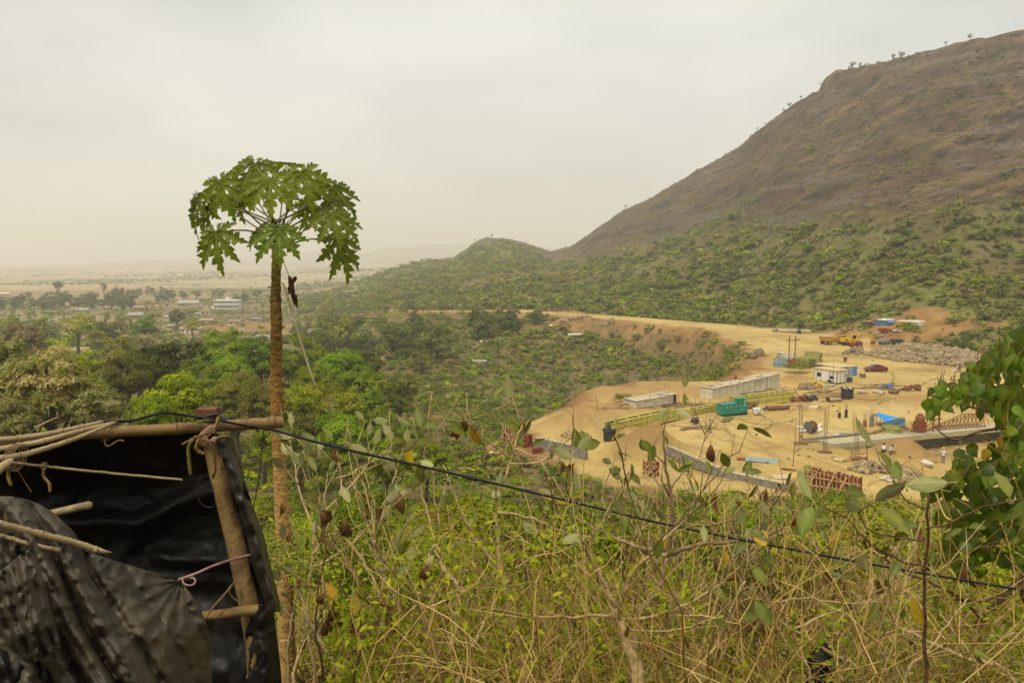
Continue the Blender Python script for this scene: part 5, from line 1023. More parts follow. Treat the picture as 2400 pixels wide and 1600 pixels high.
# grey front sheet thrown over the poles and tied at its corner
sheet('plastic_sheet', PLG, [[(-150, 560, 3.05), (60, 558, 3.1), (150, 575, 3.15), (210, 600, 3.2), (280, 640, 3.2)], [(-150, 640, 2.9), (100, 640, 2.95), (230, 680, 3.05), (330, 720, 3.1), (395, 745, 3.15)], [(-150, 780, 2.85), (150, 780, 2.9), (300, 820, 3.0), (430, 840, 3.08), (500, 872, 3.2)],
    [(-150, 950, 2.8), (200, 950, 2.85), (400, 960, 2.95), (650, 920, 3.2), (975, 1012, 3.5)], [(-150, 1150, 2.75), (260, 1150, 2.8), (500, 1150, 2.9), (800, 1120, 3.15), (1075, 1140, 3.5)], [(-150, 1350, 2.7), (330, 1350, 2.75), (600, 1350, 2.85), (900, 1300, 3.1), (1135, 1300, 3.5)],
    [(-150, 1600, 2.65), (420, 1600, 2.7), (700, 1600, 2.8), (950, 1600, 3.05), (1150, 1600, 3.45)], [(-150, 1950, 2.6), (450, 1950, 2.65), (750, 1950, 2.75), (1000, 1950, 3.0), (1160, 1950, 3.4)]], 130, 130, seed=15, amp=.03,
    fold=lambda x, y, U, V: ridges(x, y, -.50, 165, .13, .8, 3) * (.25 + .75 * np.exp(-((x - (260 + (y - 900) * .5)) / 300) ** 2)) + ridges(x, y, -.60, 74, .02, .9, 5) * ss(900, 400, x - (y - 900) * .4) - .05 * np.exp(-((np.hypot(x - 975, (y - 1012)) - 180) / 60) ** 2) * 0
        + .02 * np.sin(np.arctan2(y - 1012, x - 975) * 16) * np.exp(-np.hypot(x - 975, y - 1012) / 260))
sheet('plastic_sheet', PLG, [[(20, 950, 2.62), (100, 880, 2.6), (150, 845, 2.62), (195, 880, 2.68), (205, 930, 2.74)], [(-60, 1000, 2.6), (60, 990, 2.55), (130, 1000, 2.5), (200, 1010, 2.6), (245, 1050, 2.7)], [(-80, 1100, 2.6), (100, 1150, 2.52), (160, 1180, 2.48), (230, 1190, 2.55), (285, 1200, 2.66)],
    [(-60, 1250, 2.6), (140, 1330, 2.52), (200, 1340, 2.48), (260, 1330, 2.55), (325, 1340, 2.64)], [(100, 1420, 2.62), (180, 1455, 2.55), (230, 1440, 2.52), (280, 1400, 2.56), (328, 1372, 2.62)]], 60, 60, seed=22, amp=.05, fold=lambda x, y, U, V: ridges(x, y, -.3, 60, .03, 1.4, 8))
sheet('plastic_sheet', PLB, [[(-150, 960, 2.66), (0, 965, 2.68), (120, 1000, 2.7), (240, 1100, 2.72)], [(-150, 1300, 2.66), (0, 1300, 2.66), (150, 1400, 2.67), (330, 1400, 2.69)], [(-150, 1950, 2.55), (50, 1950, 2.57), (230, 1950, 2.6), (400, 1950, 2.62)]], 40, 40, seed=27, amp=.06)
# ties, rags, rope and string
def cord(name, pts, w, m): return MB().tube(smooth_path([q3(*p) for p in pts], 5), w, 5).build(name, m, shack, True)
cord('rope', [(965, 1008, 3.48), (1060, 975, 3.5), (1150, 935, 3.55), (1255, 900, 3.75), (1370, 870, 3.84)], .006, ROPEP); cord('rope', [(985, 1005, 3.47), (992, 1028, 3.46), (1018, 1040, 3.46), (1046, 1034, 3.47), (1056, 1015, 3.48), (1042, 998, 3.49), (1020, 1002, 3.49)], .004, ROPEP)
cord('twine', [(1275, 1015, 3.82), (1220, 1080, 3.75), (1150, 1160, 3.68), (1110, 1220, 3.66)], .005, STRING); cord('twine', [(1275, 1020, 3.8), (1240, 1050, 3.78), (1245, 1090, 3.78), (1290, 1130, 3.78)], .003, STRING)
cord('twine', [(80, 390, 3.1), (120, 460, 3.12), (170, 535, 3.12)], .002, STRING); cord('wire', [(1090, 450, 3.85), (1065, 500, 3.84), (1080, 590, 3.83), (1130, 620, 3.83), (1160, 600, 3.83), (1150, 520, 3.83), (1135, 470, 3.85)], .003, PLE)
for k in range(9):
    a = .8 * k; x0 = 1120 + 12 * math.sin(a * 3); cord('rag_tie', [(x0 + 30, 175 + 4 * k, 3.84), (x0 - 25, 215 + 6 * k, 3.78), (x0 + 20 * math.sin(k), 265 + 5 * k, 3.78), (x0 + 45, 240, 3.82)], .006, ROPEP if k % 3 == 0 else STRING)
RAG = mat('yellowed_rag', (.30, .19, .045), .85, .45, 12, .4, col2=(.10, .065, .022))
for k, (pts, w) in enumerate([([(1180, 130, 3.8), (1150, 200, 3.76), (1060, 240, 3.74), (985, 280, 3.76)], .008), ([(1060, 235, 3.74), (1020, 290, 3.74), (1022, 370, 3.75), (1030, 440, 3.76)], .010), ([(1080, 240, 3.74), (1060, 300, 3.74), (1100, 330, 3.76)], .012), ([(1100, 250, 3.74), (1150, 300, 3.76), (1165, 400, 3.8), (1150, 460, 3.82)], .008), ([(1180, 240, 3.78), (1215, 235, 3.8), (1240, 245, 3.86)], .011)]):
    pp = smooth_path([q3(*p) for p in pts], 5); MB().tube(pp, [w * (.6 + .4 * math.sin(i * 1.3 + k) ** 2) for i in range(len(pp))], 6).build('rag', RAG, shack, True)
for (x, y, Y, r, cnt) in [(560, 215, 3.69, .037, 3), (1440, 165, 4.07, .036, 2), (1330, 172, 4.0, .035, 1), (610, 165, 3.5, .02, 3), (60, 350, 3.08, .05, 4), (230, 395, 3.15, .012, 2)]:
    for i in range(cnt):
        c = q3(x + i * 12, y, Y); MB().tube([c + Vector((.25 * math.sin(a) * r + .002 * i, math.cos(a) * r * 1.08, math.sin(a) * r * 1.08)) for a in np.linspace(0, 6.28, 13)], .0022, 4).build('twine', STRING, shack)
cord('twine', [(560, 245, 3.66), (580, 290, 3.66), (640, 258, 3.66), (670, 262, 3.66)], .004, STRING); cord('rag', [(240, 410, 3.13), (235, 450, 3.13), (265, 490, 3.13), (270, 535, 3.13)], .006, RAG); cord('rag', [(50, 400, 3.05), (45, 450, 3.05), (60, 500, 3.05)], .007, RAG); cord('rag', [(1440, 1080, 3.8), (1450, 1130, 3.79), (1435, 1200, 3.79)], .016, PLE); cord('rag', [(1395, 1400, 3.8), (1370, 1460, 3.8), (1345, 1540, 3.8)], .018, RAG)
tb = MB().box((0, 0, 0), (105 * .4337 * mpp(3.9), .09, 55 * .4337 * mpp(3.9)), .1).build('timber_block', mat('reddish_timber', (.14, .06, .022), .85, .4, 12, .5), shack); tb.location = q3(1125, 108, 3.92)
for k in range(4):
    c = q3(1125, 118 + k * 5, 3.9); MB().tube([c + Vector((math.cos(a) * .062, math.sin(a) * .06, .004 * math.sin(a + k))) for a in np.linspace(0, 6.28, 17)], .0028, 5).build('wire_loop', PLE, shack)
# cable: along the shack roof and away over the slope to the far bank
CAB = mat('black_cable', (.012, .011, .010), .45, .2, 10)
cp = [P(*z3(510, 150), 3.5), P(*z3(600, 152), 3.5), P(*z3(700, 152), 3.55), P(*z3(800, 128), 3.6), P(*z3(880, 108), 3.7), P(*z3(980, 118), 3.8), P(*z3(1080, 132), 3.84), P(*z3(1180, 116), 3.86), P(*z3(1200, 150), 3.84), P(*z3(1300, 172), 3.9), P(*z3(1470, 200), 4.0), P(720, 1030, 4.05), P(830, 1057, 4.1), P(1000, 1095, 4.2), P(1200, 1142, 4.25), P(1400, 1190, 4.3), P(1570, 1230, 4.3), P(1800, 1276, 4.25), P(2000, 1314, 4.2), P(2200, 1349, 4.1), P(2420, 1385, 4.0), P(2700, 1420, 3.9)]
o = MB().tube(smooth_path(cp, 5), .0068, 7).build('power_cable', CAB, None, True); tag(o, 'black cable sagging from the shack roof across the shrubs', 'cable')
cp = [P(*z3(1425, 200), 3.98), P(*z3(1415, 300), 3.95), P(*z3(1400, 450), 3.9), P(*z3(1370, 620), 3.86), P(*z3(1350, 740), 3.84), P(*z3(1370, 860), 3.82), P(*z3(1420, 960), 3.8)]
o = MB().tube(smooth_path(cp, 5), .0028, 5).build('hanging_wire', CAB, None, True); tag(o, 'thin dark wire hanging from the pole end down the plastic', 'wire')
b = MB(); b.tube([P(1915, 1750, 4.4), P(1920, 1600, 4.4), P(1922, 1540, 4.4), P(1938, 1505, 4.42)], [.10, .085, .065, .02], 9); o = b.build('wrapped_post', PLB, None, True); tag(o, 'short post wrapped in black plastic among the dry stems', 'post')
# ------------------------------------------------------------------ the building site
zA = lambda x, y: (1780 + x * .1488, 730 + y * .1488)
zB = lambda x, y: (1600 + x * .17007, 840 + y * .17007)
z4 = lambda x, y: (1200 + x * .2551, 680 + y * .2551)
z5 = lambda x, y: (1780 + x * .2678, 700 + y * .2678)
z6 = lambda x, y: (1800 + x * .2551, 900 + y * .2551)
zC = lambda x, y: (1920 + x * .16156, 920 + y * .16156)
def Z0(u, v, z=-23.0): x, y = onz(u, v, z); return Vector((x, y, z))
TIN = mat('weathered_tin', (.74, .69, .54), .55, .2, 1.2, .15, .0, col2=(.46, .41, .29), rnd=.1); TINB = mat('blue_tin', (.05, .18, .42), .5, .15, 3, .1, rnd=.08); TINR = mat('roof_tin', (.60, .51, .36), .6, .25, 1.2, .25, .0, col2=(.40, .32, .2), rnd=.18)
TING = mat('grey_blue_tin', (.27, .33, .35), .5, .2, 2, .1, .2, rnd=.1); WHITE = mat('white_panel', (.70, .67, .60), .5, .06, 2, 0, rnd=.03); BLKT = mat('dark_trim', (.03, .03, .032), .6, .2); TANR = mat('tan_roof', (.55, .41, .19), .8, .18, 1.5, .2)
GLASS = mat('dark_glass', (.02, .022, .025), .15, .2); GIRD = mat('yellow_green_paint', (.62, .56, .13), .55, .18, 1.2, .1, col2=(.48, .43, .105), rnd=.1); GIRS = mat('olive_green_paint', (.30, .30, .085), .6, .25, 1.4, .1, rnd=.12)
TEAL = mat('teal_paint', (.012, .235, .165), .42, .1, 1); RUST = mat('rust_steel', (.20, .075, .035), .75, .4, 5, .3, rnd=.15); RUSTR = mat('red_oxide_panel', (.24, .055, .022), .7, .3, 3, .2, rnd=.16); TIMB = mat('raw_timber', (.48, .31, .14), .8, .25, 4, .3, rnd=.15)
REBAR = mat('rebar', (.14, .075, .045), .8, .3, 8); CONC = mat('concrete', (.50, .43, .27), .9, .18, 1.6, .35, col2=(.36, .31, .19), rnd=.05); CONCD = mat('dark_concrete', (.22, .205, .17), .9, .25, 1.5, .3); TANKB = mat('tank_black', (.035, .036, .038), .5, .25, 2)  # CONCD is concrete in a darker, greyer tone
TARPB = mat('tarp_blue', (.012, .26, .72), .45, .12, 1.5); TARPG = mat('tarp_grey_blue', (.10, .17, .21), .55, .2, 1.5); YEL = mat('machine_yellow', (.60, .36, .02), .5, .2, 2, rnd=.05); ORNG = mat('truck_orange', (.48, .24, .035), .6, .25, 2); RED = mat('tractor_red', (.38, .06, .025), .5, .2, 2)
CARR = mat('car_maroon', (.13, .012, .014), .25, .05, 1, spec=.6); TYRE = mat('tyre_rubber', (.03, .028, .025), .85, .2, 6); RIM = mat('rim_grey', (.45, .44, .42), .4, .1, 3, metal=.5); SKIN = mat('skin_brown', (.14, .072, .042), .6, .1, 5); SHIRTW = mat('shirt_pale', (.62, .58, .55), .85, .08, 5); SHIRTK = mat('shirt_tan', (.36, .27, .18), .85, .1, 5)
TROU = mat('trousers_dark', (.10, .075, .06), .85, .15, 5); TROUG = mat('trousers_grey', (.24, .20, .17), .85, .12, 5); HAIR = mat('hair_black', (.015, .013, .012), .6, .2); HELM = mat('helmet_yellow', (.72, .47, .01), .35, .05); WOODD = mat('drum_wood', (.20, .11, .055), .8, .35, 4, .3); WOODG = mat('drum_grey_wood', (.16, .135, .095), .85, .3, 4, .3); SACK = mat('white_sack', (.66, .62, .55), .85, .12, 6, .2)
PIPE = mat('concrete_pipe', (.50, .40, .25), .85, .15, 2, .2, rnd=.1); STONE = mat('quarry_stone', (.42, .31, .175), .9, .3, 2.5, .5, col2=(.22, .155, .08), rnd=.4); BLUESH = mat('blue_shed', (.09, .16, .34), .55, .12, 1); TERRA = mat('brown_tile_roof', (.33, .215, .13), .85, .3, 1.5, .3, rnd=.2); CREAM = mat('cream_wall', (.58, .50, .37), .85, .12, 1, rnd=.12)
GREYR = mat('grey_roof', (.30, .28, .24), .8, .2, 1.5, rnd=.2); HOSE = mat('black_hose', (.045, .03, .02), .6, .2)

class Frame:
    """local axes: x from A to B on the ground, y away from the viewer, z up"""
    def __init__(s, A, B, depth=None, C=None):
        s.A = A.copy(); d = B - A; d.z = 0; s.len = d.length; s.x = d.normalized(); s.y = Vector((-s.x.y, s.x.x, 0)); s.rz = math.atan2(s.x.y, s.x.x)
        if C is not None: e = C - A; e.z = 0; depth = e.length; s.y = e.normalized()
        s.dep = depth or 1; s.z = A.z + (B.z - A.z) * .5
        s.org = Vector((A.x, A.y, min(A.z, B.z)))
def thing(name, fr_or_loc, rz, label, cat, group=None): return empty(name, fr_or_loc, rz, label, cat, group)

def tin_shed(name, A, B, depth, h1, h2, label, wall, roofm, cols=10, rows=4, endm=None, roofs=8, seed=0, lean=.0):
    g = random.Random(seed); fr = Frame(A, B); o = thing(name, fr.org, fr.rz, label, 'shed'); L_ = fr.len; cw = L_ / cols
    for c in range(cols):
        for r in range(rows):
            hh = h1 + (h2 - h1) * (c + .5) / cols; rh = hh / rows; b = MB()
            xx = c * cw + g.uniform(-.02, .02); yy = g.uniform(-.03, .03)
            for k in range(4):     # ribs of the sheet
                b.box((cw / 2, yy - .012 * (k % 2), rh * (k + .5) / 4), (cw * 1.01, .03, rh / 4), 0)
            p = b.build('tin_sheet', wall, o); p.location = (xx, 0, r * rh + .02); p.rotation_euler = (g.uniform(-.03, .03), g.uniform(-.012, .012), g.uniform(-.01, .01))
    e = max(2, int(depth / 1.1)); ew = depth / e
    for k in range(e):
        for xx, hh, m in ((0, h1, wall), (L_, h2, endm or wall)):
            b = MB()
            for q in range(9): b.box((0, ew / 2, hh * (q + .5) / 9), (.03 + .03 * (q % 2), ew, hh / 9))
            p = b.build('tin_sheet', m, o); p.location = (xx, k * ew, 0); p.rotation_euler[2] = g.uniform(-.02, .02)
    MB().box((L_ / 2, depth, (h1 + h2) / 4), (L_, .04, (h1 + h2) / 2)).build('back_wall', wall, o)
    rw = L_ / roofs
    for k in range(roofs):
        for side in (0, 1):
            hh = h1 + (h2 - h1) * (k + .5) / roofs; b = MB(); n = 6
            for q in range(n): b.box(((q + .5) * rw * 1.06 / n, depth * .27, .02 * (q % 2)), (rw * 1.06 / n, depth * .56, .03))
            p = b.build('roof_sheet', roofm, o); p.location = (k * rw - .1, -.18 + side * depth * .52, hh + .05 + g.uniform(0, .07) + side * .02); p.rotation_euler = (g.uniform(-.02, .05), g.uniform(-.03, .03), g.uniform(-.04, .04))
    for k in range(roofs):
        if g.random() < .6: MB().box((0, 0, 0), (.3, .22, .14), g.uniform(0, 3)).build('roof_stone', STONE, o).location = (k * rw + rw * .5, depth * g.uniform(.1, .8), h1 + (h2 - h1) * k / roofs + .2)
    return o
o = tin_shed('tin_shed', G(1669, 935), G(1827, 908), 2.3, 1.95, 2.45, 'long pale corrugated tin shed with a blue end wall', TIN, TINR, 12, 4, TINB, 9, 1)
b = MB(); [b.bar((x, -.1, 0), (x, -.1, 2.3), .1) for x in (Frame(G(1669, 935), G(1827, 908)).len * .79,)]; b.build('wall_post', TING, o)
o = tin_shed('tin_shack', G(*z4(1140, 1080)), G(*z4(1510, 1050)), 2.6, 1.45, 1.75, 'small broken tin shack with an open doorway beside the embankment', TIN, TINR, 5, 3, WOODD, 4, 2)
MB().box((0, 0, .8), (.6, .05, 1.6)).build('doorway', BLKT, o).location = (Frame(G(*z4(1140, 1080)), G(*z4(1510, 1050))).len * .95, -.06, 0)  # flat dark panel painted in for the shade of the opening
MB().box((0, 0, .8), (.12, .1, 1.75), 0, 0, 0, .08).build('door_post', TIMB, o).location = (Frame(G(*z4(1140, 1080)), G(*z4(1510, 1050))).len * 1.03, -.12, 0)

def cabin(A, B, C_, h, label):
    """white site cabin: B is its nearest corner, A the far end of the long wall, C the far end of the short wall"""
    fr = Frame(A, B); L_ = fr.len; e = C_ - B; e.z = 0; D_ = max(e.length, 2.6)
    o = thing('site_cabin', fr.org, fr.rz, label, 'cabin')
    def panel(x0, x1, nm='wall_panel', y=0, m=WHITE, z0=.15, z1=h): return MB().box(((x0 + x1) / 2, y, (z0 + z1) / 2), (x1 - x0 - .03, .06, z1 - z0)).build(nm, m, o)
    MB().box((L_ / 2, D_ / 2, .15), (L_ + .02, D_ + .02, .2)).build('base_frame', BLKT, o)
    MB().box((L_ / 2, D_ / 2, h / 2 + .1), (L_ - .08, D_ - .08, h - .14)).build('inner_shell', WHITE, o)
    xs = [0, .11, .29, .68, .87, 1.0]
    for i in range(5):
        a, c = xs[i] * L_, xs[i + 1] * L_
        if i in (1, 3):
            zlo, zhi = (.95, 1.65) if i == 1 else (.85, 1.75)
            panel(a, c, z1=zlo); panel(a, c, z0=zhi)
            w = MB().box(((a + c) / 2, .0, (zlo + zhi) / 2), (c - a - .1, .05, zhi - zlo - .06)).build('window', GLASS, o)
            f = MB(); 
            for zz in (zlo, zhi): f.box(((a + c) / 2, -.035, zz), (c - a - .02, .03, .06))
            if i == 3: f.box(((a + c) / 2, -.035, 1.3), (c - a - .02, .03, .05)); MB().box(((a + c) / 2, -.012, 1.52), (c - a - .12, .05, .34)).build('window_blind', WHITE, w)
            f.build('window_frame', BLKT, w)
        else: panel(a, c)
    for x in xs: MB().box((x * L_, -.036, h / 2 + .1), (.07, .035, h)).build('wall_batten', BLKT, o)
    for i in range(3):
        y0 = i * D_ / 3; MB().box((L_, y0 + D_ / 6, h / 2 + .1), (.06, D_ / 3 - .04, h - .15)).build('wall_panel', WHITE, o)
    for i in range(4): MB().box((L_ + .036, i * D_ / 3, h / 2 + .1), (.035, .07, h)).build('wall_batten', BLKT, o)
    b = MB(); b.box((L_ / 2, D_ / 2, h + .09), (L_ + .35, D_ + .3, .1)); b.box((L_ / 2, -.16, h + .06), (L_ + .36, .03, .1)); b.build('roof', TANR, o)
    MB().box((L_ * .66, -.5, .12), (.9, .5, .24)).build('step', GIRS, o); MB().box((L_ * .72, -.3, .35), (.7, .3, .5)).build('step', BLKT, o)
    MB().tube([(L_ * .84, -.15, 0), (L_ * .84, -.15, h + 2.6)], .03, 5).build('mast', REBAR, o)
    MB().box((L_ + .4, D_ * .8, 1.5), (.5, .3, .55)).build('cooler_box', TING, o)
    return o
cabin(Z0(1909, 891.5), Z0(1960.8, 899.6), Z0(1988, 896.5), 2.35, 'white panelled site cabin with dark battens and a tan roof')
# low tan roofed shed behind the cabin, blue side wall
A, B = Z0(1912, 874), Z0(1968, 884); fr = Frame(A, B); o = thing('low_shed', fr.org, fr.rz, 'low shed with a flat tan roof and blue grey tin side behind the white cabin', 'shed')
for k in range(6): MB().box(((k + .5) * fr.len / 6, 0, .95), (fr.len / 6 - .02, .05, 1.9)).build('wall_sheet', TING, o)
for k in range(4): MB().box((fr.len, (k + .5) * 1.1, .95), (.05, 1.08, 1.9)).build('wall_sheet', TINB if k % 2 else TING, o)
MB().box((fr.len / 2, 4.4, .95), (fr.len, .05, 1.9)).build('back_wall', TING, o)
for k in range(5): MB().box(((k + .5) * fr.len / 5, 2.1, 1.96 + .01 * (k % 2)), (fr.len / 5 + .05, 5.0, .06)).build('roof_sheet', TANR, o)
o = MB().box((0, 0, .9), (.9, .8, .08), .3).box((0, 0, .45), (.5, .45, .85), .3).build('rusty_canopy', RUST); o.location = G(*zA(1345, 880)) + Vector((0, 0, 1.2)); tag(o, 'small rusty hood on top of the blue grey tin side', 'hood')
# stacks behind: grey tin, yellow green shutters, red machine
def stack(A, B, depth, n, sh, m, label, cat, name, piece, seed, ribs=5, gap=.0):
    g = random.Random(seed); fr = Frame(A, B); o = thing(name, fr.org, fr.rz, label, cat)
    for k in range(n):
        b = MB(); L_ = fr.len * g.uniform(.93, 1.02)
        b.box((L_ / 2, depth / 2, sh * .5), (L_, depth, sh * .42))
        for r in range(ribs): b.box((L_ / 2, depth * (r + .5) / ribs, sh * .8), (L_ * .99, .05, sh * .3))
        b.box((L_ / 2, 0, sh * .5), (L_, .05, sh * .94)); b.box((L_ / 2, depth, sh * .5), (L_, .05, sh * .94))
        p = b.build(piece, m, o); p.location = (g.uniform(-.12, .12), g.uniform(-.12, .12), k * (sh + gap)); p.rotation_euler[2] = g.uniform(-.03, .03)
    return o
stack(G(1812, 859), G(1846, 862), 3.5, 7, .25, TING, 'stack of grey corrugated tin sheets beside the double pole', 'stack', 'tin_sheet_stack', 'tin_sheet', 3)
stack(G(1833, 845), G(1868, 844), 3, 6, .28, TIN, 'farther stack of pale tin sheets behind the double pole', 'stack', 'tin_sheet_stack', 'tin_sheet', 4)
o = stack(G(1866, 858), G(1896, 862), 2.4, 4, .5, GIRS, 'stack of olive green shutter boxes beside the red compressor', 'stack', 'shutter_stack', 'shutter_box', 5)
MB().box((Frame(G(1866, 858), G(1896, 862)).len + .05, 1.2, .9), (.06, 1.6, 1.1)).build('open_end_shade', BLKT, o)  # dark plate whose colour stands for the shade inside the boxes
stack(G(1884, 847), G(1922, 850), 2.6, 4, .5, GIRS, 'higher stack of olive green shutter boxes with timber on top', 'stack', 'shutter_stack', 'shutter_box', 6)
g_ = random.Random(8)
for k in range(5):
    c = G(1886 + k * 8, 848) + Vector((0, .8, 2.2)); o = MB().bar((-.6, -.3, 0), (.6, .3, .1), .16).build('timber_block', TIMB); o.location = c; o.rotation_euler[2] = g_.uniform(-1, 1); tag(o, 'timber block lying on the higher stack of olive green boxes', 'timber', 'timber blocks on the green stack')
q = G(1858, 862); o = thing('compressor', q, .2, 'red upright compressor between the double pole legs', 'machine')
MB().box((0, 0, .95), (1.1, .8, 1.5)).build('body', RED, o); MB().lathe([(.0, 1.7), (.25, 1.7), (.25, 2.0), (0, 2.05)], n=10).build('air_filter', RUST, o); [MB().lathe([(.0, -.06), (.28, -.06), (.28, .06), (0, .06)], (x, -.42, .28), 10, axis='Y').build('wheel', TYRE, o) for x in (-.35, .35)]
# double pole
A, B = G(1848, 863), G(1862, 861); fr = Frame(A, B); o = thing('double_pole', fr.org, fr.rz, 'double rusty power pole with one crossarm beside the tin stacks', 'power pole')
for x in (0, fr.len): MB().tube([(x, 0, -.3), (x, 0, 6.75)], [.13, .10], 8).build('pole', RUST, o)
MB().box((fr.len / 2, -.14, 5.9), (fr.len + 2.2, .12, .12)).build('crossarm', RUST, o)
for x in (-1, -.1, fr.len + .15, fr.len + 1): MB().lathe([(.03, 0), (.09, .06), (.06, .12), (.09, .18), (.02, .28)], (x, -.14, 5.96), 8).build('insulator', BLKT, o)
MB().tube([(fr.len, 0, 5.5), (fr.len + 2.6, -.8, 0)], .02, 4).build('stay_wire', BLKT, o)

def genset():
    A, B = G(*zB(562, 800)), G(*zB(895, 772)); fr = Frame(A, B); o = thing('generator', fr.org, fr.rz, 'teal green generator housing with raised exhaust box', 'generator'); L_ = fr.len; h = 1.45; D_ = 1.5
    for x in (.25, L_ - .25): MB().box((x, D_ / 2, .12), (.2, D_, .24)).build('skid_foot', BLKT, o)
    MB().box((L_ / 2, D_ / 2, .3), (L_, D_, .12)).build('base_frame', BLKT, o)
    MB().box((L_ / 2, D_ / 2, .36 + h / 2), (L_ - .02, D_ - .02, h)).build('housing', TEAL, o)
    for k in range(4): MB().box(((k + .5) * L_ / 4, -.012, .36 + h * .47), (L_ / 4 - .06, .03, h * .84)).build('door_panel', TEAL, o)
    MB().box((L_ / 2, D_ / 2, .36 + h + .03), (L_ + .08, D_ + .08, .07)).build('lid', TEAL, o)
    e = MB(); e.box((L_ * .78, D_ * .45, .36 + h + .38), (1.25, .8, .45)); e.box((L_ * .78, D_ * .45, .36 + h + .64), (1.4, .95, .06)); e.build('exhaust_box', TEAL, o)
    for x in (.12, .3, .5, .7): MB().box((x * L_, -.032, .36 + h * .8), (.13, .012, .16)).build('sticker', WHITE, o)
    MB().box((.86 * L_, -.032, .36 + h * .84), (.34, .012, .2), 0, 0, 0, -.2).build('sticker', WHITE, o); MB().box((.74 * L_, -.032, .36 + h * .42), (.4, .012, .05)).build('sticker', WHITE, o); MB().box((.6 * L_, -.032, .36 + h * .44), (.45, .012, .1)).build('vent', BLKT, o)
genset()
def girder(A, B, h, label, w=1.2, m=GIRD, braces=6, flanges=3):
    fr = Frame(A, B); o = thing('steel_girder', A, fr.rz, label, 'girder'); L_ = fr.len; o.rotation_euler[1] = -math.atan2(B.z - A.z, L_)
    for y, nm in ((0, 'web'), (w, 'web')): MB().box((L_ / 2, y, h / 2 + .1), (L_, .05, h)).build(nm, m, o)
    for y in (0, w):
        for k in range(flanges): MB().box((L_ / 2, y - .06, .12 + k * (h - .04) / (flanges - 1)), (L_, .24, .05)).build('flange', m, o)
    for k in range(int(L_ / 1.3)): MB().box((k * 1.3 + .3, -.05, h / 2 + .1), (.05, .12, h - .1)).build('stiffener', m, o)
    for k in range(braces): x = (k + .5) * L_ / braces; MB().bar((x - .5, 0, h + .12), (x + .5, w, h + .12), .09).build('cross_brace', m, o)
    MB().box((0, w / 2, h / 2 + .1), (.05, w, h)).build('end_plate', GIRS, o); MB().box((L_ / 2, w / 2, .05), (L_ * .98, w * .8, .08)).build('packing_timber', WOODD, o)
    return o
girder(G(*z4(912, 1330)), G(*z4(1540, 1185)), 1.5, 'long yellow green steel girder ending beside the dark water tank'); girder(G(*z4(1545, 1190)), G(*zB(555, 715)), 1.0, 'lower yellow green steel girder running up to the teal generator', 1.0)
girder(G(*zB(905, 668)), G(*zB(1518, 592)), 1.6, 'bright yellow green steel girder beyond the teal generator', 1.2, GIRD, 7); girder(G(*zB(690, 600)), G(*zB(1400, 505)), .7, 'thin yellow green girder lying behind the bright girder', .8, GIRD, 7)
def tank(q, d, h, label, mess=False):
    o = thing('water_tank', q, .3, label, 'water tank'); r = d / 2
    prof = [(r * .86, 0), (r * .9, .02)] + [(r * (.92 + .08 * k / 6 + (.02 if k % 2 else 0)), h * (.05 + .9 * k / 6)) for k in range(7)] + [(r * 1.05, h * .97), (r * 1.05, h), (r * .95, h), (r * .9, h * .72)]
    MB().lathe(prof + [(0, h * .7)], n=22).build('tank_body', TANKB, o, True)
    for k in range(6): a = k * 1.047; MB().box((math.cos(a) * r, math.sin(a) * r, h + .04), (.3, .22, .14), a).build('rim_lug', TANKB, o)
    if mess:
        for k in range(5): s_ = MB().lathe([(0, -.1), (.25, -.06), (.28, .06), (0, .14)], n=7).build('rim_stone', SACK, o, True); a = k * 1.25 + .2; s_.location = (math.cos(a) * r * .75, math.sin(a) * r * .75, h * .95)
    return o
tank(G(*z4(895, 1385)), 1.6, 1.45, 'dark plastic water tank at the end of the yellow girder'); tank(G(*z5(766, 868)), 1.95, 1.6, 'dark open tank with pale lumps on its rim near the pipes', True)

def rebar_column(base, top, n, lean, label, seed, r=.014):
    g = random.Random(seed); o = thing('rebar_column', base, 0, label, 'rebar cage'); H = top.z - base.z; dx, dy = top.x - base.x, 0
    for k in range(n):
        a = k * 6.283 / n; x, y = math.cos(a) * .22, math.sin(a) * .22; hh = H * g.uniform(.86, 1.03); e = g.uniform(-.12, .12)
        MB().tube([(x, y, 0), (x + dx * .5, y, hh * .5), (x + dx + e, y + e, hh)], .017, 5).build('rebar', REBAR, o)
    for k in range(5):
        z = .15 + k * .22 * H / 5; c = Vector((dx * z / H, 0, z)); b = MB(); pts = [c + Vector((math.cos(a) * .24, math.sin(a) * .24, 0)) for a in np.linspace(.785, 7.07, 5)]; b.tube(pts, .010, 4); b.build('stirrup', REBAR, o)
    MB().box((0, 0, .1), (1.5, .9, .2), g.uniform(-.3, .3)).build('kerb_form', WOODD, o)
    return o
for (bx, by), (tx, ty), n, lb, sd in [(z5(362, 1270), z5(362, 905), 7, 'tall rebar cage standing in front of the cable drum', 1), (z5(572, 1345), z5(590, 940), 7, 'tall rebar cage between cable drum and concrete slab', 2), (z5(862, 1405), z5(835, 1000), 8, 'tall leaning rebar cage nearest the slab end', 3)]:
    b_ = G(bx, by); rebar_column(b_, P(tx, ty, b_.y), n, 0, lb, sd)
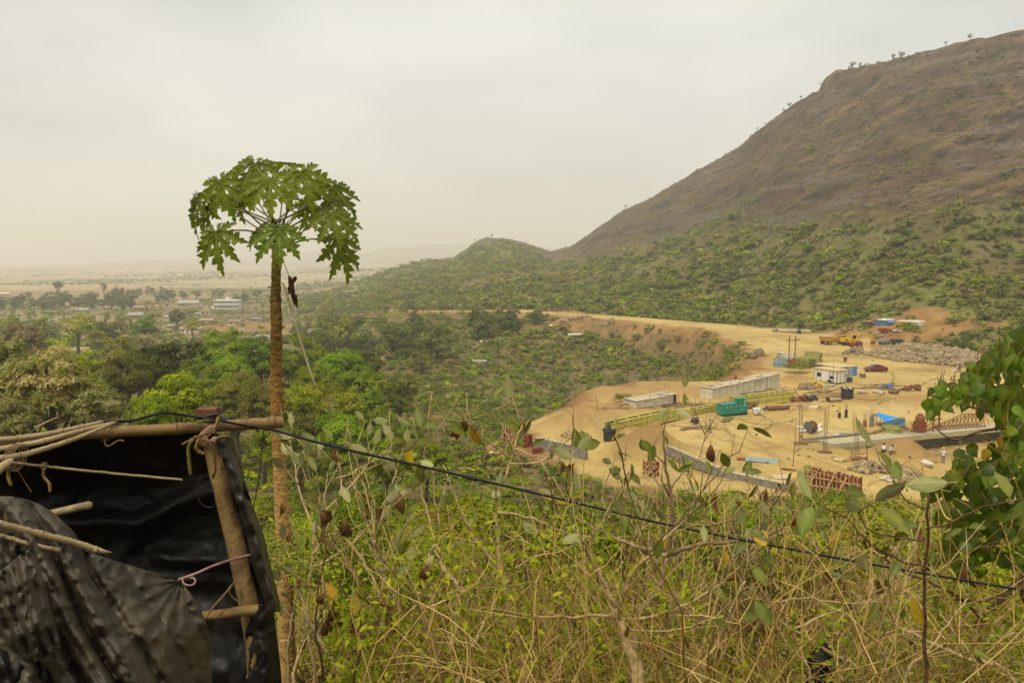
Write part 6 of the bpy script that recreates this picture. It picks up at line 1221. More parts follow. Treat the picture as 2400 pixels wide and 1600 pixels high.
for (bx, by), (tx, ty), lb in [(z5(291, 1465), z5(325, 1045), 'lone thin pole leaning in the open yard before the cable drum'), (z5(946, 1440), z5(922, 1005), 'lone thin pole standing beside the leaning rebar cage'), (zB(632, 815), zB(640, 545), 'thin pole standing against the teal generator'), (zB(160, 840), zB(180, 520), 'thin pole behind the lower girder'),
                               (zB(365, 700), zB(372, 540), 'thin pole beside the shed timber pile'), (zB(1037, 740), zB(1033, 480), 'thin pole before the bright girder'), (z4(785, 1105), z4(770, 965), 'thin pole on the earth bank before the tin shack'), (zB(310, 1010), zB(325, 800), 'thin sticks standing beside the walking worker'), (z4(1395, 900), z4(1400, 862), 'short stick on the embankment top')]:
    b_ = G(bx, by); t_ = P(tx, ty, b_.y); o = MB().tube([Vector((0, 0, -.2)), (t_ - b_) * .5 + Vector((.04, 0, 0)), t_ - b_], [.045, .04, .03], 6).build('thin_pole', BAMB, None, True); o.location = b_; tag(o, lb, 'pole')
for i, ((bx, by), h, w, lb) in enumerate([(z5(698, 1042), .75, .42, 'short dark column stub on the near side of the pair'), (z5(757, 1040), 1.2, .42, 'taller dark column stub of the pair'), (z5(980, 1116), 1.55, .6, 'grey round column stub next to the blue tarpaulin'), (z5(921, 1120), .85, .5, 'low brown column stub beside the grey round stub')]):
    q = G(bx, by); o = thing('column_stub', q, 0, lb, 'column'); MB().lathe([(w / 2, 0), (w / 2, h), (0, h)], n=12).build('shaft', TANKB if i < 2 else (CONCD if i == 2 else RUST), o)
    for k in range(5): a = k * 1.257; MB().tube([(math.cos(a) * w * .36, math.sin(a) * w * .36, h - .05), (math.cos(a) * w * .4, math.sin(a) * w * .38, h + .8 + .1 * (k % 3))], .014, 4).build('rebar', REBAR, o)
# cable drum and sacks
q = G(*zB(1760, 1020)); o = thing('cable_drum', q + Vector((0, 0, .78)), math.radians(28), 'big wooden cable drum half buried in white sacks', 'cable drum')
for x, m in ((-.42, WOODG), (.42, WOODD)):
    MB().lathe([(0, -.05), (.78, -.05), (.78, .05), (0, .05)], (x, 0, 0), 28, axis='X').build('flange', m, o)
    for k in range(7): MB().box((x + (-.065 if x < 0 else .065), -.6 + k * .2, 0), (.03, .185, 2 * math.sqrt(max(.6 - (-.6 + k * .2) ** 2, .05)) * .98)).build('board', m, o)
MB().lathe([(.42, -.4), (.42, .4)], n=20, axis='X').build('barrel', WOODD, o)
def lump(name, m, q, sx, sy, sz, seed, label, cat, group=None):
    g = random.Random(seed); me = MB().lathe([(.02, -.5)] + [(math.sin(t) * .5, -math.cos(t) * .5) for t in (.5, .95, 1.4, 1.85, 2.3, 2.75)] + [(.02, .5)], n=8).mesh(name, m, True)
    for v in me.vertices: v.co *= 1 + g.uniform(-.22, .22)
    o = link(name, me); o.location = q + Vector((0, 0, sz * .35)); o.scale = (sx, sy, sz); o.rotation_euler[2] = g.uniform(0, 3); return tag(o, label, cat, group)
g_ = random.Random(31)
for k in range(16):
    u, v = (zB(g_.uniform(1600, 1720), g_.uniform(950, 1030)) if k < 9 else zB(g_.uniform(1850, 1900), g_.uniform(930, 1020))); lump('sack', SACK, G(u, v), .75, .5, g_.uniform(.3, .55), k, 'crumpled white sack heaped against the cable drum', 'sack', 'white sacks by the drum')
for k in range(26):
    u, v = zC(g_.uniform(0, 380), g_.uniform(560, 650)); lump('sack', SACK, G(u, v), g_.uniform(.25, .6), .3, g_.uniform(.08, .2), 50 + k, 'torn white sack scrap littering the ground before the slab', 'sack', 'sack scraps before the slab')
lump('sack', SACK, G(*z5(1467, 1460)), 1.5, .8, .7, 99, 'single white sack pile near the standing worker', 'sack')

# blue tarpaulin shelter
q = G(*z5(1160, 1150)); Yt = q.y
o = thing('tarpaulin_shelter', Vector((q.x, q.y, q.z)), 0, 'bright blue tarpaulin shelter on thin posts behind the slab', 'shelter')
def r5(x, y, dy=0): return P(*z5(x, y), Yt + dy) - q
def patch(name, pts, m, n=8, sag=.12):
    a, b_, c, d = [Vector(p) for p in pts]; vs_ = []; g = random.Random(4)
    for i in range(n + 1):
        for j in range(n + 1):
            s, t = i / n, j / n; p = a * (1 - s) * (1 - t) + b_ * s * (1 - t) + c * s * t + d * (1 - s) * t; p = p + Vector((0, 0, -sag * math.sin(s * 3.14) * math.sin(t * 3.14))) + Vector((0, .06 * math.sin(s * 9 + t * 4), 0)); vs_.append(p)
    MB().add(vs_, [(i * (n + 1) + j, (i + 1) * (n + 1) + j, (i + 1) * (n + 1) + j + 1, i * (n + 1) + j + 1) for i in range(n) for j in range(n)]).build(name, m, o, True)
patch('blue_sheet', [r5(1022, 992, 2.2), r5(1020, 1012, .3), r5(1102, 1076, 0), r5(1215, 1040, 2.4)], TARPB, 10, .15); patch('grey_sheet', [r5(1104, 1076, 0), r5(1110, 1133, -.05), r5(1275, 1120, .7), r5(1272, 1040, 1.2)], TARPG, 8, .1); patch('blue_sheet', [r5(1102, 1080, .03), r5(1105, 1132, .0), r5(1150, 1130, .1), r5(1130, 1100, .15)], TARPB, 4, .03); patch('grey_sheet', [r5(1215, 1040, 2.4), r5(1104, 1076, 0), r5(1272, 1040, 1.2), r5(1250, 1035, 2.2)], TARPG, 5, .05)
for x, y, dy in ((1060, 1048, .2), (1092, 1062, .1), (1272, 1040, 1.2), (1024, 1000, 1.8), (1215, 1040, 2.4)):
    p = r5(x, y, dy); MB().tube([(p.x, p.y, -.2), p], .035, 5).build('post', RUST, o)

# concrete slab over the excavation
A, B = Z0(1951, 1040, -22.72), Z0(2420, 993, -22.72)
fr = Frame(A, B); o = thing('concrete_slab', A, fr.rz, 'long raw concrete slab on stub columns over the excavation', 'slab'); L_ = fr.len
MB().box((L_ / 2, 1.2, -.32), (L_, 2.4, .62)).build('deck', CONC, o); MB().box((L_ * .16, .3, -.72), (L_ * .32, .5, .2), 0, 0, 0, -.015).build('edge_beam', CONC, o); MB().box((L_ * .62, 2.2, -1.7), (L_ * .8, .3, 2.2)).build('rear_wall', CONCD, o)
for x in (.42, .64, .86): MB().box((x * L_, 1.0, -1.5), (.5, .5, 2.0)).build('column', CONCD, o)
MB().box((L_ * .10, 3.2, .02), (L_ * .3, .5, .25), .02).build('upstand', CONCD, o)
MB().box((.4, 1.6, -.9), (2.4, 2.4, .9), .2).build('rubble_base', CONCD, o)
stack(Z0(*zC(965, 575), -22.7), Z0(*zC(1225, 585), -22.7), 2.2, 2, .3, GIRS, 'olive green steel plates lying on the slab under the blue shelter', 'plates', 'steel_plates', 'plate', 9)
def timber(name, m, P0, P1, w, label, cat, group=None, h=None): 
    o = MB().bar(Vector((0, 0, 0)), P1 - P0, w, h).build(name, m); o.location = P0; return tag(o, label, cat, group)
timber('timber_beam', TIMB, G(*zC(690, 620)) + Vector((0, 0, .25)), G(*zC(960, 555)) + Vector((0, 0, .5)), .18, 'long pale beam lying from the slab to the green plates', 'beam')
# rusty truss and machine on the slab
A, B = Z0(*zC(1690, 532), -22.6), Z0(*zC(2420, 482), -22.6); fr = Frame(A, B); o = thing('steel_truss', A, fr.rz, 'rusty triangular lattice truss lying along the slab edge', 'truss'); L_ = fr.len; hh = 1.75
MB().tube([(0, 0, 0), (L_, 0, 0)], .07, 6).build('bottom_chord', RUST, o); MB().tube([(0, 1.2, 0), (L_, 1.2, 0)], .07, 6).build('bottom_chord', RUST, o)
MB().tube([(0, .6, .2), (L_ * .62, .6, hh), (L_, .6, hh * .8)], .07, 6).build('top_chord', RUST, o)
for k in range(13):
    x = (k + .5) * L_ / 13; z = .2 + (hh - .2) * min(x / (L_ * .62), 1)
    for y in (0, 1.2): MB().tube([(x, y, 0), (x + .5, .6, z)], .035, 5).build('lattice_bar', RUST, o); MB().tube([(x + .9, y, 0), (x + .5, .6, z)], .035, 5).build('lattice_bar', RUST, o)
q = Z0(*zC(1455, 560), -22.65); o = thing('concrete_mixer', q, .2, 'rust red mixing machine standing among steel bars on the slab', 'machine')
MB().box((0, 0, .75), (1.3, 1.1, 1.1), .2).build('body', RUSTR, o); MB().lathe([(.2, -.2), (.6, .1), (.6, .6), (.35, 1.0)], (0, 0, 1.3), 12).build('hopper', RUST, o)
for k in range(4): MB().bar((-.6 + .4 * k, -.5, 0), (-1.8 + .7 * k, -.3, 1.5), .08).build('frame_bar', RUST, o)
q = Z0(*zC(1650, 560), -22.65); o = thing('steel_stand', q, 0, 'rusty upright steel stand between mixing machine and truss', 'stand')
for x in (0, .75): MB().bar((x, 0, 0), (x, 0, 1.9 + x), .16).build('upright', RUST, o)
MB().bar((-.3, 0, 1.6), (1.1, 0, 1.7), .12).build('rail', RUST, o); MB().bar((-1.6, 0, 0), (.75, 0, 1.9), .08).build('brace', RUST, o)
g_ = random.Random(51)
for k in range(22):
    u, v = zC(g_.uniform(1080, 1640), g_.uniform(500, 580)); p = Z0(u, v, -22.5 + g_.uniform(0, .3)); e = Vector((g_.uniform(-2.6, 2.6), g_.uniform(-.6, .6), g_.uniform(-.2, .35)))
    timber('steel_bar', RUST, p, p + e, .07, 'rusty steel bar thrown across the slab beside the mixing machine', 'bar', 'steel bars on the slab')

# formwork walls
def formwork(A, B, h1, h2, n, label, seed, m=RUSTR, props=True):
    g = random.Random(seed); fr = Frame(A, B); o = thing('formwork_wall', A, fr.rz, label, 'formwork'); L_ = fr.len; o.rotation_euler[1] = -math.atan2(B.z - A.z, L_); w = L_ / n
    for k in range(n):
        h = h1 + (h2 - h1) * k / n + g.uniform(-.12, .12); b = MB(); b.box((0, 0, h / 2), (w * .94, .06, h)); b.box((-w * .45, -.06, h / 2), (.05, .1, h)); b.box((w * .45, -.06, h / 2), (.05, .1, h))
        for q in range(3): b.box((0, -.05, h * (q + .5) / 3), (w * .9, .07, .05))
        p = b.build('steel_panel', m, o); p.location = ((k + .5) * w, g.uniform(-.05, .05), 0)
        p = MB().box((0, .75, h / 2), (w * .94, .06, h)).build('steel_panel', m, o); p.location = ((k + .5) * w, g.uniform(-.05, .05), 0)
        if props:
            MB().bar((0, 0, -.2), (g.uniform(-.05, .05), 0, h + g.uniform(-.1, .55)), .09).build('timber_prop', TIMB, o).location = ((k + .2) * w, -.2, 0)
            if k % 2: MB().box((0, .38, h + .05), (.1, 1.0, .08)).build('spacer', TIMB, o).location = ((k + .5) * w, 0, 0)
    for z in (.35, .72):
        MB().bar((0, -.28, h1 * z), (L_, -.28, h2 * z), .09).build('waler', TIMB, o)
    for x in (.05, .38, .6): MB().bar((x * L_, -1.5, 0), (x * L_ + .9, -.3, h1 * .85), .09).build('brace', TIMB, o)
    return o
formwork(G(1884, 1152), G(2018, 1168), 2.4, 1.9, 14, 'long rust red formwork wall propped with raw timber', 1)
formwork(G(1182, 1036), G(1236, 1050), 1.9, 1.6, 8, 'smaller rust red formwork behind the middle shrub', 2); formwork(G(1508, 1113), G(1536, 1118), 1.6, 1.6, 4, 'short rust red formwork hidden by the bright sapling', 3); formwork(G(2078, 1168), G(2098, 1170), 1.2, 1.2, 2, 'single dark red formwork box before the dry bushes', 4, RUSTR)
def wall_between(A, B, h, th, label):
    fr = Frame(A, B); o = thing('concrete_wall', A, fr.rz, label, 'wall'); L_ = fr.len; n = max(3, int(L_ / 3)); o.rotation_euler[1] = -math.atan2(B.z - A.z, L_)
    for k in range(n): MB().box(((k + .5) * L_ / n, th / 2, h / 2), (L_ / n - .02, th, h + .02 * (k % 2))).build('wall_section', CONCD, o)
    MB().box((L_ / 2, th / 2, h + .035), (L_, th + .06, .06)).build('coping', CONC, o)
    for k in range(int(L_ / 1.4)): MB().tube([(k * 1.4 + .4, th / 2, h), (k * 1.4 + .45, th / 2, h + .55)], .014, 4).build('rebar', REBAR, o)
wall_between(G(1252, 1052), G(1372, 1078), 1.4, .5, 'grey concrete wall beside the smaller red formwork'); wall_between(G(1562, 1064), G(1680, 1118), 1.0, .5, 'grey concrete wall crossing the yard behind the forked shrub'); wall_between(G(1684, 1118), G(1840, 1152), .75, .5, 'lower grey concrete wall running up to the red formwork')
bw = thing('brick_block', G(*z4(235, 1495)), .3, 'small red brick block before the grey concrete wall', 'bricks')
for k in range(12): MB().box((-.5 + (k % 4) * .33, 0, .12 + (k // 4) * .22), (.3, .3, .2)).build('brick', RUSTR, bw)

# stones: near pile and long heap
def rockmesh(seed):
    g = random.Random(seed); b = MB(); t = (1 + 5 ** .5) / 2
    V = [(-1, t, 0), (1, t, 0), (-1, -t, 0), (1, -t, 0), (0, -1, t), (0, 1, t), (0, -1, -t), (0, 1, -t), (t, 0, -1), (t, 0, 1), (-t, 0, -1), (-t, 0, 1)]
    b.add([tuple(c * .3 * g.uniform(.7, 1.25) for c in v) for v in V], [(0, 11, 5), (0, 5, 1), (0, 1, 7), (0, 7, 10), (0, 10, 11), (1, 5, 9), (5, 11, 4), (11, 10, 2), (10, 7, 6), (7, 1, 8), (3, 9, 4), (3, 4, 2), (3, 2, 6), (3, 6, 8), (3, 8, 9), (4, 9, 5), (2, 4, 11), (6, 2, 10), (8, 6, 7), (9, 8, 1)])
    return b.mesh('stone', STONE)
RK = [rockmesh(i) for i in range(8)]
def inpoly(x, y, poly):
    c = False; n = len(poly)
    for i in range(n):
        (ax, ay), (bx, by) = poly[i], poly[(i + 1) % n]
        if (ay > y) != (by > y) and x < (bx - ax) * (y - ay) / (by - ay) + ax: c = not c
    return c
def heap(poly_px, n, smin, smax, hgt, seed, single, label, group):
    g = random.Random(seed); poly = [tuple(G(u, v)[:2]) for u, v in poly_px]; pa = np.array(poly); lo, hi = pa.min(0), pa.max(0); pts = []
    cand = np.array([(g.uniform(lo[0], hi[0]), g.uniform(lo[1], hi[1])) for _ in range(n * 6)]); sdv = sdpoly(cand[:, 0], cand[:, 1], poly); ok = sdv < 0; cand, sdv = cand[ok][:n], -sdv[ok][:n]
    zz = height(cand[:, 0], cand[:, 1]); dmax = np.percentile(sdv, 92)
    hz_ = hgt * np.minimum(sdv / dmax, 1) ** .8 * (1 + .35 * fbm(cand[:, 0], cand[:, 1], 4, 2, seed)); allr = []
    for i in range(len(cand)):
        s = g.uniform(smin, smax) * (1.3 if g.random() < .12 else 1); allr.append((s, cand[i][0], cand[i][1], zz[i] + hz_[i] * g.uniform(.72, 1.02) + s * .1))
    allr.sort(key=lambda r: -r[0] * (1 if r[3] else 1))
    mesh_v, mesh_f = [], []; c = 0; RV = [np.array([v.co[:] for v in m.vertices]) for m in RK]; RF = np.array([p.vertices[:] for p in RK[0].polygons])
    for i, (s, x, y, z) in enumerate(allr):
        e = (g.uniform(0, 6), g.uniform(0, 6), g.uniform(0, 6)); sc = (s * g.uniform(.8, 1.3), s, s * g.uniform(.6, .95))
        if i < single:
            o = link('stone', RK[i % 8]); o.location = (x, y, z); o.rotation_euler = e; o.scale = sc; tag(o, label, 'stone', group)
        else:
            from mathutils import Euler
            M = np.array(Euler(e).to_matrix()) @ np.diag(sc); mesh_v.append(RV[i % 8] @ M.T + np.array((x, y, z))); mesh_f.append(RF + c); c += 12
    if mesh_v: o = link('rubble', npmesh('rubble', np.concatenate(mesh_v), np.concatenate(mesh_f), STONE)); tag(o, 'mass of ' + label, kind='stuff')
heap([z6(745, 790), z6(850, 745), z6(1000, 750), z6(1200, 765), z6(1330, 800), z6(1420, 850), z6(1400, 905), z6(1220, 905), z6(1150, 840), z6(1000, 810), z6(900, 840)], 320, .34, .58, .7, 3, 150, 'rough pale stone of the small pile before the excavation', 'stones of the near pile')
heap([z5(905, 490), z5(1100, 430), z5(1250, 395), z5(1400, 415), z5(1600, 450), z5(1850, 470), z5(2050, 530), z5(2160, 590), z5(2090, 625), z5(1900, 610), z5(1650, 585), z5(1400, 565), z5(1180, 550), z5(1050, 520)], 3000, .42, .95, 2.2, 5, 150, 'rough brown boulder of the long heap below the sheds', 'boulders of the long heap')
heap([z5(720, 490), z5(800, 440), z5(920, 450), z5(900, 490)], 40, .5, 1.0, .8, 7, 0, 'earthy boulders before the tractor', ''); heap([z5(330, 800), z5(350, 745), z5(450, 745), z5(520, 780), z5(440, 800)], 130, .25, .5, .4, 9, 0, 'pale grey stones beside the white cabin', '')
heap([z4(430, 1350), z4(500, 1310), z4(700, 1330), z4(680, 1390)], 90, .3, .6, .4, 10, 0, 'broken stones behind the grey concrete wall', ''); heap([z4(2170, 600), z4(2280, 560), z4(2330, 600), z4(2200, 650)], 60, .6, 1.3, .5, 11, 0, 'rocks on the cut bank below the road', ''); heap([z4(820, 330), z4(930, 275), z4(950, 300), z4(870, 330)], 40, .8, 1.8, 1, 12, 0, 'rocks at the side track below the road', ''); heap([z4(440, 300), z4(480, 270), z4(760, 250), z4(560, 290)], 60, .7, 1.4, .8, 13, 0, 'rocks strung along the side track', '')

# pipes, timber, scrap
def pipe(q, yaw, L_, r, label, group=None, m=PIPE):
    o = MB().lathe([(r * .8, -L_ / 2), (r * 1.12, -L_ / 2), (r * 1.12, -L_ / 2 + .25), (r, -L_ / 2 + .3), (r, L_ / 2), (r * .8, L_ / 2), (r * .8, -L_ / 2)], n=14, axis='X').build('pipe', m, None, True); o.location = q + Vector((0, 0, r)); o.rotation_euler[2] = yaw; return tag(o, label, 'pipe', group)
A, B = G(*zA(300, 330)), G(*zA(815, 345)); fr = Frame(A, B)
for k in range(6): pipe(A.lerp(B, (k + .5) / 6), fr.rz, fr.len / 6 * .97, .55, 'concrete pipe laid end to end along the road edge', 'pipes along the road edge')
for k in range(7): pipe(A.lerp(B, (k - .3) / 8) + Vector((0, 2.0, .1 if k % 2 else 0)), fr.rz + .9, 1.7, .5, 'concrete pipe of the row behind beside the road', 'second row of pipes by the road')
q = G(*zA(623, 350)); o = thing('drum', q, 0, 'single dark barrel in front of the concrete pipes', 'barrel'); MB().lathe([(0, 0), (.55, 0), (.57, .3), (.55, .6), (.57, .9), (.55, 1.2), (0, 1.2)], n=14).build('barrel_body', TANKB, o)
for (u, v), yaw, L_, r, lb in [(z5(900, 830), -.4, 1.6, .35, 'short pipe lying beside the open dark tank'), (z5(1020, 825), -.4, 1.2, .28, 'smaller short pipe between the pipe pair and the blue bundle'), (z5(1070, 840), -1.2, 1.0, .32, 'short pipe end facing the viewer below the blue bundle'), (z5(1175, 832), -1.0, 1.5, .36, 'pipe facing the viewer beside the scrap heap'), (z5(1215, 805), .5, 2.2, .33, 'longer pipe below the scrap heap'),
                               (z5(160, 975), .1, 3.6, .36, 'rusty pipe lying among broken timber'), (zB(1120, 705), .3, 2.2, .3, 'pipe lying between generator and broken timber'), (z5(660, 890), .4, 3.2, .36, 'pipe lying among planks before the open tank'), (zB(2100, 590), .3, 2.0, .3, 'pipe leaning near the open dark tank')]: pipe(G(u, v), yaw, L_, r, lb, None, PIPE if r != .36 else WOODD)
g_ = random.Random(61)
def scatter_timber(n, box, z, lmin, lmax, w, m, name, label, cat, group, tilt=.15, lift=.5):
    for k in range(n):
        p = G(*z(g_.uniform(box[0], box[2]), g_.uniform(box[1], box[3]))) + Vector((0, 0, g_.uniform(.05, lift))); a = g_.gauss(.25, .5); L_ = g_.uniform(lmin, lmax); d = Vector((math.cos(a), math.sin(a), g_.uniform(-tilt, tilt))) * L_ / 2
        timber(name, m, p - d, p + d, w * g_.uniform(.7, 1.4), label, cat, group, .06)
scatter_timber(26, (1250, 640, 1980, 730), zB, 1.2, 3.6, .16, TIMB, 'plank', 'broken plank in the timber litter behind the cable drum', 'plank', 'planks behind the drum', .25, .7)
scatter_timber(12, (540, 850, 720, 900), z5, 1, 3, .16, TIMB, 'plank', 'loose plank lying before the open dark tank', 'plank', 'planks before the tank', .2, .4); scatter_timber(4, (980, 870, 1090, 900), z5, 3.5, 5, .2, TIMB, 'plank', 'long straight plank in the open yard below the pipes', 'plank', 'long planks below the pipes', .02, .1)
scatter_timber(14, (0, 1000, 420, 1040), lambda x, y: zB(x, y - 60), 1.5, 4, .1, WOODD, 'stick', 'grey stick on the trampled ground before the girders', 'stick', 'sticks before the girders', .03, .1); scatter_timber(16, (850, 1010, 1260, 1090), z4, 2, 5, .14, WOODD, 'stick', 'dark stick beside the broken tin shack', 'stick', 'sticks by the tin shack', .04, .25)
scatter_timber(18, (1300, 1060, 1860, 1075), z4, 4, 8, .14, WOODD, 'timber_length', 'long grey timber stacked beside the road before the tin shed', 'timber', 'timber stacked before the tin shed', .02, .5); scatter_timber(14, (20, 810, 330, 840), z5, 4, 8, .1, REBAR, 'rebar_bundle', 'bundle of dark reinforcing bars before the blue shed end', 'rebar bundle', 'rebar bundles before the tin shed', .02, .4); scatter_timber(12, (480, 790, 720, 850), z5, 5, 8, .1, REBAR, 'rebar_bundle', 'dark reinforcing bars lying up to the open tank', 'rebar bundle', 'rebar bundles by the open tank', .02, .35)
scatter_timber(12, (900, 760, 1200, 800), z5, 5, 8, .12, REBAR, 'rebar_bundle', 'dark bars lying under the blue grey bundle', 'rebar bundle', 'rebar bundles under the bundle', .02, .5); scatter_timber(10, (640, 690, 900, 720), z6, .8, 2, .12, TIMB, 'plank', 'short plank at the foot of the leaning rebar cage', 'plank', 'planks at the rebar cages', .1, .2); scatter_timber(10, (700, 640, 860, 700), lambda x, y: z6(x + 60, y), .3, .9, .08, REBAR, 'peg', 'short peg standing by the leaning rebar cage', 'peg', 'pegs by the rebar cage', 1.5, .2)
scatter_timber(8, (200, 900, 330, 1000), z6, 1.5, 3, .12, TIMB, 'plank', 'plank leaning against the end of the long red formwork', 'plank', 'planks by the formwork end', .5, .6)
def scrap(u, v, n, sp, m, label, seed, sz=.7):
    g = random.Random(seed); o = thing('scrap_heap', G(u, v), 0, label, 'scrap')
    for k in range(n):
        c = (g.uniform(-sp, sp), g.uniform(-.8, .8), g.uniform(.1, .8)); t = k % 3
        if t == 0: MB().lathe([(.12, -.4), (.34, -.4), (.34, .4), (.12, .4)], c, 10, axis='XY'[k % 2]).build('roller', m, o)
        elif t == 1: MB().box(c, (g.uniform(.3, sz * 1.6), g.uniform(.2, sz), g.uniform(.2, sz)), g.uniform(0, 3), 0, g.uniform(-.4, .4)).build('steel_piece', m, o)
        else: MB().bar((c[0] - .7, c[1], .1), (c[0] + .6, c[1] + .2, g.uniform(.4, 1.1)), .1).build('steel_bar', m, o)
scrap(*zB(1600, 590), 12, 1.4, RUST, 'rusty scrap heap at the end of the bright girder', 1); scrap(*zB(1760, 580), 8, .8, TANKB, 'dark coils of scrap beside the rusty heap', 2); scrap(*zB(950, 690), 9, .9, WOODD, 'dark rollers heaped right of the teal generator', 3); scrap(*z5(1325, 800), 14, 1.7, RUST, 'brown scrap heap connected to the long hose', 4); scrap(*z5(1120, 795), 8, .9, mat('blue_grey_bundle', (.13, .16, .27), .7, .3, 3), 'blue grey wrapped bundle lying on dark bars', 5); scrap(*zB(155, 895), 4, .4, TANKB, 'small dark heap before the lower girder', 6)
scrap(*zA(1420, 1110), 6, .7, TANKB, 'motorcycle parts and dark gear at the cabin corner', 7); scrap(*zA(2010, 320), 12, 1.8, RUSTR, 'rust red boxes and junk below the blue shed', 8, 1.2); scrap(*zA(1900, 400), 14, 2.2, STONE, 'earth covered junk between excavator and sheds', 9, 1); scrap(*zA(1625, 1045), 3, .5, WOODD, 'flat dark rubbish alone in the open yard', 10, .5); scrap(*zA(960, 1200), 6, .9, YEL, 'yellow sacks beside the grey stones at the cabin', 11, .6); scrap(*zB(1010, 760), 4, .4, SACK, 'pale jars beside the dark rollers', 12, .5); scrap(1745, 935, 3, .3, TANKB, 'dark barrel before the tin shed', 13, .5)
# loose sheets on the ground
for (u, v), (sx, sy), yaw, m, lb in [((1785, 1080), (3.6, 1.4), -.35, TING, 'turquoise grey tin sheet lying beside the grey wall'), ((1760, 1078), (3.2, .5), -.35, RUSTR, 'rust red board lying beside the turquoise tin sheet'), (z6(110, 860), (1.6, 1.1), .2, PIPE, 'pale board beside the long red formwork'), (z6(665, 700), (1.4, .9), .1, TANR, 'pinkish board lying near the rebar cage'),
                                      (z6(190, 790), (1.6, .4), -.6, RUST, 'brown board above the long red formwork'), (zA(880, 1165), (3.4, .7), .12, TIN, 'pale metal profile before the white cabin'), (z6(1110, 880), (1.3, 1.3), .5, TIN, 'bent tin sheet against the near stone pile'), (zA(2215, 305), (3.6, 1.4), -.35, WHITE, 'white panel lying on the slope below the sheds'), (zB(1750, 670), (2.4, .8), -.2, TIN, 'crumpled tin sheet on the broken timber'), (z4(1410, 1055), (2, .8), .3, TIN, 'scrap of tin before the broken shack'), (zA(1100, 1175), (3, .3), .1, TING, 'blue grey pipe before the cabin steps'), ((1162, 1062), (1.6, .8), .2, TANR, 'pinkish board on bare earth by the tall middle shrub')]:
    q = G(u, v); o = thing('sheet', q + Vector((0, 0, .12)), yaw, lb, 'sheet'); b = MB(); n = 6
    for k in range(n): b.box(((k + .5) * sx / n - sx / 2, 0, .03 * (k % 2)), (sx / n, sy, .04))
    b.build('panel', m, o); o.rotation_euler[0] = .12
o = MB().tube(smooth_path([G(*z5(1400, 775)) + Vector((0, 0, .1))] + [G(*z5(x, y)) + Vector((0, 0, .06)) for x, y in ((1450, 735), (1520, 705), (1600, 706), (1680, 712), (1760, 716), (1850, 722))], 5), .06, 6).build('hose', HOSE, None, True); tag(o, 'long brown hose snaking from the scrap heap across the yard', 'hose')
o = MB().tube(smooth_path([G(*z5(x, y)) + Vector((0, 0, .06)) for x, y in ((1145, 648), (1180, 680), (1165, 725), (1120, 750), (1080, 745))], 5), .05, 6).build('hose', HOSE, None, True); tag(o, 'curled thin hose above the blue grey bundle', 'hose')
o = MB().tube(smooth_path([G(*zB(x, y)) + Vector((0, 0, .04)) for x, y in ((790, 825), (900, 880), (1040, 905), (1200, 905), (1400, 880), (1560, 830))], 5), .03, 5).build('cable', HOSE, None, True); tag(o, 'thin cable lying from the generator to the lone pole', 'cable')

# sheds on the slope
def slope_shed(A, B, D_, h, wallm, roofm, label, open_left=False):
    fr = Frame(A, B); o = thing('slope_shed', fr.org, fr.rz, label, 'shed'); L_ = fr.len; n = 6
    for k in range(n):
        if open_left and k < 4: continue
        MB().box(((k + .5) * L_ / n, .02 * (k % 2), h / 2), (L_ / n, .06, h)).build('wall_sheet', wallm, o)
    for x in (0, L_):
        if open_left and x == 0: continue
        for k in range(3): MB().box((x, (k + .5) * D_ / 3, h / 2), (.06, D_ / 3, h)).build('wall_sheet', wallm, o)
    MB().box((L_ / 2, D_, h / 2), (L_, .06, h)).build('back_wall', wallm, o)
    for k in range(5): MB().box(((k + .5) * L_ / 5, D_ / 2, h + .08 + .02 * (k % 2)), (L_ / 5 + .04, D_ + .5, .06), 0, 0, .05).build('roof_sheet', roofm, o)
    if open_left:
        for x in (.02, .33): MB().bar((x * L_, 0, 0), (x * L_, 0, h), .12).build('post', TIMB, o)
        MB().bar((0, -.1, h * .7), (L_ * .6, -.1, h * .95), .25).build('front_beam', YEL, o); MB().box((L_ * .3, D_ * .5, .5), (1.8, 1.2, 1)).build('stored_box', RUST, o)
    return o
slope_shed(G(*zA(1885, 228)), G(*zA(2048, 212)), 4, 1.75, BLUESH, WHITE, 'blue tin shed with a white roof on the bare slope'); 
slope_shed(G(*z5(1195, 248)), G(*z5(1388, 250)), 3.6, 1.75, WHITE, TIN, 'open fronted shed with white end wall beside the blue shed', True)
A, B = G(*zA(1715, 192)), G(*zA(1885, 228)); fr = Frame(A, B); o = thing('shed_wing', fr.org, fr.rz, 'near long wall wing of the blue shed with white roof', 'shed')
for k in range(6): MB().box(((k + .5) * fr.len / 6, .02 * (k % 2), .85), (fr.len / 6, .06, 1.7)).build('wall_sheet', BLUESH, o)
for k in range(4): MB().box(((k + .5) * fr.len / 4, 1.7, 1.8), (fr.len / 4 + .04, 3.8, .06), 0, 0, .04).build('roof_sheet', WHITE, o)
o = MB().box((0, 0, 0), (2.4, 1.6, .06), .2, 0, .5).build('tilted_sheet', BLUESH); o.location = G(*z5(1160, 235)) + Vector((0, .8, 1.1)); tag(o, 'tilted blue sheet between the two sheds on the slope', 'sheet')
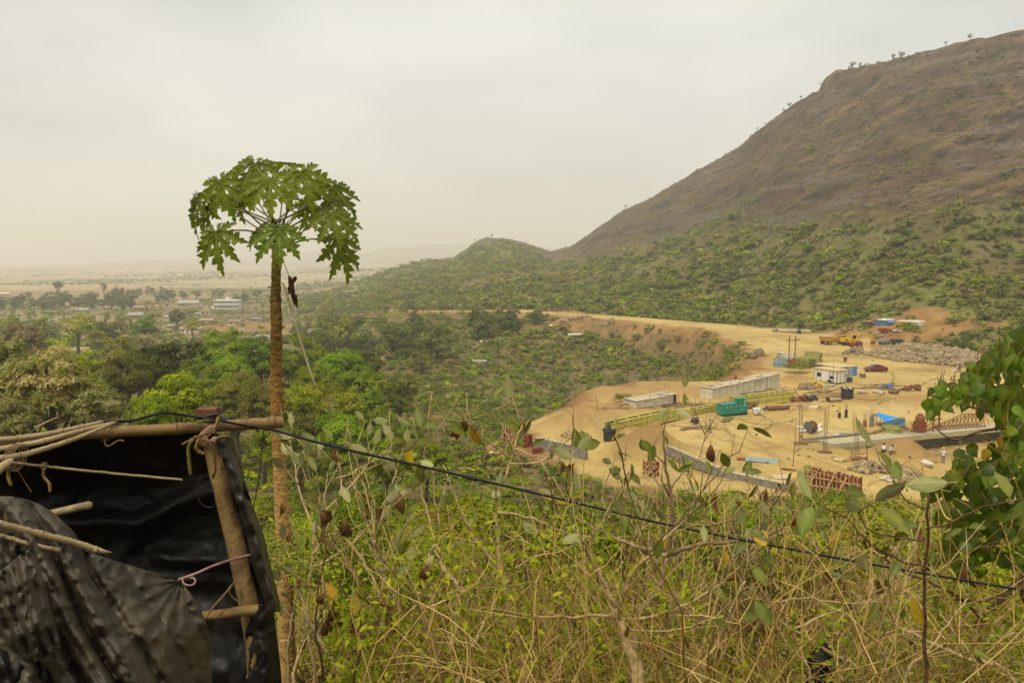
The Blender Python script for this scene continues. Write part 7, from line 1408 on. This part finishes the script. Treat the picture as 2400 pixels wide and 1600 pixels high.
for (u, v, w, h, c1, c2, lb) in [(1350, 793, 34, 1.5, mat('teal_wall', (.08, .22, .20), .6, .2), TIN, 'low teal walled hut alone on the scrub slope'), (1123, 852, 32, .8, TING, GREYR, 'low grey roofed hut in the scrub below the poles'), (882, 830, 26, 1.2, TIN, GREYR, 'tiny grey hut at the bare earth beside the grove'), (1287, 770, 14, 1.2, TIN, TIN, 'tiny pale hut among bushes below the side track'), (1133, 806, 14, 1.0, TIN, TIN, 'tiny pale shelter in the middle of the scrub'), (868, 815, 22, 1.2, TIN, TIN, 'small pale shelter above the bare earth')]:
    q = G(u, v); w_ = w * mpp(q.y); o = thing('hut', q, .05, lb, 'hut')
    for k in range(4): MB().box((-w_ / 2 + (k + .5) * w_ / 4, 0, h / 2), (w_ / 4 - .03, .06, h)).build('wall_sheet', c1 if k < 2 else TING, o)
    MB().box((0, 1.1, h / 2), (w_, 2.1, h)).build('inner_wall', TIMB, o); MB().box((0, .9, h + .08), (w_ + .5, 3, .08), 0, 0, .1).build('roof', c2, o)
# power poles of the scrub slope
for u, v0, v1, lb in [(1470, 835, 893, 'power pole in the scrub nearest the yard embankment'), (1297, 842, 893, 'power pole in the scrub second from the embankment'), (1167, 833, 862, 'power pole behind the low grey roofed hut'), (1065, 832, 873, 'power pole beside the reddish scrub bank'), (998, 834, 863, 'power pole at the pale spreading tree')]:
    q = G(u, v1 + 3); H = (v1 - v0 + 3) * mpp(q.y); o = thing('power_pole', q, .2, lb, 'power pole'); MB().tube([(0, 0, -.3), (0, 0, H)], [.14, .09], 7).build('pole', RUST, o); MB().box((0, -.1, H * .93), (1.5, .1, .1)).build('crossarm', RUST, o)
    for x in (-.65, .65): MB().lathe([(.03, 0), (.08, .08), (.02, .22)], (x, -.1, H * .94), 6).build('insulator', BLKT, o)
o = lump('red_cloth', RUSTR, G(1724, 890), .9, .5, 1.2, 7, 'small red cloth hung up behind the tin shed roof', 'cloth')

# ------------------------------------------------------------------ vehicles
def wheel(o, x, y, r, w, rim=RIM, name='wheel'):
    wv = MB().lathe([(r * .55, -w / 2), (r * .92, -w / 2), (r, -w * .3), (r, w * .3), (r * .92, w / 2), (r * .55, w / 2)], n=16, axis='Y').build(name, TYRE, o, True); wv.location = (x, y, r)
    MB().lathe([(0, -w * .42), (r * .3, -w * .46), (r * .56, -w * .4), (r * .56, w * .4), (r * .3, w * .46), (0, w * .42)], n=12, axis='Y').build('rim', rim, wv)
def car():
    q = G(*zA(1830, 942)); o = thing('parked_car', q, math.radians(-8), 'dark red saloon car parked alone in the open yard', 'car')   # front towards -x
    st = [(-2.15, .42, .62, .70), (-2.05, .28, .74, .80), (-1.5, .22, .86, .85), (-.95, .22, .93, .86), (-.5, .2, .95, .87), (.6, .2, .96, .87), (1.35, .22, .97, .86), (1.9, .26, .99, .82), (2.12, .36, .95, .76), (2.18, .5, .8, .70)]
    vs_, f = [], []
    for x, zb, zt, hw in st:
        for y, z in ((-hw * .9, zb), (-hw, zb + .18), (-hw, zt - .18), (-hw * .93, zt), (hw * .93, zt), (hw, zt - .18), (hw, zb + .18), (hw * .9, zb)): vs_.append((x, y, z))
    for i in range(len(st) - 1):
        for k in range(8): a, b_ = i * 8 + k, i * 8 + (k + 1) % 8; f.append((a, a + 8, b_ + 8, b_))
    f += [tuple(range(8)), tuple(reversed(range((len(st) - 1) * 8, len(st) * 8)))]
    MB().add(vs_, f).build('body', CARR, o, True)
    def cab(xs, m, name, grow=0.0):
        vs_, f = [], []
        for x, zt, hb, ht in xs:
            for y, z in ((-hb - grow, .93), (-ht - grow, zt), (ht + grow, zt), (hb + grow, .93)): vs_.append((x, y, z))
        for i in range(len(xs) - 1):
            for k in range(3): a = i * 4 + k; f.append((a, a + 4, a + 5, a + 1))
        return MB().add(vs_, f).build(name, m, o, True)
    cab([(-1.05, .93, .78, .76), (-.3, 1.36, .78, .62), (.2, 1.42, .78, .62), (.8, 1.40, .78, .61), (1.2, 1.28, .77, .6), (1.85, .97, .74, .72)], CARR, 'cabin')
    for s_ in (-1, 1):
        for x0, x1, zt0, zt1 in ((-.75, -.02, .98, 1.3), (.05, .68, 1.33, 1.33), (.74, 1.2, 1.3, 1.1)):
            y = lambda z: s_ * (.79 - (z - .93) * .33); MB().add([(x0, y(.98), .98), (x1, y(.98), .98), (x1 - .02, y(zt1), zt1), (x0 + (.45 if x0 < -.5 else .02), y(1.32), 1.32)], [(0, 1, 2, 3) if s_ < 0 else (3, 2, 1, 0)]).build('side_window', GLASS, o)
        for x in (-1.35, 1.32): wheel(o, x, s_ * .74, .3, .2)
        MB().box((-2.08, s_ * .55, .66), (.12, .3, .14)).build('headlight', SACK, o); MB().box((2.14, s_ * .55, .78), (.08, .3, .14)).build('tail_light', RED, o); MB().box((-.75, s_ * .92, .98), (.12, .18, .1)).build('mirror', CARR, o); MB().box((.1, s_ * .868, .82), (.18, .02, .03)).build('door_handle', BLKT, o)
    MB().add([(-1.0, -.68, .97), (-1.0, .68, .97), (-.36, .56, 1.34), (-.36, -.56, 1.34)], [(0, 3, 2, 1)]).build('windscreen', GLASS, o).location = (-.02, 0, .015); MB().add([(1.76, -.64, 1.03), (1.76, .64, 1.03), (1.26, .55, 1.27), (1.26, -.55, 1.27)], [(0, 1, 2, 3)]).build('rear_window', GLASS, o).location = (.02, 0, .02)
    MB().box((-2.16, 0, .45), (.08, 1.3, .22)).build('bumper', CARR, o); MB().box((2.17, 0, .5), (.08, 1.3, .22)).build('bumper', CARR, o)
car()
def truck():
    q = G(*zA(1160, 515)); o = thing('tipper_truck', q, math.radians(4), 'orange tipper truck parked nose to the yellow excavator', 'truck'); k = 1.0     # front towards +x
    MB().box((0, 0, .75), (6.4, .9, .28)).build('chassis', BLKT, o)
    b = MB(); b.add([(-3.2, -1.15, 1.0), (.9, -1.15, 1.0), (.9, 1.15, 1.0), (-3.2, 1.15, 1.0), (-3.45, -1.2, 2.15), (.95, -1.2, 2.3), (.95, 1.2, 2.3), (-3.45, 1.2, 2.15)], [(0, 3, 2, 1), (0, 1, 5, 4), (1, 2, 6, 5), (2, 3, 7, 6), (3, 0, 4, 7)]); b.build('tipping_bed', ORNG, o)
    for i in range(6): MB().bar((-3.1 + i * .78, -1.2, 1.0), (-3.2 + i * .8, -1.26, 2.2), .1).build('bed_rib', ORNG, o)
    MB().box((-1.2, 0, 2.1), (4.0, 2.2, .2)).build('earth_load', CONC, o)
    MB().prism([(1.15, .8), (3.05, .8), (3.1, 1.5), (2.85, 2.45), (1.2, 2.5)], -1.1, 1.1).build('cab', ORNG, o); MB().add([(3.06, -.95, 1.62), (3.06, .95, 1.62), (2.88, .9, 2.35), (2.88, -.9, 2.35)], [(0, 1, 2, 3)]).build('windscreen', GLASS, o).location = (.04, 0, 0)
    for s_ in (-1, 1):
        MB().box((2.15, s_ * 1.11, 1.95), (1.0, .03, .6)).build('side_window', GLASS, o); MB().box((3.1, s_ * .8, 1.05), (.08, .3, .2)).build('headlight', SACK, o)
        for x in (2.2, -1.4, -2.55): wheel(o, x, s_ * .98, .5, .34, ORNG)
        MB().prism([(-3.1, .95), (-2.2, 1.2), (-1.0, 1.2), (-.7, .95)], s_ * 1.0 - .2, s_ * 1.0 + .2).build('mudguard', ORNG, o)
    o2 = MB().box((3.12, 0, .8), (.1, 2.1, .3)).build('bumper', BLKT, o)
truck()
def excavator():
    q = G(*zA(1420, 530)); o = thing('excavator', q, math.radians(5), 'yellow excavator with folded boom beside the tipper truck', 'excavator')
    for s_ in (-1, 1): MB().prism([(-1.6, .1), (-1.3, 0), (1.3, 0), (1.6, .1), (1.75, .45), (1.5, .75), (-1.5, .75), (-1.75, .45)], s_ * .95 - .28, s_ * .95 + .28).build('track', BLKT, o)
    MB().lathe([(.0, .7), (.7, .7), (.7, .95), (0, .95)], n=16).build('turntable', BLKT, o); MB().box((-.35, 0, 1.3), (3.1, 2.3, .75)).build('engine_deck', YEL, o); MB().prism([(-2.2, 1.0), (-1.2, 1.0), (-1.2, 2.0), (-2.0, 2.0)], -1.15, 1.15).build('counterweight', YEL, o)
    MB().prism([(.0, 1.66), (1.3, 1.66), (1.35, 2.3), (1.1, 2.9), (.0, 2.9)], -1.15, -.2).build('cab', YEL, o)
    for y in (-1.17, -.18): MB().box((.6, y, 2.3), (.9, .03, .8)).build('cab_window', GLASS, o)
    MB().box((1.33, -.68, 2.35), (.04, .75, .8)).build('windscreen', GLASS, o)
    b = MB(); [b.bar(a, c, w, .4) for a, c, w in (((1.1, .25, 1.5), (3.0, .25, 3.1), .45), ((2.9, .25, 3.05), (5.2, .25, 2.9), .42))]; b.build('boom', YEL, o); MB().bar((5.1, .25, 2.95), (6.7, .25, 1.0), .36).build('stick_arm', YEL, o)
    MB().tube([(1.4, .25, 1.9), (3.2, .25, 2.7)], .09, 8).build('ram', RIM, o); MB().tube([(3.3, .25, 3.4), (5.2, .25, 3.2)], .08, 8).build('ram', RIM, o)
    MB().prism([(6.2, 1.0), (7.0, 1.1), (7.0, .5), (6.5, .1), (6.0, .3)], -.3, .8).build('bucket', RUST, o)
excavator()
def tractor():
    q = G(*zA(1525, 556)); o = thing('tractor', q, math.radians(183), 'small red tractor standing before the yellow excavator', 'tractor')
    MB().prism([(.2, .6), (1.7, .6), (1.75, 1.2), (1.6, 1.3), (.2, 1.35)], -.35, .35).build('bonnet', RED, o); MB().box((-.4, 0, .8), (1.4, .7, .4)).build('chassis', BLKT, o); MB().box((-.6, 0, 1.3), (.5, .5, .12)).build('seat', BLKT, o); MB().box((-.85, 0, 1.5), (.1, .5, .4)).build('backrest', BLKT, o)
    for s_ in (-1, 1): wheel(o, -.6, s_ * .75, .68, .38, RED); wheel(o, 1.35, s_ * .6, .4, .22, RED); MB().prism([(-1.3, 1.0), (-1.0, 1.45), (-.2, 1.45), (0, 1.1), (-.3, 1.38), (-.95, 1.38)], s_ * .75 - .22, s_ * .75 + .22).build('mudguard', RED, o)
    MB().tube([(1.1, .25, 1.3), (1.1, .25, 2.0)], .05, 6).build('exhaust', BLKT, o); MB().tube([(-.1, 0, 1.3), (-.25, 0, 1.75)], .03, 5).build('steering_column', BLKT, o); MB().tube([(-.25 + .02 * math.cos(a), .22 * math.cos(a), 1.75 + .2 * math.sin(a) * .3) for a in np.linspace(0, 6.28, 13)], .02, 5).build('steering_wheel', BLKT, o)
tractor()
for (u, v), L_, yaw, lb, m in [(zA(1950, 515), 3.2, .05, 'grey trailer standing behind the excavator bucket', TING), (zA(2160, 515), 3.0, .1, 'dark wheeled trailer between grey trailer and the stone heap', TANKB)]:
    q = G(u, v); o = thing('trailer', q, yaw, lb, 'trailer'); MB().box((0, 0, .75), (L_, 1.7, .12)).build('bed', m, o)
    for y in (-.85, .85): MB().box((0, y, 1.0), (L_, .06, .5)).build('side_board', m, o); wheel(o, -.5, y * .95, .38, .22); wheel(o, .5, y * .95, .38, .22)
    for x in (-L_ / 2, L_ / 2): MB().box((x, 0, 1.0), (.06, 1.64, .5)).build('end_board', m, o)
    MB().bar((L_ / 2, 0, .6), (L_ / 2 + 1.1, 0, .45), .1).build('drawbar', BLKT, o)

# ------------------------------------------------------------------ people
def body_mesh(J, E, name):
    me = bpy.data.meshes.new(name); me.from_pydata([j[0] for j in J], E, []); o = bpy.data.objects.new(name, me); COL.objects.link(o)
    sk = o.modifiers.new('s', 'SKIN'); sk.use_smooth_shade = True; sv = me.skin_vertices[0].data
    for i, j in enumerate(J): sv[i].radius = (j[1], j[2] if len(j) > 2 else j[1]); sv[i].use_root = (i == 0)
    su = o.modifiers.new('d', 'SUBSURF'); su.levels = su.render_levels = 2
    dg = bpy.context.evaluated_depsgraph_get(); ev = o.evaluated_get(dg); m2 = bpy.data.meshes.new_from_object(ev); bpy.data.objects.remove(o); return m2
def pose(kind):
    if kind == 'squat':
        J = [((0, .05, .34), .15, .13), ((0, -.05, .55), .14, .11), ((0, -.16, .74), .17, .11), ((0, -.22, .86), .055), ((0, -.27, .93), .07, .08), ((0, -.30, 1.04), .085, .1), ((0, -.30, 1.12), .05, .06)]
        E = [(0, 1), (1, 2), (2, 3), (3, 4), (4, 5), (5, 6)]
        for s in (-1, 1):
            b = len(J); J += [((s * .17, -.17, .78), .06), ((s * .25, -.32, .58), .045), ((s * .16, -.52, .46), .035), ((s * .14, -.60, .43), .035, .02)]; E += [(2, b), (b, b + 1), (b + 1, b + 2), (b + 2, b + 3)]
            b = len(J); J += [((s * .13, .0, .33), .1), ((s * .19, -.36, .50), .072), ((s * .16, -.12, .09), .045), ((s * .17, -.30, .04), .045, .03)]; E += [(0, b), (b, b + 1), (b + 1, b + 2), (b + 2, b + 3)]
    else:
        lean = {'stand': 0, 'walk': .05, 'bend': .28}[kind]; st = .16 if kind == 'walk' else .03
        J = [((0, 0, .92), .15, .11), ((0, -lean * .4, 1.14), .135, .10), ((0, -lean, 1.36), .18, .11), ((0, -lean * 1.15, 1.48), .055), ((0, -lean * 1.2 - .01, 1.53), .065, .075), ((0, -lean * 1.25 - .02, 1.62), .08, .10), ((0, -lean * 1.25 - .01, 1.70), .055, .065)]
        E = [(0, 1), (1, 2), (2, 3), (3, 4), (4, 5), (5, 6)]
        for s in (-1, 1):
            b = len(J); J += [((s * .20, -lean, 1.38), .06), ((s * .25, -lean + s * st * .5, 1.12), .046), ((s * .24, -lean - .10 - s * st * .3, .88), .035), ((s * .23, -lean - .13, .78), .036, .022)]; E += [(2, b), (b, b + 1), (b + 1, b + 2), (b + 2, b + 3)]
            b = len(J); J += [((s * .10, 0, .84), .105), ((s * .11, -.02 + s * st * .6, .48), .07), ((s * .11, .03 + s * st * 1.2, .09), .045), ((s * .12, -.10 + s * st * 1.2, .04), .048, .032)]; E += [(0, b), (b, b + 1), (b + 1, b + 2), (b + 2, b + 3)]
    return J, E
_bodies = {k: body_mesh(*pose(k), 'body') for k in ('stand', 'walk', 'squat')}
def garment(src, name, m, test, off):
    v = np.array([x.co[:] for x in src.vertices]); nrm = np.array([x.normal[:] for x in src.vertices]); sel = [p.vertices[:] for p in src.polygons if test(p.center)]
    idx = sorted({i for p in sel for i in p}); mp_ = {i: k for k, i in enumerate(idx)}; me = bpy.data.meshes.new(name); me.from_pydata((v[idx] + nrm[idx] * off).tolist(), [], [[mp_[i] for i in p] for p in sel]); me.materials.append(m); me.polygons.foreach_set('use_smooth', [True] * len(sel)); return me
def person(u, v, kind, yaw, shirt, trou, label, helmet=None, sc=1.0, q=None):
    q = q or G(u, v); o = empty('person', q, yaw, label, 'person', None, sc); src = _bodies[kind]; me = src.copy(); me.materials.append(SKIN); b = link('body', me, o)
    sq = kind == 'squat'; zw, zn, za = (.50, .86, .12) if sq else (.93, 1.47, .12)
    link('shirt', garment(src, 'shirt', shirt, (lambda c: zw - .04 < c.z < zn and c.y > -.45) if sq else (lambda c: zw - .08 < c.z < zn and not (abs(c.x) > .21 and c.z < 1.15)), .018), o)
    link('trousers', garment(src, 'trousers', trou, (lambda c: za < c.z < zw and abs(c.x) < .24 and c.y > -.46) if sq else (lambda c: za < c.z < zw + .03 and abs(c.x) < .2), .014), o)
    hy, hz = ((-.30, 1.06) if sq else ((-.06 if kind == 'walk' else 0) - .02, 1.645))
    link('hair', MB().lathe([(.11, -.03), (.118, .03), (.1, .08), (.05, .115), (.005, .125)], (0, hy + .015, hz), 12).mesh('hair', HAIR, True), o)
    fc = MB(); fc.box((0, hy - .105, hz - .03), (.03, .04, .05)); [fc.box((s * .1, hy + .01, hz - .02), (.025, .04, .06)) for s in (-1, 1)]; fc.build('nose_and_ears', SKIN, o)
    for s in (-1, 1): MB().box((s * .035, hy - .088, hz), (.022, .02, .014)).build('eye', HAIR, o)
    if helmet: MB().lathe([(.165, 0), (.155, .02), (.14, .04), (.125, .1), (.07, .15), (.005, .165)], (0, hy, hz + .02), 14).build('helmet', helmet, o, True)
    hx, hyy, hzz = (.14, -.63, .42) if sq else (.23, (-.13 if kind == 'stand' else -.18), .74)
    for s in (-1, 1):
        f = MB()
        for k in range(4): f.tube([(s * hx + (k - 1.5) * .018, hyy, hzz + .02), (s * hx + (k - 1.5) * .02, hyy - .012, hzz - .045 + .006 * abs(k - 1.5)), (s * hx + (k - 1.5) * .019, hyy + .004, hzz - .085 + .012 * abs(k - 1.4))], [.010, .0095, .007], 5)
        f.tube([(s * (hx - .03), hyy, hzz + .03), (s * (hx - .05), hyy - .025, hzz - .02)], [.011, .008], 5); f.build('fingers', SKIN, o)
    return o
person(*z5(1605, 1436), 'stand', 2.9, SHIRTW, TROUG, 'worker in yellow helmet and pale shirt standing in the excavation', HELM, 1.0)
person(*z5(1085, 1350), 'squat', 2.6, SHIRTW, TROU, 'worker in white shirt crouching below the slab edge'); person(*z5(1142, 1356), 'squat', .4, SHIRTW, TROUG, 'second crouching worker in white, nearer the grey sand heap')
person(*zB(368, 1015), 'walk', 1.2, SHIRTK, TROU, 'barefoot worker in brown walking beside thin sticks below the generator'); person(*z4(873, 1330), 'stand', .3, TROU, TROU, 'person in dark clothes behind the dark water tank', None, 1.0, G(*z4(880, 1335)))
person(*zA(1772, 895), 'stand', -.4, SHIRTW, TROU, 'person in pale shirt standing behind the red car'); person(*z5(1730, 645), 'stand', .8, SHIRTW, TROUG, 'person in white standing at the foot of the long stone heap'); person(*z5(1751, 642), 'stand', -1.0, TROU, TROU, 'person in dark clothes next to the one in white at the heap')
o = MB().box((0, 0, .15), (.9, .5, .3)).box((0, 0, .33), (.96, .56, .06)).build('crate', SACK); o.location = G(*z5(1703, 640)); tag(o, 'pale crate beside the person in white at the stone heap', 'crate')

# ------------------------------------------------------------------ village in the valley
def house(u, v, wpx, label, wallm, roofm, hgt=2.6, dep=.7, yaw=0.0, flat=False, seed=0):
    q = G(u, v); w = wpx * mpp(q.y); d = max(4, w * dep); o = thing('house', q, yaw, label, 'house'); h = hgt
    MB().box((0, d / 2, h / 2 - .6), (w, d, h + 1.2)).build('wall', wallm, o)
    if flat: MB().box((0, d / 2, h + .12), (w + .6, d + .6, .24)).build('roof', roofm, o)
    else:
        rh = d * .22; b = MB(); b.add([(-w / 2 - .5, -.7, h - .15), (w / 2 + .5, -.7, h - .15), (w / 2 + .3, d / 2, h + rh), (-w / 2 - .3, d / 2, h + rh), (w / 2 + .5, d + .7, h - .15), (-w / 2 - .5, d + .7, h - .15)], [(0, 1, 2, 3), (3, 2, 4, 5)])
        b.add([(-w / 2, 0, h), (-w / 2, d, h), (-w / 2, d / 2, h + rh - .05), (w / 2, 0, h), (w / 2, d, h), (w / 2, d / 2, h + rh - .05)], [(0, 1, 2), (5, 4, 3)]); b.build('roof', roofm, o)
    n = max(2, int(w / 3.2))
    for k in range(n):
        x = -w / 2 + (k + .5) * w / n
        if k == n // 2: MB().box((x, -.03, 1.0), (1.0, .06, 2.0)).build('door', WOODD, o)
        else: f = MB().box((x, -.02, h * .58), (1.3, .06, 1.1)).build('window', GLASS, o); MB().box((x, -.05, h * .58 - .6), (1.5, .1, .1)).build('sill', wallm, f)
    return o
HS = [(440, 718, 46, 'pale cream house nearest the white school', CREAM, GREYR, 3.2, 0), (452, 718, 20, 'small white house against the pale cream house', WHITE, CREAM, 3, 1), (10, 694, 22, 'long cream house at the picture edge beyond the trees', CREAM, CREAM, 3, 0), (192, 733, 30, 'house with grey roof beyond the cell tower', CREAM, GREYR, 2.6, 0), (315, 746, 36, 'long grey roofed house beside the bright green crown', CREAM, GREYR, 2.6, 0), (324, 727, 26, 'house in front of the dark round tree', CREAM, TERRA, 2.6, 0),
      (28, 762, 22, 'low brown roofed house at the open field', CREAM, TERRA, 2.4, 0), (405, 774, 28, 'white walled house with tan roof at the clearing', WHITE, TERRA, 2.8, 0), (434, 782, 24, 'white gabled house nearest the dusty clearing', WHITE, TERRA, 3, 0), (394, 751, 15, 'small white house behind the dark village tree', WHITE, GREYR, 2.6, 0), (482, 736, 16, 'small house with pale roof above the clearing', CREAM, TERRA, 2.4, 0), (464, 742, 14, 'tiny grey house above the clearing', CREAM, GREYR, 2.4, 0),
      (484, 758, 30, 'long brown roofed house at the top of the clearing', CREAM, TERRA, 2.4, 0), (464, 779, 15, 'small white cottage on the clearing edge', WHITE, GREYR, 2.6, 0), (548, 762, 30, 'brown house under trees beyond the clearing', CREAM, TERRA, 2.4, 0), (562, 780, 20, 'low white shelter in the middle of the clearing', WHITE, GREYR, 1.4, 0), (602, 755, 20, 'dark roofed house on the far side of the clearing', CREAM, GREYR, 2.4, 0), (582, 803, 28, 'flat grey roofed house at the near clearing edge', CREAM, GREYR, 2.4, 1), (614, 801, 34, 'grey gabled house beside the papaya trunk', CREAM, GREYR, 2.4, 0),
      (140, 828, 46, 'brown roofed house farthest from the papaya', TERRA, TERRA, 1.8, 0), (178, 832, 52, 'middle brown roofed house of the long row', TERRA, TERRA, 2, 0), (206, 836, 38, 'brown roofed house with low eaves at the row end', TERRA, TERRA, 2, 0), (298, 799, 38, 'pale roofed house among dry trees', CREAM, TERRA, 2.2, 0), (315, 846, 22, 'tiny brown hut above the dark olive tree', TERRA, TERRA, 1.6, 0), (252, 810, 16, 'tiny house half hidden among dry trees', CREAM, TERRA, 2, 0), (126, 716, 12, 'tiny white house inside the distant tree line', WHITE, WHITE, 2.4, 1), (385, 668, 14, 'tiny pale house far out on the plain', CREAM, CREAM, 3, 1), (462, 666, 12, 'tiny white house far out on the plain', WHITE, WHITE, 3, 1), (545, 668, 24, 'pale hamlet house far on the plain beside the papaya', CREAM, CREAM, 3, 1)]
for i, (u, v, w, lb, wm, rm, h, fl) in enumerate(HS): house(u, v, w, lb, wm, rm, h, .6, random.Random(i).uniform(-.25, .25), bool(fl), i)
def school():
    q = G(531, 726); k = mpp(q.y); w = 56 * k; o = thing('school', q, -.05, 'large white two storey building with open verandas in the valley', 'building'); d = 9; h = 22 * k
    MB().box((0, d / 2, h / 2 - 1), (w, d, h + 2)).build('wall', WHITE, o); MB().box((0, d / 2, h + .2), (w + 1.2, d + 1.2, .4)).build('roof', WHITE, o); MB().box((w * .02, 3, h + 1.6), (3, 3, 2.8)).build('stair_tower', WHITE, o)
    for f in range(2):
        z = .3 + f * h / 2; MB().box((0, -.9, z + h * .46), (w, 1.9, .25)).build('veranda_slab', WHITE, o); MB().box((0, -1.8, z + .9), (w, .1, .9)).build('parapet', WHITE, o)
        for c in range(9):
            x = -w / 2 + (c + .5) * w / 9; wi = MB().box((x, -.02, z + 1.8), (w / 9 * .62, .08, 1.7)).build('window', GLASS, o); MB().box((x, -.06, z + .92), (w / 9 * .7, .1, .12)).build('sill', WHITE, wi)
        for c in range(10): MB().box((-w / 2 + c * w / 9, -1.75, z + h * .22), (.3, .3, h * .46)).build('column', WHITE, o)
    MB().box((-w * .56, 2, 1.6), (w * .16, 6, 3.4)).build('side_wing', WHITE, o)
school()
q = G(161, 770); H = (770 - 708) * mpp(q.y); o = thing('cell_tower', q, .4, 'red and white lattice cell tower rising over the village', 'tower'); RW = [mat('tower_red', (.42, .10, .06), .6, .1), mat('tower_white', (.66, .62, .56), .6, .1)]
def tw(z): return 1.5 * (1 - z / H) + .45
for s in range(8):
    z0, z1 = s * H / 8, (s + 1) * H / 8; b = MB(); c0 = [(x * tw(z0), y * tw(z0), z0) for x, y in ((-1, -1), (1, -1), (1, 1), (-1, 1))]; c1 = [(x * tw(z1), y * tw(z1), z1) for x, y in ((-1, -1), (1, -1), (1, 1), (-1, 1))]
    for k in range(4): b.bar(c0[k], c1[k], .2); b.bar(c0[k], c1[(k + 1) % 4], .12); b.bar(c0[(k + 1) % 4], c1[k], .12); b.bar(c1[k], c1[(k + 1) % 4], .12)
    b.build('lattice_section', RW[s % 2], o)
for k in range(4): a = k * 1.57; MB().box((math.cos(a) * .9, math.sin(a) * .9, H * .93), (.35, .35, 2.2), a).build('antenna', RW[1], o)
g_ = random.Random(91)
for k in range(70):
    u, v = z5(g_.uniform(-100, 1900), g_.uniform(880, 1460)); lump('clod', STONE, G(u, v), g_.uniform(.3, .6), .35, g_.uniform(.2, .35), 300 + k, 'loose earth coloured clod on the open yard', 'clod', 'clods on the yard')
print('objects', len(bpy.data.objects))
